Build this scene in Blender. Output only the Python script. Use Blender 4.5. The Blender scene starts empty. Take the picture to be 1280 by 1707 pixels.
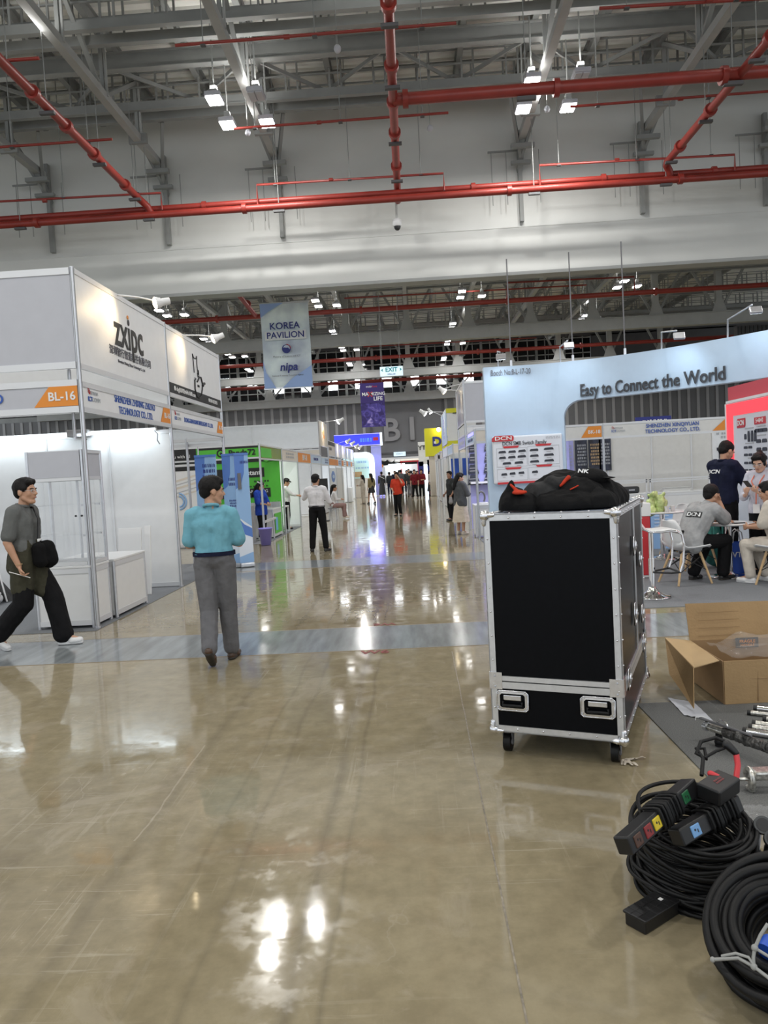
import bpy, bmesh, math, random
from mathutils import Vector, Matrix, noise
R = math.radians
V = Vector
C = bpy.context.scene.collection
SC = bpy.context.scene
rnd = random.Random(7)

# ------------------------------------------------------------------ camera
cam_d = bpy.data.cameras.new('camera')
cam = bpy.data.objects.new('camera', cam_d)
C.objects.link(cam)
cam_d.sensor_fit = 'HORIZONTAL'
cam_d.sensor_width = 36.0
cam_d.lens = 1250.0 / 1280.0 * 36.0
cam_d.clip_start, cam_d.clip_end = 0.05, 400
AX = ((0.9979028524, -0.0518377799, -0.0387652130),
      (0.0359228659, -0.0546825827, 0.9978573859),
      (-0.0538464936, -0.9971572892, -0.0527057457))
cam.matrix_world = Matrix(((AX[0][0], -AX[0][1], -AX[0][2], 0.0),
                           (AX[1][0], -AX[1][1], -AX[1][2], 0.0),
                           (AX[2][0], -AX[2][1], -AX[2][2], 1.62),
                           (0, 0, 0, 1)))
SC.camera = cam

# ------------------------------------------------------------------ world, light, exposure
W = bpy.data.worlds.new('world')
SC.world = W
W.use_nodes = True
bg = W.node_tree.nodes['Background']
bg.inputs['Color'].default_value = (0.88, 0.94, 1.0, 1)
bg.inputs['Strength'].default_value = 1.2
SC.view_settings.view_transform = 'Standard'
SC.view_settings.look = 'None'
SC.view_settings.gamma = 1.0
SC.view_settings.exposure = 0.0
SC.cycles.max_bounces = 6
SC.cycles.diffuse_bounces = 3
SC.cycles.glossy_bounces = 3
SC.cycles.transmission_bounces = 6
SC.cycles.transparent_max_bounces = 8
SC.cycles.caustics_reflective = False
SC.cycles.caustics_refractive = False
SC.cycles.sample_clamp_indirect = 4.0

def lamp(name, loc, power, size, rot=(0, 0, 0), color=(1, 1, 1), shape='DISK', spread=math.pi, size_y=None):
    d = bpy.data.lights.new(name, 'AREA')
    d.energy, d.size, d.shape, d.color, d.spread = power, size, shape, color, spread
    if size_y:
        d.shape = 'RECTANGLE'
        d.size_y = size_y
    o = bpy.data.objects.new(name, d)
    o.location, o.rotation_euler = loc, rot
    C.objects.link(o)
    return o

def spot(name, loc, target, power, angle=60, color=(1, 1, 1), blend=0.6, rad=0.05):
    d = bpy.data.lights.new(name, 'SPOT')
    d.energy, d.spot_size, d.spot_blend, d.color, d.shadow_soft_size = power, R(angle), blend, color, rad
    o = bpy.data.objects.new(name, d)
    o.location = loc
    o.rotation_euler = (V(target) - V(loc)).to_track_quat('-Z', 'Y').to_euler()
    C.objects.link(o)
    return o

# high-bay lamps: (x, y) of every lit fixture under the roof, z = 11
HIGHBAY = [(-4.36, 18.86), (-4.36, 20.2), (-3.32, 20.25), (3.46, 19.12), (3.46, 20.5), (4.66, 20.6)]
HIGHBAY_FAR = [(x, y) for y in (38.3, 40.0, 47.0, 49.0, 53.8, 56.0) for x in (-11.4, -10.4, -4.36, -3.32, 3.46, 4.6)]
for i, (x, y) in enumerate(HIGHBAY):
    lamp('highbay_glow', (x, y, 10.75), 120, 0.24, color=(1, 0.98, 0.94))
for x in (-11.8, -3.9, 3.6, 11.5):
    for y in (30.5, 39.0, 47.0, 53.2):
        lamp('highbay_glow', (x, y, 10.25), 210, 0.4, color=(1, 0.99, 0.96))
for x in (-11.0, -3.8, 4.0, 11.5):
    for y in (-6.0, 3.0, 10.5):
        lamp('highbay_glow', (x, y, 10.8), 210, 0.6, color=(1, 0.98, 0.95))

# added upward fill lights to brighten the roof deck, no fixtures behind them
for x, y in [(-4.36, 18.9), (-4.0, 20.3), (-3.3, 18.8), (3.46, 19.1), (4.0, 20.5), (4.64, 19.0), (-11, 19.5), (11.3, 19.5), (-7.6, 16), (0, 16), (7.6, 16)]:
    lamp('deck_fill', (x, y, 11.25), 24, 0.35, (math.pi, 0, 0), (1, 0.98, 0.94))
for x in (-11.8, -3.9, 3.6, 11.5):
    for y in (30.5, 39.0, 47.0):
        lamp('deck_fill', (x, y, 10.6), 22, 0.4, (math.pi, 0, 0), (1, 0.98, 0.95))

# ------------------------------------------------------------------ materials
def mat(name, col, rough=0.5, metal=0.0, vary=0.0, scale=8.0, bump=0.0, bscale=60.0, emit=None, trans=0.0, alpha=1.0, stretch=None, coat=0.0, spec=0.5):
    m = bpy.data.materials.new(name)
    m.use_nodes = True
    nt = m.node_tree
    b = nt.nodes['Principled BSDF']
    b.inputs['Base Color'].default_value = (*col, 1)
    b.inputs['Roughness'].default_value = rough
    b.inputs['Metallic'].default_value = metal
    b.inputs['Specular IOR Level'].default_value = spec
    b.inputs['Coat Weight'].default_value = coat
    if trans:
        b.inputs['Transmission Weight'].default_value = trans
    if alpha < 1:
        b.inputs['Alpha'].default_value = alpha
    if emit:
        b.inputs['Emission Color'].default_value = (*(emit[1] if len(emit) > 1 else col), 1)
        b.inputs['Emission Strength'].default_value = emit[0]
    if vary or bump:
        tc = nt.nodes.new('ShaderNodeTexCoord')
        mp = nt.nodes.new('ShaderNodeMapping')
        nt.links.new(tc.outputs['Object'], mp.inputs['Vector'])
        if stretch:
            mp.inputs['Scale'].default_value = stretch
    if vary:
        n = nt.nodes.new('ShaderNodeTexNoise')
        n.inputs['Scale'].default_value = scale
        n.inputs['Detail'].default_value = 5
        nt.links.new(mp.outputs['Vector'], n.inputs['Vector'])
        cr = nt.nodes.new('ShaderNodeValToRGB')
        cr.color_ramp.elements[0].position, cr.color_ramp.elements[1].position = 0.3, 0.7
        cr.color_ramp.elements[0].color = (*[max(0, c * (1 - vary)) for c in col], 1)
        cr.color_ramp.elements[1].color = (*[min(1, c * (1 + vary)) for c in col], 1)
        nt.links.new(n.outputs['Fac'], cr.inputs['Fac'])
        nt.links.new(cr.outputs['Color'], b.inputs['Base Color'])
    if bump:
        n2 = nt.nodes.new('ShaderNodeTexNoise')
        n2.inputs['Scale'].default_value = bscale
        n2.inputs['Detail'].default_value = 3
        nt.links.new(mp.outputs['Vector'], n2.inputs['Vector'])
        bp = nt.nodes.new('ShaderNodeBump')
        bp.inputs['Strength'].default_value = bump
        bp.inputs['Distance'].default_value = 0.02
        nt.links.new(n2.outputs['Fac'], bp.inputs['Height'])
        nt.links.new(bp.outputs['Normal'], b.inputs['Normal'])
    return m

M = {}
def mm(key, *a, **k):
    M[key] = mat(key, *a, **k)
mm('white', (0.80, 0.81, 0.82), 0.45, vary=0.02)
mm('offwhite', (0.72, 0.72, 0.70), 0.5, vary=0.03)
mm('laminate', (0.78, 0.79, 0.80), 0.28, vary=0.02)
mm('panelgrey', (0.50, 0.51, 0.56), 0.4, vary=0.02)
mm('alu', (0.62, 0.63, 0.66), 0.32, metal=0.85, vary=0.05, scale=20)
mm('aluwhite', (0.70, 0.71, 0.73), 0.35, metal=0.25)
mm('chrome', (0.82, 0.82, 0.84), 0.06, metal=1.0)
mm('steelgrey', (0.27, 0.28, 0.275), 0.6, vary=0.08, scale=2)
mm('steellight', (0.38, 0.39, 0.385), 0.55, vary=0.06, scale=2)
mm('red', (0.25, 0.028, 0.020), 0.42, vary=0.1, scale=3)
mm('redsign', (0.55, 0.03, 0.04), 0.4)
mm('black', (0.012, 0.012, 0.013), 0.5)
mm('rubber', (0.006, 0.006, 0.0065), 0.5, vary=0.3, scale=30, spec=0.28)
mm('casepanel', (0.003, 0.0035, 0.005), 0.27, vary=0.15, scale=40, bump=0.03, bscale=320, spec=0.10)
mm('dark', (0.03, 0.032, 0.035), 0.5)
mm('grey', (0.30, 0.30, 0.31), 0.6)
mm('midgrey', (0.16, 0.16, 0.17), 0.6)
mm('orange', (0.78, 0.27, 0.03), 0.5)
mm('blueink', (0.03, 0.10, 0.42), 0.5)
mm('navyink', (0.02, 0.03, 0.22), 0.5)
mm('inkgrey', (0.10, 0.10, 0.12), 0.5)
mm('green', (0.09, 0.50, 0.045), 0.5, vary=0.03)
mm('darkgreen', (0.05, 0.12, 0.02), 0.4)
mm('wood', (0.55, 0.38, 0.20), 0.5, vary=0.15, scale=6, stretch=(12, 12, 1))
mm('plasticwhite', (0.80, 0.80, 0.80), 0.3)
mm('lamp', (1, 1, 1), 0.5, emit=(26.0, (1, 0.98, 0.94)))
mm('lamp_warm', (1, 0.85, 0.6), 0.5, emit=(12.0, (1, 0.80, 0.50)))
mm('lamp_cool', (0.9, 0.97, 1), 0.5, emit=(9.0, (0.85, 0.95, 1)))
mm('tube', (1, 1, 1), 0.5, emit=(7.0, (0.80, 0.93, 1)))
mm('glass', (0.93, 0.97, 0.98), 0.02, trans=1.0, alpha=0.22)
mm('film', (0.86, 0.87, 0.88), 0.08, trans=0.4, alpha=0.20, bump=1.0, bscale=14)
mm('skin', (0.50, 0.28, 0.18), 0.5, vary=0.06, scale=12)
mm('skinlight', (0.62, 0.37, 0.26), 0.5, vary=0.05, scale=12)
mm('skindark', (0.36, 0.19, 0.12), 0.5, vary=0.06, scale=12)
mm('hair', (0.006, 0.005, 0.005), 0.6, bump=0.4, bscale=140, stretch=(1, 1, 0.2), spec=0.25)
mm('shoewhite', (0.72, 0.72, 0.72), 0.5, vary=0.06, scale=20)
mm('blue', (0.02, 0.09, 0.50), 0.45)
mm('skyblue', (0.16, 0.42, 0.80), 0.45)

def cloth(key, col, vary=0.10, bump=0.55):
    mm(key, col, 0.85, vary=vary, scale=14, bump=bump, bscale=16, spec=0.2)

# ------------------------------------------------------------------ mesh building
def frame(o=(0, 0, 0), x=(1, 0, 0), y=(0, 1, 0)):
    x = V(x).normalized(); y = V(y); z = x.cross(y).normalized(); y = z.cross(x)
    m = Matrix((x, y, z)).transposed().to_4x4()
    m.translation = V(o)
    return m

def rotz(a, o=(0, 0, 0)):
    m = Matrix.Rotation(a, 4, 'Z')
    m.translation = V(o)
    return m

class MB:
    """collects faces into one mesh"""
    def __init__(s, tf=None):
        s.v, s.f, s.m, s.sm, s.tf = [], [], [], [], tf
        s.mats = []
    def mi(s, m):
        m = M[m] if isinstance(m, str) else m
        if m not in s.mats:
            s.mats.append(m)
        return s.mats.index(m)
    def add(s, vs, fs, m=None, smooth=False, tf=None):
        b = len(s.v)
        k = s.mi(m) if m is not None else 0
        for p in vs:
            p = V(p)
            if tf is not None: p = tf @ p
            if s.tf is not None: p = s.tf @ p
            s.v.append(p)
        for f in fs:
            s.f.append([b + i for i in f]); s.m.append(k); s.sm.append(smooth)
        return s
    def box(s, x0, x1, y0, y1, z0, z1, m=None, tf=None):
        vs = [(x, y, z) for z in (z0, z1) for y in (y0, y1) for x in (x0, x1)]
        return s.add(vs, [(0, 2, 3, 1), (4, 5, 7, 6), (0, 1, 5, 4), (2, 6, 7, 3), (0, 4, 6, 2), (1, 3, 7, 5)], m, tf=tf)
    def bbox(s, x0, x1, y0, y1, z0, z1, r=0.01, m=None, tf=None):
        """box with all edges chamfered"""
        r = min(r, (x1 - x0) * .49, (y1 - y0) * .49, (z1 - z0) * .49)
        bm = bmesh.new()
        bmesh.ops.create_cube(bm, size=1)
        for v in bm.verts:
            v.co = V(((x0 + x1) / 2 + v.co.x * (x1 - x0), (y0 + y1) / 2 + v.co.y * (y1 - y0), (z0 + z1) / 2 + v.co.z * (z1 - z0)))
        bmesh.ops.bevel(bm, geom=bm.edges[:], offset=r, segments=2, profile=0.5, affect='EDGES')
        s.addbm(bm, m, tf=tf)
        return s
    def addbm(s, bm, m=None, smooth=False, tf=None):
        bm.verts.index_update()
        s.add([v.co.copy() for v in bm.verts], [[v.index for v in f.verts] for f in bm.faces], m, smooth, tf)
        bm.free()
    def beam(s, a, b, w, h, m=None, up=(0, 0, 1), tf=None):
        a, b = V(a), V(b)
        d = b - a; L = d.length
        if L < 1e-6: return s
        d.normalize(); up = V(up)
        if abs(d.dot(up)) > .99: up = V((0, 1, 0))
        sx = d.cross(up).normalized(); sz = sx.cross(d)
        vs = [p + sx * (i * w / 2) + sz * (j * h / 2) for p in (a, b) for j in (-1, 1) for i in (-1, 1)]
        return s.add(vs, [(0, 1, 3, 2), (4, 6, 7, 5), (0, 4, 5, 1), (2, 3, 7, 6), (0, 2, 6, 4), (1, 5, 7, 3)], m, tf=tf)
    def cyl(s, a, b, r0, r1=None, m=None, n=12, cap=True, tf=None):
        a, b = V(a), V(b)
        r1 = r0 if r1 is None else r1
        d = (b - a).normalized()
        u = d.orthogonal().normalized(); w = d.cross(u)
        vs = []
        for p, r in ((a, r0), (b, r1)):
            for i in range(n):
                t = 2 * math.pi * i / n
                vs.append(p + (u * math.cos(t) + w * math.sin(t)) * r)
        s.add(vs, [(i, (i + 1) % n, n + (i + 1) % n, n + i) for i in range(n)], m, True, tf)
        if cap:
            s.add(vs[:n], [tuple(reversed(range(n)))], m, False, tf)
            s.add(vs[n:], [tuple(range(n))], m, False, tf)
        return s
    def tube(s, pts, r, m=None, n=8, closed=False, tf=None):
        pts = [V(p) for p in pts]
        N = len(pts)
        if N < 2: return s
        vs = []
        pn = None
        for i, p in enumerate(pts):
            if closed:
                d = pts[(i + 1) % N] - pts[i - 1]
            else:
                d = pts[min(i + 1, N - 1)] - pts[max(i - 1, 0)]
            d.normalize()
            if pn is None:
                pn = d.orthogonal().normalized()
            pn = (pn - d * pn.dot(d))
            if pn.length < 1e-5: pn = d.orthogonal()
            pn.normalize()
            w = d.cross(pn)
            rr = r[i] if isinstance(r, (list, tuple)) else r
            for k in range(n):
                t = 2 * math.pi * k / n
                vs.append(p + (pn * math.cos(t) + w * math.sin(t)) * rr)
        fs = []
        for i in range(N if closed else N - 1):
            j = (i + 1) % N
            for k in range(n):
                fs.append((i * n + k, i * n + (k + 1) % n, j * n + (k + 1) % n, j * n + k))
        s.add(vs, fs, m, True, tf)
        if not closed:
            s.add(vs[:n], [tuple(reversed(range(n)))], m, False, tf)
            s.add(vs[-n:], [tuple(range(n))], m, False, tf)
        return s
    def lathe(s, prof, m=None, n=24, c=(0, 0, 0), tf=None):
        c = V(c)
        vs, fs = [], []
        for r, z in prof:
            for i in range(n):
                t = 2 * math.pi * i / n
                vs.append(c + V((r * math.cos(t), r * math.sin(t), z)))
        for j in range(len(prof) - 1):
            for i in range(n):
                fs.append((j * n + i, j * n + (i + 1) % n, (j + 1) * n + (i + 1) % n, (j + 1) * n + i))
        return s.add(vs, fs, m, True, tf)
    def ell(s, c, r, m=None, n=16, k=10, tf=None, rot=None):
        c = V(c)
        r = (r, r, r) if isinstance(r, (int, float)) else r
        vs = [V((0, 0, -r[2]))]
        for j in range(1, k):
            ph = -math.pi / 2 + math.pi * j / k
            for i in range(n):
                t = 2 * math.pi * i / n
                vs.append(V((r[0] * math.cos(ph) * math.cos(t), r[1] * math.cos(ph) * math.sin(t), r[2] * math.sin(ph))))
        vs.append(V((0, 0, r[2])))
        if rot is not None: vs = [rot @ p for p in vs]
        vs = [c + p for p in vs]
        fs = [(0, 1 + (i + 1) % n, 1 + i) for i in range(n)]
        for j in range(k - 2):
            for i in range(n):
                a = 1 + j * n + i; b = 1 + j * n + (i + 1) % n
                fs.append((a, b, b + n, a + n))
        t = len(vs) - 1; o = 1 + (k - 2) * n
        fs += [(t, o + i, o + (i + 1) % n) for i in range(n)]
        return s.add(vs, fs, m, True, tf)
    def rcone(s, a, b, r0, r1, m=None, n=12, tf=None):
        """sphere-swept cone: a limb"""
        a, b = V(a), V(b)
        d = b - a; L = d.length
        if L < 1e-5: return s.ell(a, max(r0, r1), m, n, 8, tf)
        d.normalize(); u = d.orthogonal().normalized(); w = d.cross(u)
        rings = []
        K = 5
        for j in range(1, K + 1):
            ph = -math.pi / 2 + (math.pi / 2) * j / K
            rings.append((a + d * (r0 * math.sin(ph)), r0 * math.cos(ph)))
        for j in range(0, K):
            ph = (math.pi / 2) * j / K
            rings.append((b + d * (r1 * math.sin(ph)), r1 * math.cos(ph)))
        vs = [a - d * r0]
        for p, r in rings:
            for i in range(n):
                t = 2 * math.pi * i / n
                vs.append(p + (u * math.cos(t) + w * math.sin(t)) * r)
        vs.append(b + d * r1)
        fs = [(0, 1 + (i + 1) % n, 1 + i) for i in range(n)]
        for j in range(len(rings) - 1):
            for i in range(n):
                p = 1 + j * n + i; q = 1 + j * n + (i + 1) % n
                fs.append((p, q, q + n, p + n))
        t = len(vs) - 1; o = 1 + (len(rings) - 1) * n
        fs += [(t, o + i, o + (i + 1) % n) for i in range(n)]
        return s.add(vs, fs, m, True, tf)
    def prism(s, poly, h, m=None, tf=None, side=None):
        """polygon in local xy extruded by h in z (both caps)"""
        n = len(poly)
        vs = [(p[0], p[1], 0) for p in poly] + [(p[0], p[1], h) for p in poly]
        s.add(vs, [tuple(reversed(range(n))), tuple(range(n, 2 * n))], m, False, tf)
        s.add(vs, [(i, (i + 1) % n, n + (i + 1) % n, n + i) for i in range(n)], side or m, False, tf)
        return s
    def grid(s, fn, nu, nv, m=None, smooth=True, tf=None, closed=False):
        vs = [fn(i / nu, j / nv) for j in range(nv + 1) for i in range(nu + 1)]
        fs = [(j * (nu + 1) + i, j * (nu + 1) + i + 1, (j + 1) * (nu + 1) + i + 1, (j + 1) * (nu + 1) + i) for j in range(nv) for i in range(nu)]
        return s.add(vs, fs, m, smooth, tf)
    def mesh(s, name, m=None):
        me = bpy.data.meshes.new(name)
        me.from_pydata([tuple(p) for p in s.v], [], s.f)
        mats = s.mats or [M[m] if isinstance(m, str) else (m or M['grey'])]
        for x in mats: me.materials.append(x)
        me.polygons.foreach_set('material_index', s.m)
        me.polygons.foreach_set('use_smooth', s.sm)
        me.update()
        return me
    def build(s, name, m=None, parent=None, label=None, local=False):
        """link as ONE mesh object; a child is built in world space and re-expressed under its parent"""
        me = s.mesh(name, m)
        o = bpy.data.objects.new(name, me)
        C.objects.link(o)
        if parent is not None:
            o.parent = parent
            if not local:
                o.matrix_parent_inverse = wm(parent).inverted()
        if label: o['label'] = label
        return o

def wm(o):
    m = o.matrix_basis.copy()
    if o.parent is not None:
        m = wm(o.parent) @ o.matrix_parent_inverse @ m
    return m

def tag(o, label, cat, group=None, kind=None):
    o['label'] = label
    o['category'] = cat
    if group: o['group'] = group
    if kind: o['kind'] = kind
    return o

def thing(name, label, cat, loc=(0, 0, 0), rz=0.0, group=None, kind=None):
    o = bpy.data.objects.new(name, None)
    o.empty_display_size = 0.1
    o.location = loc
    o.rotation_euler = (0, 0, rz)
    C.objects.link(o)
    return tag(o, label, cat, group, kind)

def struct(o):
    o['kind'] = 'structure'
    return o

def dup(root, loc=None, rz=None, label=None, group=None):
    """copy a thing with its parts and sub-parts"""
    r = root.copy(); C.objects.link(r)
    if loc is not None: r.location = loc
    if rz is not None: r.rotation_euler = (0, 0, rz)
    if label: r['label'] = label
    if group: r['group'] = group
    for ch in list(root.children):
        c = ch.copy(); C.objects.link(c); c.parent = r
        for g in list(ch.children):
            d = g.copy(); C.objects.link(d); d.parent = c
    return r

# ---- text as real geometry: letters stand on a local frame (x = reading direction, y = up)
_tc = {}
def text_poly(body, size, bold=0.0, align='CENTER', depth=0.004, shear=0.0, xs=1.0, space=1.0):
    key = (body, size, bold, align, depth, shear, xs, space)
    if key in _tc: return _tc[key]
    cu = bpy.data.curves.new('t', 'FONT')
    cu.body, cu.size, cu.align_x, cu.align_y = body, size, align, 'CENTER'
    cu.offset, cu.extrude, cu.shear, cu.resolution_u = bold * size, depth / 2, shear, 3
    cu.space_character = space
    ob = bpy.data.objects.new('t', cu)
    me = bpy.data.meshes.new_from_object(ob)
    vs = [V((v.co.x * xs, v.co.y, v.co.z)) for v in me.vertices]
    fs = [tuple(p.vertices) for p in me.polygons]
    bpy.data.objects.remove(ob); bpy.data.curves.remove(cu); bpy.data.meshes.remove(me)
    _tc[key] = (vs, fs)
    return vs, fs

def put_text(mb, body, tf, size, m, **k):
    vs, fs = text_poly(body, size, **k)
    mb.add(vs, fs, m, tf=tf)

def letter(parent, body, tf, size, m, name='lettering', label=None, **k):
    mb = MB()
    put_text(mb, body, tf, size, m, **k)
    return mb.build(name, m, parent, label)

# frames for writing: facing the camera (-Y), facing the aisle from the left (+X) and from the right (-X)
def face_y(x, y, z): return frame((x, y, z), (1, 0, 0), (0, 0, 1))
def face_px(x, y, z): return frame((x, y, z), (0, 1, 0), (0, 0, 1))
def face_nx(x, y, z): return frame((x, y, z), (0, -1, 0), (0, 0, 1))

def bars(parent, tf, w, h, rows, m, seed=1, name='small_print'):
    """rows of small print too fine to read: word-length strokes in the frame tf, centred"""
    rg = random.Random(seed); mb = MB()
    for r in range(rows):
        y = h * (.5 - (r + .5) / rows); x = -w / 2 * rg.uniform(.75, 1); t = h / rows * .32
        while x < w / 2:
            L = rg.uniform(.06, .2) * w; x1 = min(x + L, w / 2)
            n = max(2, int((x1 - x) / (t * 1.5)))
            for k in range(n):
                q0, q1 = x + (x1 - x) * k / n, x + (x1 - x) * (k + .72) / n
                mb.add([(q0, y - t, .004), (q1, y - t, .004), (q1, y + t * rg.choice((.6, 1, 1)), .004), (q0, y + t, .004)], [(0, 1, 2, 3)], m, tf=tf)
            x = x1 + .05 * w
    return mb.build(name, m, parent)

ORD = ['first', 'second', 'third', 'fourth', 'fifth', 'sixth', 'seventh', 'eighth', 'ninth', 'tenth', 'eleventh', 'twelfth', 'thirteenth', 'fourteenth', 'fifteenth', 'sixteenth', 'seventeenth', 'eighteenth', 'nineteenth', 'twentieth']

# voxel union of overlapping closed shapes -> one continuous surface
_tmp = bpy.data.scenes.new('tmp')
def union(mb, vox, m, smooth=2, disp=0.0, dscale=6.0, seed=0.0, adapt=0.0, ridge=False):
    me = mb.mesh('u', m)
    ob = bpy.data.objects.new('u', me)
    _tmp.collection.objects.link(ob)
    md = ob.modifiers.new('r', 'REMESH')
    md.mode, md.voxel_size, md.use_smooth_shade, md.adaptivity = 'VOXEL', vox, True, adapt
    if smooth:
        sm = ob.modifiers.new('s', 'SMOOTH')
        sm.factor, sm.iterations = 0.5, smooth
    with bpy.context.temp_override(scene=_tmp, view_layer=_tmp.view_layers[0]):
        dg = bpy.context.evaluated_depsgraph_get()
        dg.update()
    ev = ob.evaluated_get(dg)
    out = bpy.data.meshes.new_from_object(ev, depsgraph=dg)
    bpy.data.objects.remove(ob); bpy.data.meshes.remove(me)
    if disp:
        nv = [v.normal.copy() for v in out.vertices]
        for v, nn in zip(out.vertices, nv):
            p = V((v.co.x * dscale * 1.4, v.co.y * dscale * 1.4, v.co.z * dscale * 0.8 + seed))
            v.co += nn * disp * ((noise.noise(p) + 0.5 * noise.noise(p * 2.3)) if not ridge else (0.9 - 2.6 * abs(noise.noise(p)) - 1.1 * abs(noise.noise(p * 2.1 + V((3, 1, 2))))))
    out.materials.clear()
    out.materials.append(M[m] if isinstance(m, str) else m)
    for p in out.polygons: p.use_smooth = True
    return out

def link(name, me, parent=None, label=None):
    o = bpy.data.objects.new(name, me)
    C.objects.link(o)
    if parent is not None: o.parent = parent
    if label: o['label'] = label
    return o

# ================================================================== THE HALL
def floor_mat():
    m = bpy.data.materials.new('polished_concrete'); m.use_nodes = True
    nt = m.node_tree; b = nt.nodes['Principled BSDF']; L = nt.links.new
    tc = nt.nodes.new('ShaderNodeTexCoord')
    def nz(scale, detail=5, rough=0.55, sc=(1, 1, 1), dist=0.0):
        mp = nt.nodes.new('ShaderNodeMapping'); mp.inputs['Scale'].default_value = sc
        L(tc.outputs['Object'], mp.inputs['Vector'])
        n = nt.nodes.new('ShaderNodeTexNoise')
        n.inputs['Scale'].default_value, n.inputs['Detail'].default_value, n.inputs['Roughness'].default_value = scale, detail, rough
        n.inputs['Distortion'].default_value = dist
        L(mp.outputs['Vector'], n.inputs['Vector'])
        return n.outputs['Fac']
    def ramp(f, *st):
        r = nt.nodes.new('ShaderNodeValToRGB')
        e = r.color_ramp.elements
        while len(e) < len(st): e.new(0.5)
        for k, (p, c) in enumerate(st):
            e[k].position = p; e[k].color = (*c, 1) if len(c) == 3 else c
        L(f, r.inputs['Fac'])
        return r.outputs['Color']
    def mix(a, c, f, mode='MIX'):
        x = nt.nodes.new('ShaderNodeMix'); x.data_type = 'RGBA'; x.blend_type = mode
        for s, val in ((6, a), (7, c)):
            if isinstance(val, tuple): x.inputs[s].default_value = (*val, 1)
            else: L(val, x.inputs[s])
        if isinstance(f, float): x.inputs[0].default_value = f
        else: L(f, x.inputs[0])
        return x.outputs[2]
    base = ramp(nz(0.55, 6, 0.6, dist=0.4), (0.28, (0.232, 0.192, 0.120)), (0.52, (0.282, 0.240, 0.156)), (0.75, (0.345, 0.300, 0.208)))
    fine = ramp(nz(9, 6, 0.65), (0.35, (0.80, 0.79, 0.77)), (0.65, (1.08, 1.08, 1.07)))
    c = mix(base, fine, 0.75, 'MULTIPLY')
    # worn tyre tracks along the aisle
    tr = ramp(nz(1.3, 2, 0.5, (1.0, 0.05, 1)), (0.56, (1, 1, 1)), (0.70, (0.80, 0.79, 0.76)))
    c = mix(c, tr, 0.7, 'MULTIPLY')
    def math_(op, *v):
        n = nt.nodes.new('ShaderNodeMath'); n.operation = op
        for k, q in enumerate(v):
            if isinstance(q, (int, float)): n.inputs[k].default_value = q
            else: L(q, n.inputs[k])
        return n.outputs[0]
    sx = nt.nodes.new('ShaderNodeSeparateXYZ'); L(tc.outputs['Object'], sx.inputs[0])
    wob = nz(0.8, 2, sc=(1, 1, 1))
    # dark wheel tracks down the aisle
    for x0, w_, dep in ((-0.47, .045, .20), (-0.36, .02, .14), (-0.80, .025, .12), (-1.32, .05, .13), (-0.98, .02, .10), (0.95, .03, .10)):
        d_ = math_('ABSOLUTE', math_('SUBTRACT', math_('ADD', sx.outputs[0], math_('MULTIPLY', wob, .10)), x0 + .05))
        f_ = math_('MULTIPLY', math_('MULTIPLY', math_('SUBTRACT', 1.0, math_('SMOOTH_MIN', math_('DIVIDE', d_, w_), 1.0, .3)), nz(2.0, 5, .7, (3, .4, 1))), dep * 4)
        f_ = math_('MAXIMUM', f_, 0.0)
        c = mix(c, (0.10, 0.085, 0.062), f_)
    # pale scuffs and hairline cracks
    for sc_, th, col, am in (((26, .9, 1), .58, (.40, .36, .27), .45), ((1.4, 34, 1), .59, (.44, .40, .31), .50), ((9, 9, 1), .61, (.42, .38, .29), .40)):
        sm_ = ramp(nz(1.0, 6, .7, sc_, .3), (th, (0, 0, 0)), (th + .05, (1, 1, 1)))
        gt = ramp(nz(.9, 4, .6), (.47, (0, 0, 0)), (.62, (am, am, am)))
        c = mix(c, col, mix((0, 0, 0), sm_, gt))
    blot = ramp(nz(1.7, 7, .65, dist=.8), (.56, (0, 0, 0)), (.62, (.42, .42, .42)))
    c = mix(c, (.36, .315, .235), blot)
    vo = nt.nodes.new('ShaderNodeTexVoronoi'); vo.feature = 'DISTANCE_TO_EDGE'; vo.inputs['Scale'].default_value = 0.9
    mp = nt.nodes.new('ShaderNodeMapping'); L(tc.outputs['Object'], mp.inputs['Vector'])
    wn = nt.nodes.new('ShaderNodeTexNoise'); wn.inputs['Scale'].default_value = 1.6; wn.inputs['Detail'].default_value = 6; L(mp.outputs['Vector'], wn.inputs['Vector'])
    ad = nt.nodes.new('ShaderNodeMixRGB'); ad.blend_type = 'ADD'; ad.inputs[0].default_value = 0.7
    L(mp.outputs['Vector'], ad.inputs[1]); L(wn.outputs['Color'], ad.inputs[2]); L(ad.outputs[0], vo.inputs['Vector'])
    cr = ramp(vo.outputs['Distance'], (0.0, (1, 1, 1)), (0.0042, (0, 0, 0)))
    gate = ramp(nz(0.7, 3), (0.53, (0, 0, 0)), (0.62, (.55, .55, .55)))
    c = mix(c, (0.37, 0.33, 0.255), mix((0, 0, 0), cr, gate))
    # one long pale gouge left of the tracks
    gx = math_('ABSOLUTE', math_('SUBTRACT', math_('ADD', sx.outputs[0], math_('MULTIPLY', nz(1.5, 3), .10)), -1.30))
    gy = math_('MULTIPLY', math_('GREATER_THAN', sx.outputs[1], 3.3), math_('LESS_THAN', sx.outputs[1], 4.5))
    c = mix(c, (.46, .41, .32), math_('MULTIPLY', math_('MULTIPLY', math_('LESS_THAN', gx, .005), gy), math_('MULTIPLY', nz(9, 4, .7), .7)))
    dk = ramp(nz(2.2, 8, 0.7, dist=1.0), (0.66, (0, 0, 0)), (0.74, (.28, .28, .28)))
    c = mix(c, (0.17, 0.14, 0.10), dk)
    L(c, b.inputs['Base Color'])
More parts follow.
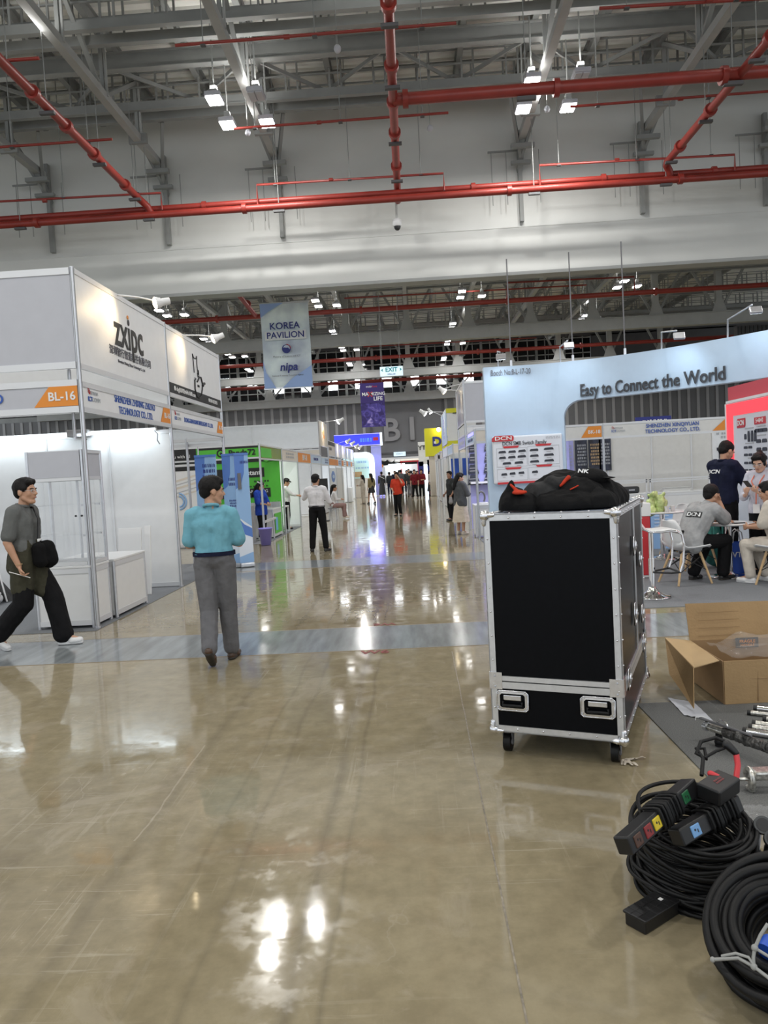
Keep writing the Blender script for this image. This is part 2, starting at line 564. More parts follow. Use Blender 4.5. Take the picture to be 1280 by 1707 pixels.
    rr = ramp(nz(5, 7, 0.7), (0.36, (0.04, 0.04, 0.04)), (0.52, (0.08, 0.08, 0.08)), (0.66, (0.24, 0.24, 0.24)))
    L(rr, b.inputs['Roughness'])
    b.inputs['Specular IOR Level'].default_value = 0.42
    bp = nt.nodes.new('ShaderNodeBump'); bp.inputs['Strength'].default_value = 0.045; bp.inputs['Distance'].default_value = 0.01
    L(nz(2.6, 4, .5, (1, 2.2, 1)), bp.inputs['Height']); L(bp.outputs['Normal'], b.inputs['Normal'])
    return m
M['floor'] = floor_mat()
mm('strip', (0.225, 0.245, 0.255), 0.14, vary=0.26, scale=3.4, stretch=(3.2, 0.45, 1), bump=0.03, bscale=3)
mm('tape', (0.24, 0.19, 0.13), 0.5, vary=0.2, scale=20)
mm('carpet', (0.165, 0.167, 0.164), 0.95, vary=0.28, scale=160, bump=0.25, bscale=260, spec=0.1)
mm('carpetlight', (0.20, 0.21, 0.225), 0.95, vary=0.14, scale=110, bump=0.2, bscale=200, spec=0.1)
mm('deck', (0.82, 0.82, 0.78), 0.6, vary=0.12, scale=0.8)
mm('header', (0.66, 0.67, 0.65), 0.55, vary=0.04, scale=0.6, stretch=(1, 1, 2))
mm('wallgrey', (0.155, 0.157, 0.165), 0.6, vary=0.06, scale=1)
mm('walldark', (0.085, 0.085, 0.09), 0.6, vary=0.08, scale=1)
mm('wallstripe', (0.34, 0.34, 0.35), 0.6)
mm('darkpane', (0.006, 0.007, 0.009), 0.15)
mm('daylight', (1, 1, 1), 0.5, emit=(9.0, (0.93, 0.97, 1.0)))

fl = MB().box(-45, 45, -15, 100, -0.2, 0, 'floor').build('floor')
struct(tag(fl, 'polished tan concrete floor of the exhibition hall', 'floor'))
jm = MB()
jp = [(0.241, -2), (0.243, 2.1), (0.25, 3.9), (0.262, 5.2), (0.284, 6.6)]
for k in range(40):
    t0, t1 = k / 40 * 8.6 - 2, (k + 1) / 40 * 8.6 - 2
    x0 = 0.241 + max(0, t0) * 0.006 + 0.006 * noise.noise(V((t0 * 3, 0, 0)))
    x1 = 0.241 + max(0, t1) * 0.006 + 0.006 * noise.noise(V((t1 * 3, 0, 0)))
    jm.add([(x0 - .003, t0, .0012), (x0 + .004, t0, .0012), (x1 + .004, t1, .0012), (x1 - .004, t1, .0012)], [(0, 1, 2, 3)], 'tape')
mm('joint', (0.24, 0.21, 0.165), 0.6, vary=0.35, scale=30)
jm.mats[0] = M['joint']
struct(tag(jm.build('trim_1'), 'thin pale filled joint running along the concrete floor', 'floor joint'))
for n, (y0, y1, nm) in enumerate(((6.80, 7.83, 'near'), (13.15, 14.35, 'far'))):
    s = MB()
    s.box(-40, 40, y0, y1, 0, .0025, 'strip')
    s.box(-40, 40, y0 - .015, y0, 0, .002, 'tape'); s.box(-40, 40, y1, y1 + .02, 0, .002, 'tape')
    o = struct(tag(s.build('trim_%d' % (n + 2)), '%s grey service trench strip set across the concrete floor' % ('wide near' if n == 0 else 'second more distant'), 'floor strip'))
mm('floorred', (0.20, 0.028, 0.025), 0.5, vary=0.4, scale=60)
g = letter(None, 'W6', frame((-0.41, 6.70, .003), (1, 0, 0), (0, 1, 0)), 0.17, 'floorred', 'floor_marking', bold=0.02, depth=.001)
tag(g, 'red stencilled W6 on the near edge of the grey floor strip', 'floor marking')
g = letter(None, 'W6', frame((-0.37, 7.93, .003), (-1, 0, 0), (0, -1, 0)), 0.16, 'floorred', 'floor_marking', bold=0.02, depth=.001)
tag(g, 'red upside-down stencilled W6 beyond the grey floor strip', 'floor marking')

# carpets
def carpet(x0, x1, y0, y1, m, label):
    o = MB().box(x0, x1, y0, y1, 0, .006, m).build('carpet')
    return tag(o, label, 'carpet')
carpet(1.41, 6.5, -2.0, 4.94, 'carpet', 'dark grey carpet under the cardboard box and metal poles')
carpet(1.47, 12.0, 8.13, 17.0, 'carpetlight', 'pale grey carpet under the chairs and round tables')
carpet(-9.5, -3.66, 8.3, 14.75, 'carpetlight', 'grey carpet inside the corner booth with the glass showcase')
carpet(-9.5, -3.68, 18.5, 24.5, 'carpetlight', 'grey carpet under the green walled booth')

# end wall with stripes, gate opening and clerestory glazing
WY = 60.8
w = MB()
w.box(-48, -3.2, WY, WY + .4, 0, 7.3, 'wallgrey'); w.box(2.8, 48, WY, WY + .4, 0, 7.3, 'wallgrey')
w.box(-3.2, 2.8, WY, WY + .4, 2.75, 7.3, 'wallgrey'); w.box(-3.2, -2.6, WY, WY + .4, 0, 2.75, 'wallgrey'); w.box(1.9, 2.8, WY, WY + .4, 0, 2.75, 'wallgrey')
for i in range(-60, 62):
    x = i * 0.74 + .1
    if -3.0 < x < 2.9: continue
    w.box(x - .11, x + .11, WY - .05, WY, 0, 7.28, 'wallstripe')
w.box(2.75, 2.95, WY - .12, WY, 0, 7.3, 'walldark'); w.box(-3.15, -2.95, WY - .12, WY, 0, 7.3, 'walldark')
w.box(-3.2, 2.8, WY - .06, WY, 3.05, 3.2, 'walldark')
wl = w.build('wall_back'); struct(tag(wl, 'grey striped end wall of the hall around the gate', 'wall'))
w = MB()
w.box(20.5, 32, 47.5, 48, 0, 9.5, 'walldark')
for i in range(46): w.box(20.5 + i * .25, 20.6 + i * .25, 47.44, 47.5, 0, 9.4, 'dark')
struct(tag(w.build('wall_right'), 'dark ribbed wall seen through the curved booth opening', 'wall'))
for (cx, cz) in ((22.2, 7.2), (22.2, 6.6), (25.6, 7.9), (25.6, 7.3)):
    mb = MB().ell((cx, 47.36, cz), (.16, .07, .2), 'panelgrey').box(cx - .03, cx + .03, 47.36, 47.5, cz - .03, cz + .03, 'panelgrey')
    tag(mb.build('wall_speaker'), 'small pale wall loudspeaker on the dark ribbed wall, %s' % ('upper ' if cz in (7.2, 7.9) else 'lower ') + ('of the left pair' if cx < 24 else 'of the right pair'), 'loudspeaker')

# clerestory windows
win_x = [-14.7 + 2.19 * k for k in range(-6, 14)]
w = MB()
w.box(-48, 48, WY + .1, WY + .4, 7.3, 7.75, 'steelgrey'); w.box(-48, -28.8, WY + .1, WY + .4, 7.7, 11.7, 'wallgrey'); w.box(14.8, 48, WY + .1, WY + .4, 7.7, 11.7, 'walldark'); w.box(-48, 48, WY + .1, WY + .4, 11.6, 13.6, 'walldark')
for x in win_x:
    w.box(x - 1.2, x - 1.0, WY + .05, WY + .4, 7.7, 11.6, 'steelgrey')
struct(tag(w.build('wall_upper'), 'grey band framing the high windows above the end wall', 'wall'))
for k, x in enumerate(win_x):
    mb = MB()
    mb.box(x - 1.02, x + 1.0, WY + .2, WY + .26, 7.75, 11.6, 'darkpane')
    o = mb.build('window_%d' % (k + 1))
    struct(tag(o, 'dark high window in the end wall, %s from the left' % ORD[k] if k < 20 else '', 'window'))
    f = MB()
    for z in (7.75, 8.5, 9.45, 10.3, 11.5): f.box(x - 1.02, x + 1.0, WY + .14, WY + .2, z - .04, z + .04, 'steellight')
    for xx in (x - .4, x + .4): f.box(xx - .03, xx + .03, WY + .14, WY + .2, 7.75, 11.6, 'steellight')
    f.build('window_frame', None, o)
    l = MB()
    if x < -11: l.box(x - .36, x + .36, WY + .1, WY + .16, 9.2, 9.9, 'daylight')
    else:
        for z0, z1 in ((8.98, 9.20), (8.70, 8.88), (8.46, 8.64)): l.box(x - .36, x + .36, WY + .1, WY + .16, z0, z1, 'daylight')
    l.build('light_panel', None, o, 'bright daylit white panel')

# partition header across the hall
HY = 24.0
h = MB().box(-34, 34, HY, HY + .5, 7.62, 13.4, 'header')
h.box(-34, 34, HY - .03, HY + .53, 7.56, 7.66, 'steellight')
h.box(-34, 34, HY - .015, HY, 9.02, 9.05, 'header')
struct(tag(h.build('wall_header'), 'deep pale grey partition header spanning the hall below the roof', 'wall'))
# beyond the gate: the next hall
w = MB().box(-12, 12, 92, 92.3, 0, 8, 'wallgrey'); struct(tag(w.build('wall_outer'), 'grey wall of the next hall seen through the gate', 'wall'))
w = MB().box(-12, 12, 61.2, 92, 5.5, 5.7, 'white'); struct(tag(w.build('ceiling_beyond'), 'white ceiling of the next hall beyond the gate', 'ceiling'))
lamp('gate_glow', (-.5, 70, 5.3), 500, 5)
d = MB()
d.box(-2.6, 1.9, WY - .1, WY + .5, 2.62, 2.78, 'white'); d.box(1.3, 1.92, WY - .1, WY + .5, 0, 2.65, 'white'); d.box(-2.72, -2.58, WY - .1, WY + .5, 0, 2.78, 'walldark')
struct(tag(d.build('door_1'), 'open gate with white lintel in the end wall under the large lettering', 'gate'))
# B1 letters
mm('letters', (0.27, 0.27, 0.28), 0.5)
o = letter(None, 'B1', face_y(-.62, WY - .12, 4.92), 2.55, 'letters', 'wall_lettering', bold=0.02, depth=0.22, space=1.25)
tag(o, 'large raised grey B1 lettering on the end wall over the gate', 'lettering')

# roof deck
d = MB()
y, k = -15.0, 0
pts = []
while y < 61.5:
    pts += [(y, 13.4), (y + .12, 13.4), (y + .15, 13.46), (y + .3, 13.46), (y + .33, 13.4)]
    y += .36
vs = [(x, p[0], p[1]) for p in pts for x in (-34, 38)]
d.add(vs, [(2 * i, 2 * i + 1, 2 * i + 3, 2 * i + 2) for i in range(len(pts) - 1)], 'deck')
struct(tag(d.build('ceiling'), 'pale corrugated metal roof deck over the hall', 'ceiling'))

# ------------------------------------------------------------------ roof steel
def ibeam(mb, a, b, w, h, m):
    mb.beam(a, b, w, .02, m); a, b = V(a), V(b)
    up = V((0, 0, h))
    mb.beam(a + up, b + up, w, .02, m); mb.beam(a + up / 2, b + up / 2, .014, h, m)
RX = [-10.98 + 1.845 * k for k in range(-6, 18)]
for k, x in enumerate(RX):
    mb = MB(); ibeam(mb, (x, 8, 13.0), (x, 60.7, 13.0), .16, .36, 'steelgrey')
    struct(tag(mb.build('roof_rafter_beam'), 'grey steel rafter close under the roof deck, %s' % (ORD[k] + ' from the left' if k < 12 else ORD[len(RX) - 1 - k] + ' from the right'), 'rafter'))
CX_ = [-14.7, -11.0, -7.25, -3.65, 0.15, 3.84, 7.55, 11.3]
def roof_truss(x, y0, y1, label, zb=11.45):
    t = thing('roof_truss', label, 'roof truss', (x, y0, zb), group='lengthwise roof trusses')
    MB().beam((x, y0, zb), (x, y1, zb), .20, .20, 'steellight').build('bottom_chord', None, t)
    w_ = MB(); y = y0 + .6; s = 0
    while y < y1 - .4:
        w_.beam((x, y, zb), (x, y, 13.0), .09, .09, 'steelgrey')
        w_.beam((x + .1, y, zb), (x + .1, y, 13.0), .05, .05, 'steellight')
        if y + 2.4 < y1: w_.beam((x, y + (2.4 if s else 0), zb), (x, y + (0 if s else 2.4), 13.0), .10, .10, 'steelgrey')
        y += 2.4; s ^= 1
    w_.build('web_members', None, t)
    g_ = MB()
    for yy in (y0 + 2.5, y0 + 5.5, y1 - 2):
        g_.box(x - .26, x + .26, yy - .05, yy + .05, zb - .14, zb + .14, 'steelgrey')
    g_.build('gusset_plates', None, t)
    return t
for k, x in enumerate(CX_):
    if abs(x) < 1:
        roof_truss(x, 24.8, 60.4, 'grey steel roof truss beyond the header, %s from the left' % ORD[k])
        continue
    roof_truss(x, 9.0, 23.6, 'grey steel roof truss running up to the header, %s from the left' % ORD[k])
    # bracket and strut on the header
    b = thing('wall_bracket', 'grey steel strut and Y bracket on the header under the %s roof truss' % ORD[k], 'bracket', (x, 23.9, 9.2), group='header brackets')
    MB().beam((x, 23.88, 9.15), (x, 23.88, 11.9), .12, .16, 'steelgrey').build('strut', None, b)
    a = MB(); a.beam((x, 23.6, 11.0), (x - .45, 22.3, 12.35), .09, .14, 'steelgrey'); a.beam((x, 23.6, 11.0), (x + .45, 22.5, 12.3), .09, .14, 'steelgrey')
    a.box(x - .35, x + .35, 23.1, 23.25, 11.1, 11.22, 'steelgrey'); a.box(x - .3, x + .3, 23.55, 23.7, 10.8, 10.9, 'steelgrey'); a.beam((x, 23.2, 11.45), (x, 23.95, 10.7), .16, .16, 'steelgrey')
    a.build('bracket_arms', None, b)
    if x > -14:
        r_ = MB()
        for dx in (-.9, -.45, .55): r_.cyl((x + dx, 23.6, 9.6), (x + dx, 23.6, 11.2), .012, m='steelgrey', n=5)
        r_.beam((x - 1.0, 23.6, 11.2), (x + .1, 23.6, 11.2), .05, .05, 'steelgrey')
        r_.build('hanger_rods', None, b)
    roof_truss(x, 24.8, 60.4, 'grey steel roof truss beyond the header, %s from the left' % ORD[k])

def catwalk(y, z, label, x0=-30, x1=34, rails=True, depth=.62):
    t = thing('roof_catwalk', label, 'catwalk', (0, y, z), group='cross catwalks under the roof')
    c_ = MB()
    for yy in (y, y + depth):
        c_.box(x0, x1, yy - .03, yy + .03, z, z + .24, 'steelgrey'); c_.box(x0, x1, yy - .08, yy + .08, z - .015, z + .015, 'steelgrey')
    c_.build('channels', None, t)
    if rails:
        r_ = MB(); x = x0
        for yy in (y, y + depth):
            for zz in (.62, 1.0): r_.box(x0, x1, yy - .02, yy + .02, z + zz, z + zz + .04, 'steelgrey')
        i = 0
        while x < x1:
            for yy in (y, y + depth):
                r_.box(x - .025, x + .025, yy - .025, yy + .025, z, z + 1.04, 'steelgrey')
                r_.box(x + .30, x + .35, yy - .025, yy + .025, z, z + 1.04, 'steelgrey')
            x += 1.23
        r_.build('railing', None, t)
    return t
catwalk(17.7, 12.2, 'railed grey catwalk across the roof, farther from the header')
catwalk(21.55, 12.2, 'railed grey catwalk across the roof beside the header')
mb = MB(); ibeam(mb, (-34, 20.1, 12.55), (38, 20.1, 12.55), .22, .42, 'steelgrey')
struct(tag(mb.build('roof_cross_beam'), 'deep grey cross beam between the two near catwalks', 'beam'))
for k in range(-3, 4):
    x = k * 3.7
    mb = MB(); mb.beam((x + .2, 20.2, 12.6), (x + 1.8, 22.0, 12.6), .05, .1, 'steelgrey'); mb.beam((x + 3.5, 20.2, 12.6), (x + 1.9, 22.0, 12.6), .05, .1, 'steelgrey')
    struct(tag(mb.build('roof_brace_beam'), 'slim V brace under the roof deck by the header, %s from the left' % ORD[k + 3], 'brace'))
for j, (y, z) in enumerate(((28, 12.2), (33, 12.2), (37.5, 12.0), (43, 12.0), (49, 12.0), (55, 12.0))):
    catwalk(y, z, 'railed catwalk across the roof beyond the header, %s one back' % ORD[j], -24, 28)

def cross_truss(y, z0, z1, big, label):
    t = thing('cross_truss', label, 'roof truss', (0, y, z0), group='lattice cross trusses')
    b_ = MB()
    b_.box(-30, 34, y - .2, y + .2, z0 - big / 2, z0 + big / 2, 'steellight')
    b_.box(-30, 34, y - .28, y + .28, z0 - big / 2 - .05, z0 - big / 2, 'steellight'); b_.box(-30, 34, y - .28, y + .28, z0 + big / 2, z0 + big / 2 + .05, 'steellight')
    b_.build('girder', None, t)
    w_ = MB()
    for k in range(-5, 6):
        x = k * 3.72 + .2
        w_.box(x - .17, x + .17, y - .15, y + .15, z0, z1, 'steellight')
        w_.beam((x, y, z0 + .2), (x - 1.75, y, z1), .13, .13, 'steelgrey'); w_.beam((x, y, z0 + .2), (x + 1.75, y, z1), .13, .13, 'steelgrey')
        w_.add([(x - .5, y - .16, z0 + .2), (x + .5, y - .16, z0 + .2), (x + .17, y - .16, z0 + 1.1), (x - .17, y - .16, z0 + 1.1)], [(0, 1, 2, 3)], 'steellight')
    w_.build('lattice', None, t)
    return t
cross_truss(31.0, 11.9, 12.95, .3, 'grey lattice cross truss just beyond the header')
cross_truss(46.0, 9.75, 13.0, .62, 'grey lattice cross truss with deep girder halfway down the far bay')
cross_truss(56.5, 8.98, 12.8, .46, 'grey lattice cross truss with girder before the high windows')
cross_truss(60.2, 7.55, 9.6, .55, 'grey lattice cross truss resting over the end wall')

# ------------------------------------------------------------------ sprinkler pipes
def pipe_run(label, pts, r, flanges=(), hang=(), group='red sprinkler mains', m='red', name='sprinkler_pipe'):
    t = thing(name, label, 'pipe', pts[0], group=group)
    MB().tube(pts, r, m, 10).build('pipe', None, t)
    if flanges:
        for p, d in flanges:
            p, d = V(p), V(d).normalized(); MB().cyl(p - d * .06, p + d * .06, r * 1.5, m=m, n=12).build('coupling', None, t)
    if hang:
        for p, top in hang:
            h_ = MB().cyl(p, (p[0], p[1], 13.45), .012, m='steelgrey', n=5)
            h_.box(p[0] - r * 1.6, p[0] + r * 1.6, p[1] - .05, p[1] + .05, p[2] - r * 1.7, p[2] - r * 1.1, 'walldark')
            h_.build('hanger', None, t)
    return t
for nm, x, y1 in (('left', -7.36, 21.9), ('middle', 0.03, 23.2), ('right', 7.55, 21.9)):
    pts = [(x, 9, 9.8), (x, y1 - .3, 9.8)] + ([(x + .03, y1 - .12, 9.78), (x + .15, y1, 9.66), (x + .2, y1 + .1, 9.5)] if nm != 'middle' else [(x, y1, 9.8)])
    pipe_run('red sprinkler main running up the %s of the ceiling toward the header' % nm, pts, .10,
             [((x, y, 9.8), (0, 1, 0)) for y in (13.6, 15.6, 17.1, 18.6, 20.6)], [((x, y, 9.8), 11.4) for y in (14, 16.2, 18.9, 21.3)])
pipe_run('thick red sprinkler main crossing in front of the header, upper of two', [(-30, 22.06, 9.66), (34, 22.06, 9.60)], .085,
         [((x, 22.06, 9.63), (1, 0, 0)) for x in (-12, -5.6, 2.2, 5.9, 9)])
pipe_run('thick red sprinkler main crossing in front of the header, lower of two', [(-30, 21.9, 9.42), (34, 21.9, 9.40)], .10,
         [((x, 21.9, 9.42), (1, 0, 0)) for x in (-10.5, -4.4, 3.2, 8)], [((x, 21.9, 9.42), 11.4) for x in (-11, -7.2, -3.4, 3.9, 7.6, 11)])
pipe_run('thick red sprinkler main crossing high on the right below the catwalk', [(.03, 17, 9.8), (13, 17, 9.83)], .13,
         [((x, 17, 9.8), (1, 0, 0)) for x in (.3, 3.6, 7.2)], [((2.95, 17, 9.8), 12.2), ((7.4, 17, 9.8), 12.2)])
thin = [(((-4.38, 15.75, 10.6), (1.38, 15.72, 10.6)), 'crossing the top of the near bay, left of the middle main'),
        (((-4.07, 19.55, 10.6), (1.41, 19.53, 10.6)), 'crossing under the near left lamps'),
        (((-12, 18.76, 10.2), (-6.95, 18.77, 10.2)), 'crossing the left sprinkler main'),
        (((4.22, 15.6, 10.6), (9.6, 15.75, 10.6)), 'crossing the top right corner'),
        (((4.5, 19.68, 10.6), (11.4, 19.6, 10.6)), 'running right from the near right lamps'),
        (((-12, 14.75, 10.0), (-6.79, 14.77, 10.0)), 'topmost on the far left'),
        (((-4.0, 21.9, 9.5), (-4.0, 21.9, 10.06), (1.36, 21.9, 10.02), (1.36, 21.9, 9.55)), 'looped above the lower header main, middle loop'),
        (((4.08, 21.9, 9.5), (4.08, 21.9, 10.06), (9.52, 21.9, 9.98), (9.52, 21.9, 9.55)), 'looped above the lower header main, right loop'),
        (((-12.5, 21.9, 10.11), (-6.8, 21.9, 10.02), (-6.8, 21.9, 9.55)), 'looped above the lower header main, left loop')]
for pts, wh in thin:
    a, b = pts[0], pts[-1]
    hs = [((a[0] + (b[0] - a[0]) * f, a[1], max(a[2], pts[1][2])), 12.2) for f in (.1, .5, .88)]
    pipe_run('thin red branch pipe ' + wh, pts, .032, [((a[0] + (b[0] - a[0]) * .4, a[1], pts[1][2]), (1, 0, 0))], hs, 'red sprinkler branches')
for y, z, wh in ((36.5, 9.47, 'nearest of the mains beyond the header'), (52, 9.5, 'second main beyond the header'), (58.6, 8.72, 'in front of the high windows')):
    pipe_run('red sprinkler main crossing the far bay, ' + wh, [(-28, y, z), (32, y, z)], .12 if y < 50 else .13, [((x, y, z), (1, 0, 0)) for x in (-9, -2, 5, 12)], [((x, y, z), 12.0) for x in (-11, -3.6, 3.9, 11)])
    if y < 55:
        pipe_run('thin red branch pipe behind the far bay main, ' + wh, [(-3.0, y + 3, z + 1.3), (9.5, y + 3, z + 1.2)], .04, group='red sprinkler branches')
pipe_run('red sprinkler main dropping down the left of the far bay', [(-8.2, 27, 10.2), (-7.3, 34, 9.9), (-7.1, 36.4, 9.5)], .11, [((-7.2, 35.2, 9.8), (0, 1, 0))])
pipe_run('thin red branch pipe looped right above the far bay main', [(5.0, 36.4, 9.5), (5.0, 36.4, 10.3), (11, 36.4, 10.2), (11, 36.4, 9.5)], .04, group='red sprinkler branches')

# ------------------------------------------------------------------ lamps under the roof
def highbay(x, y, z, lit, label, group):
    t = thing('high_bay_lamp', label, 'lamp', (x, y, z), group=group)
    MB().bbox(x - .20, x + .20, y - .26, y + .26, z, z + .12, .03, 'panelgrey').build('housing', None, t)
    b = MB()
    for s in (-1, 1): b.bbox(x + s * .095 - .085, x + s * .095 + .085, y - .23, y + .23, z - .03, z + .004, .02, 'lamp' if lit else 'panelgrey')
    b.build('diffuser', None, t)
    r_ = MB().cyl((x, y, z + .1), (x, y, 13.45), .02, m='steellight', n=6); r_.bbox(x - .08, x + .08, y - .08, y + .08, z + .12, z + .34, .02, 'steellight'); r_.build('drop_rod', None, t)
    return t
nl = ['uppermost of the left cluster', 'lower left of the left cluster', 'lower right of the left cluster', 'uppermost of the right cluster', 'lower left of the right cluster', 'lower right of the right cluster']
for (x, y), n in zip(HIGHBAY, nl):
    highbay(x, y, 11.0, True, 'lit high-bay lamp in front of the header, ' + n, 'near high-bay lamps')
highbay(-3.31, 18.8, 11.0, False, 'unlit grey high-bay lamp beside the left lit cluster', 'near high-bay lamps')
highbay(4.64, 19.04, 11.0, False, 'unlit grey high-bay lamp beside the right lit cluster', 'near high-bay lamps')
fx = []
for row, (y1, y2) in enumerate(((38.0, 39.3), (46.2, 47.5), (52.2, 53.6), (58.6, 59.6))):
    for cl, (xa, xb) in enumerate(((-12.3, -11.4), (-4.35, -3.4), (3.0, 4.1), (11.0, 12.0))):
        if cl == 3 and row > 1: continue
        for q, (x, y) in enumerate(((xa, y1), (xa, y2), (xb, y2))):
            highbay(x, y, 10.4 if row < 3 else 10.2, True, 'small lit high-bay lamp in the far bay, %s row back, %s cluster, %s' % (ORD[row], ('left', 'left-centre', 'right-centre', 'right')[cl], ('front', 'rear', 'side')[q]), 'far high-bay lamps')
# small round things hung from the steel
for n, (x, y, z, lb) in enumerate(((1.0, 21, 10.9, 'left of the middle main'), (-1.1, 16.5, 10.7, 'above the near thin branch pipe'), (4.1, 20.6, 11.0, 'between the right lamps'), (-3.9, 20.5, 10.9, 'between the left lamps'))):
    mb = MB().ell((x, y, z), (.08, .08, .09), 'panelgrey', 10, 6).cyl((x, y, z), (x, y, 13.45), .008, m='steelgrey', n=5)
    tag(mb.build('hanging_sensor'), 'small white round sensor hanging from the roof ' + lb, 'sensor')
t = thing('dome_camera', 'white dome camera on a pole in front of the header', 'camera', (-.03, 23.3, 9.1))
MB().cyl((-.03, 23.3, 9.3), (-.03, 23.3, 13.45), .035, m='steellight').build('pole', None, t)
MB().lathe([(0.02, .28), (.13, .22), (.14, .05), (.11, .02)], 'white', 16, (-.03, 23.3, 9.05)).build('housing', None, t)
MB().ell((-.03, 23.3, 9.06), (.10, .10, .11), 'dark', 14, 8).build('lens_dome', None, t)

# ------------------------------------------------------------------ hanging banners and signs
mm('bannerblue', (0.70, 0.77, 0.93), 0.55, vary=0.28, scale=1.1)
mm('banneredge', (0.36, 0.50, 0.86), 0.55)
t = thing('hanging_banner', 'pale blue KOREA PAVILION banner hanging under the roof', 'banner', (-4.62, 29, 5))
X0, X1, Z0, Z1, BY = -5.46, -3.60, 5.08, 8.30, 29.0
MB().grid(lambda u, v: (X0 + (X1 - X0) * u, BY + .04 * math.sin(v * 4), Z0 + (Z1 - Z0) * v), 6, 12, 'bannerblue').build('cloth', None, t)
cx = (X0 + X1) / 2
letter(t, 'KOREA', face_y(cx - .02, BY - .08, 7.42), .36, 'navyink', bold=.012)
MB().box(cx - .80, cx + .80, BY - .075, BY - .07, 6.90, 7.24, 'white').build('white_band', None, t)
letter(t, 'PAVILION', face_y(cx, BY - .09, 7.07), .335, 'navyink', bold=.012)
e = MB(); ez = 6.55
def disc(mb, c, r, m, n=24, tf=None, a0=0, a1=2 * math.pi):
    mb.add([(c[0] + r * math.cos(a0 + (a1 - a0) * i / n), c[1], c[2] + r * math.sin(a0 + (a1 - a0) * i / n)) for i in range(n + 1)], [tuple(range(n + 1))], m, tf=tf)
disc(e, (cx, BY - .08, ez), .17, 'navyink'); disc(e, (cx + .01, BY - .083, ez + .02), .125, 'bannerblue'); disc(e, (cx + .03, BY - .086, ez - .05), .095, 'navyink'); disc(e, (cx - .06, BY - .087, ez - .02), .075, 'navyink')
e.tube([(cx + .17 * math.cos(a), BY - .086, ez + .17 * math.sin(a)) for a in [i * .12 for i in range(0, 14)]], .012, 'redsign', 5)
e.build('emblem', None, t)
letter(t, 'Ministry of Science and ICT', face_y(cx, BY - .08, 6.27), .095, 'inkgrey')
letter(t, 'nipa', face_y(cx + .05, BY - .08, 5.86), .42, 'navyink', bold=.025, shear=.15)
letter(t, 'National IT Industry Promotion Agency', face_y(cx, BY - .08, 5.54), .075, 'inkgrey')
b = MB().box(X0 - .03, X1 + .03, BY - .03, BY + .03, Z1 - .03, Z1 + .04, 'alu').box(X0 - .03, X1 + .03, BY - .03, BY + .03, Z0 - .04, Z0 + .03, 'alu'); b.build('banner_rail', None, t)
w_ = MB()
for x in (X0 + .1, X1 - .1): w_.cyl((x, BY, Z1), (x, BY, 13.45), .01, m='steelgrey', n=4)
w_.build('hanging_wire', None, t)
for k, (pts_) in enumerate(([(0, 3.22), (.9, 3.22), (.3, 2.9), (0, 2.7)], [(1.86, 0), (1.86, .8), (1.1, .35), (.7, 0)], [(0, 0), (.45, 0), (.1, .6), (0, 1.1)])):
    MB().add([(X0 + p[0], BY - .065, Z0 + p[1]) for p in pts_], [tuple(range(len(pts_)))] , 'banneredge').build('printed_swirl', None, t)

mm('signglow', (0.80, 0.92, 1.0), 0.5, emit=(0.55, (0.62, 0.85, 1.0)))
mm('tealink', (0.0, 0.30, 0.28), 0.5)
t = thing('exit_sign', 'lit white EXIT sign for hall B1 hanging mid hall', 'sign', (-.72, 34, 6))
MB().bbox(-1.16, -.13, 34, 34.12, 5.93, 6.35, .01, 'signglow').build('light_box', None, t)
letter(t, 'EXIT', face_y(-.645, 33.99, 6.205), .27, 'tealink', bold=.02)
letter(t, 'HALL B1', face_y(-.645, 33.99, 6.01), .10, 'navyink', bold=.01)
a = MB()
for s in (-1, 1): a.add([(-.645 + s * .36, 33.985, 6.29), (-.645 + s * .47, 33.985, 6.205), (-.645 + s * .36, 33.985, 6.12), (-.645 + s * .40, 33.985, 6.205)], [(0, 1, 2, 3)], 'tealink')
a.build('arrows', None, t)
w_ = MB()
for x in (-1.05, -.25): w_.cyl((x, 34.06, 6.35), (x, 34.06, 13.45), .012, m='steelgrey', n=4)
w_.build('hanging_wire', None, t)

def purple_mat():
    m = mat('purpleposter', (0.05, 0.02, 0.20), 0.45)
    nt = m.node_tree; b = nt.nodes['Principled BSDF']
    tc = nt.nodes.new('ShaderNodeTexCoord'); n = nt.nodes.new('ShaderNodeTexNoise')
    n.inputs['Scale'].default_value, n.inputs['Detail'].default_value, n.inputs['Distortion'].default_value = 2.6, 8, 1.2
    nt.links.new(tc.outputs['Object'], n.inputs['Vector'])
    r = nt.nodes.new('ShaderNodeValToRGB'); e = r.color_ramp.elements
    e[0].position, e[0].color = .42, (0.022, 0.010, 0.11, 1)
    e[1].position, e[1].color = .78, (0.55, 0.45, 0.80, 1)
    x = e.new(.58); x.color = (0.07, 0.05, 0.30, 1)
    nt.links.new(n.outputs['Fac'], r.inputs['Fac']); nt.links.new(r.outputs['Color'], b.inputs['Base Color'])
    return m
M['purple'] = purple_mat()
mm('purpledark', (0.028, 0.012, 0.13), 0.45)
t = thing('hanging_banner', 'dark purple banner with white slogan hanging mid hall', 'banner', (-2, 42, 4.2))
MB().box(-2.60, -1.26, 42, 42.02, 4.18, 6.62, 'purple').build('cloth', None, t)
MB().box(-2.60, -1.26, 41.985, 41.999, 5.5, 6.62, 'purpledark').build('printed_top', None, t)
letter(t, 'mobi', face_y(-2.1, 41.975, 6.42), .16, 'white'); letter(t, 'fone', face_y(-1.78, 41.975, 6.42), .16, 'redsign')
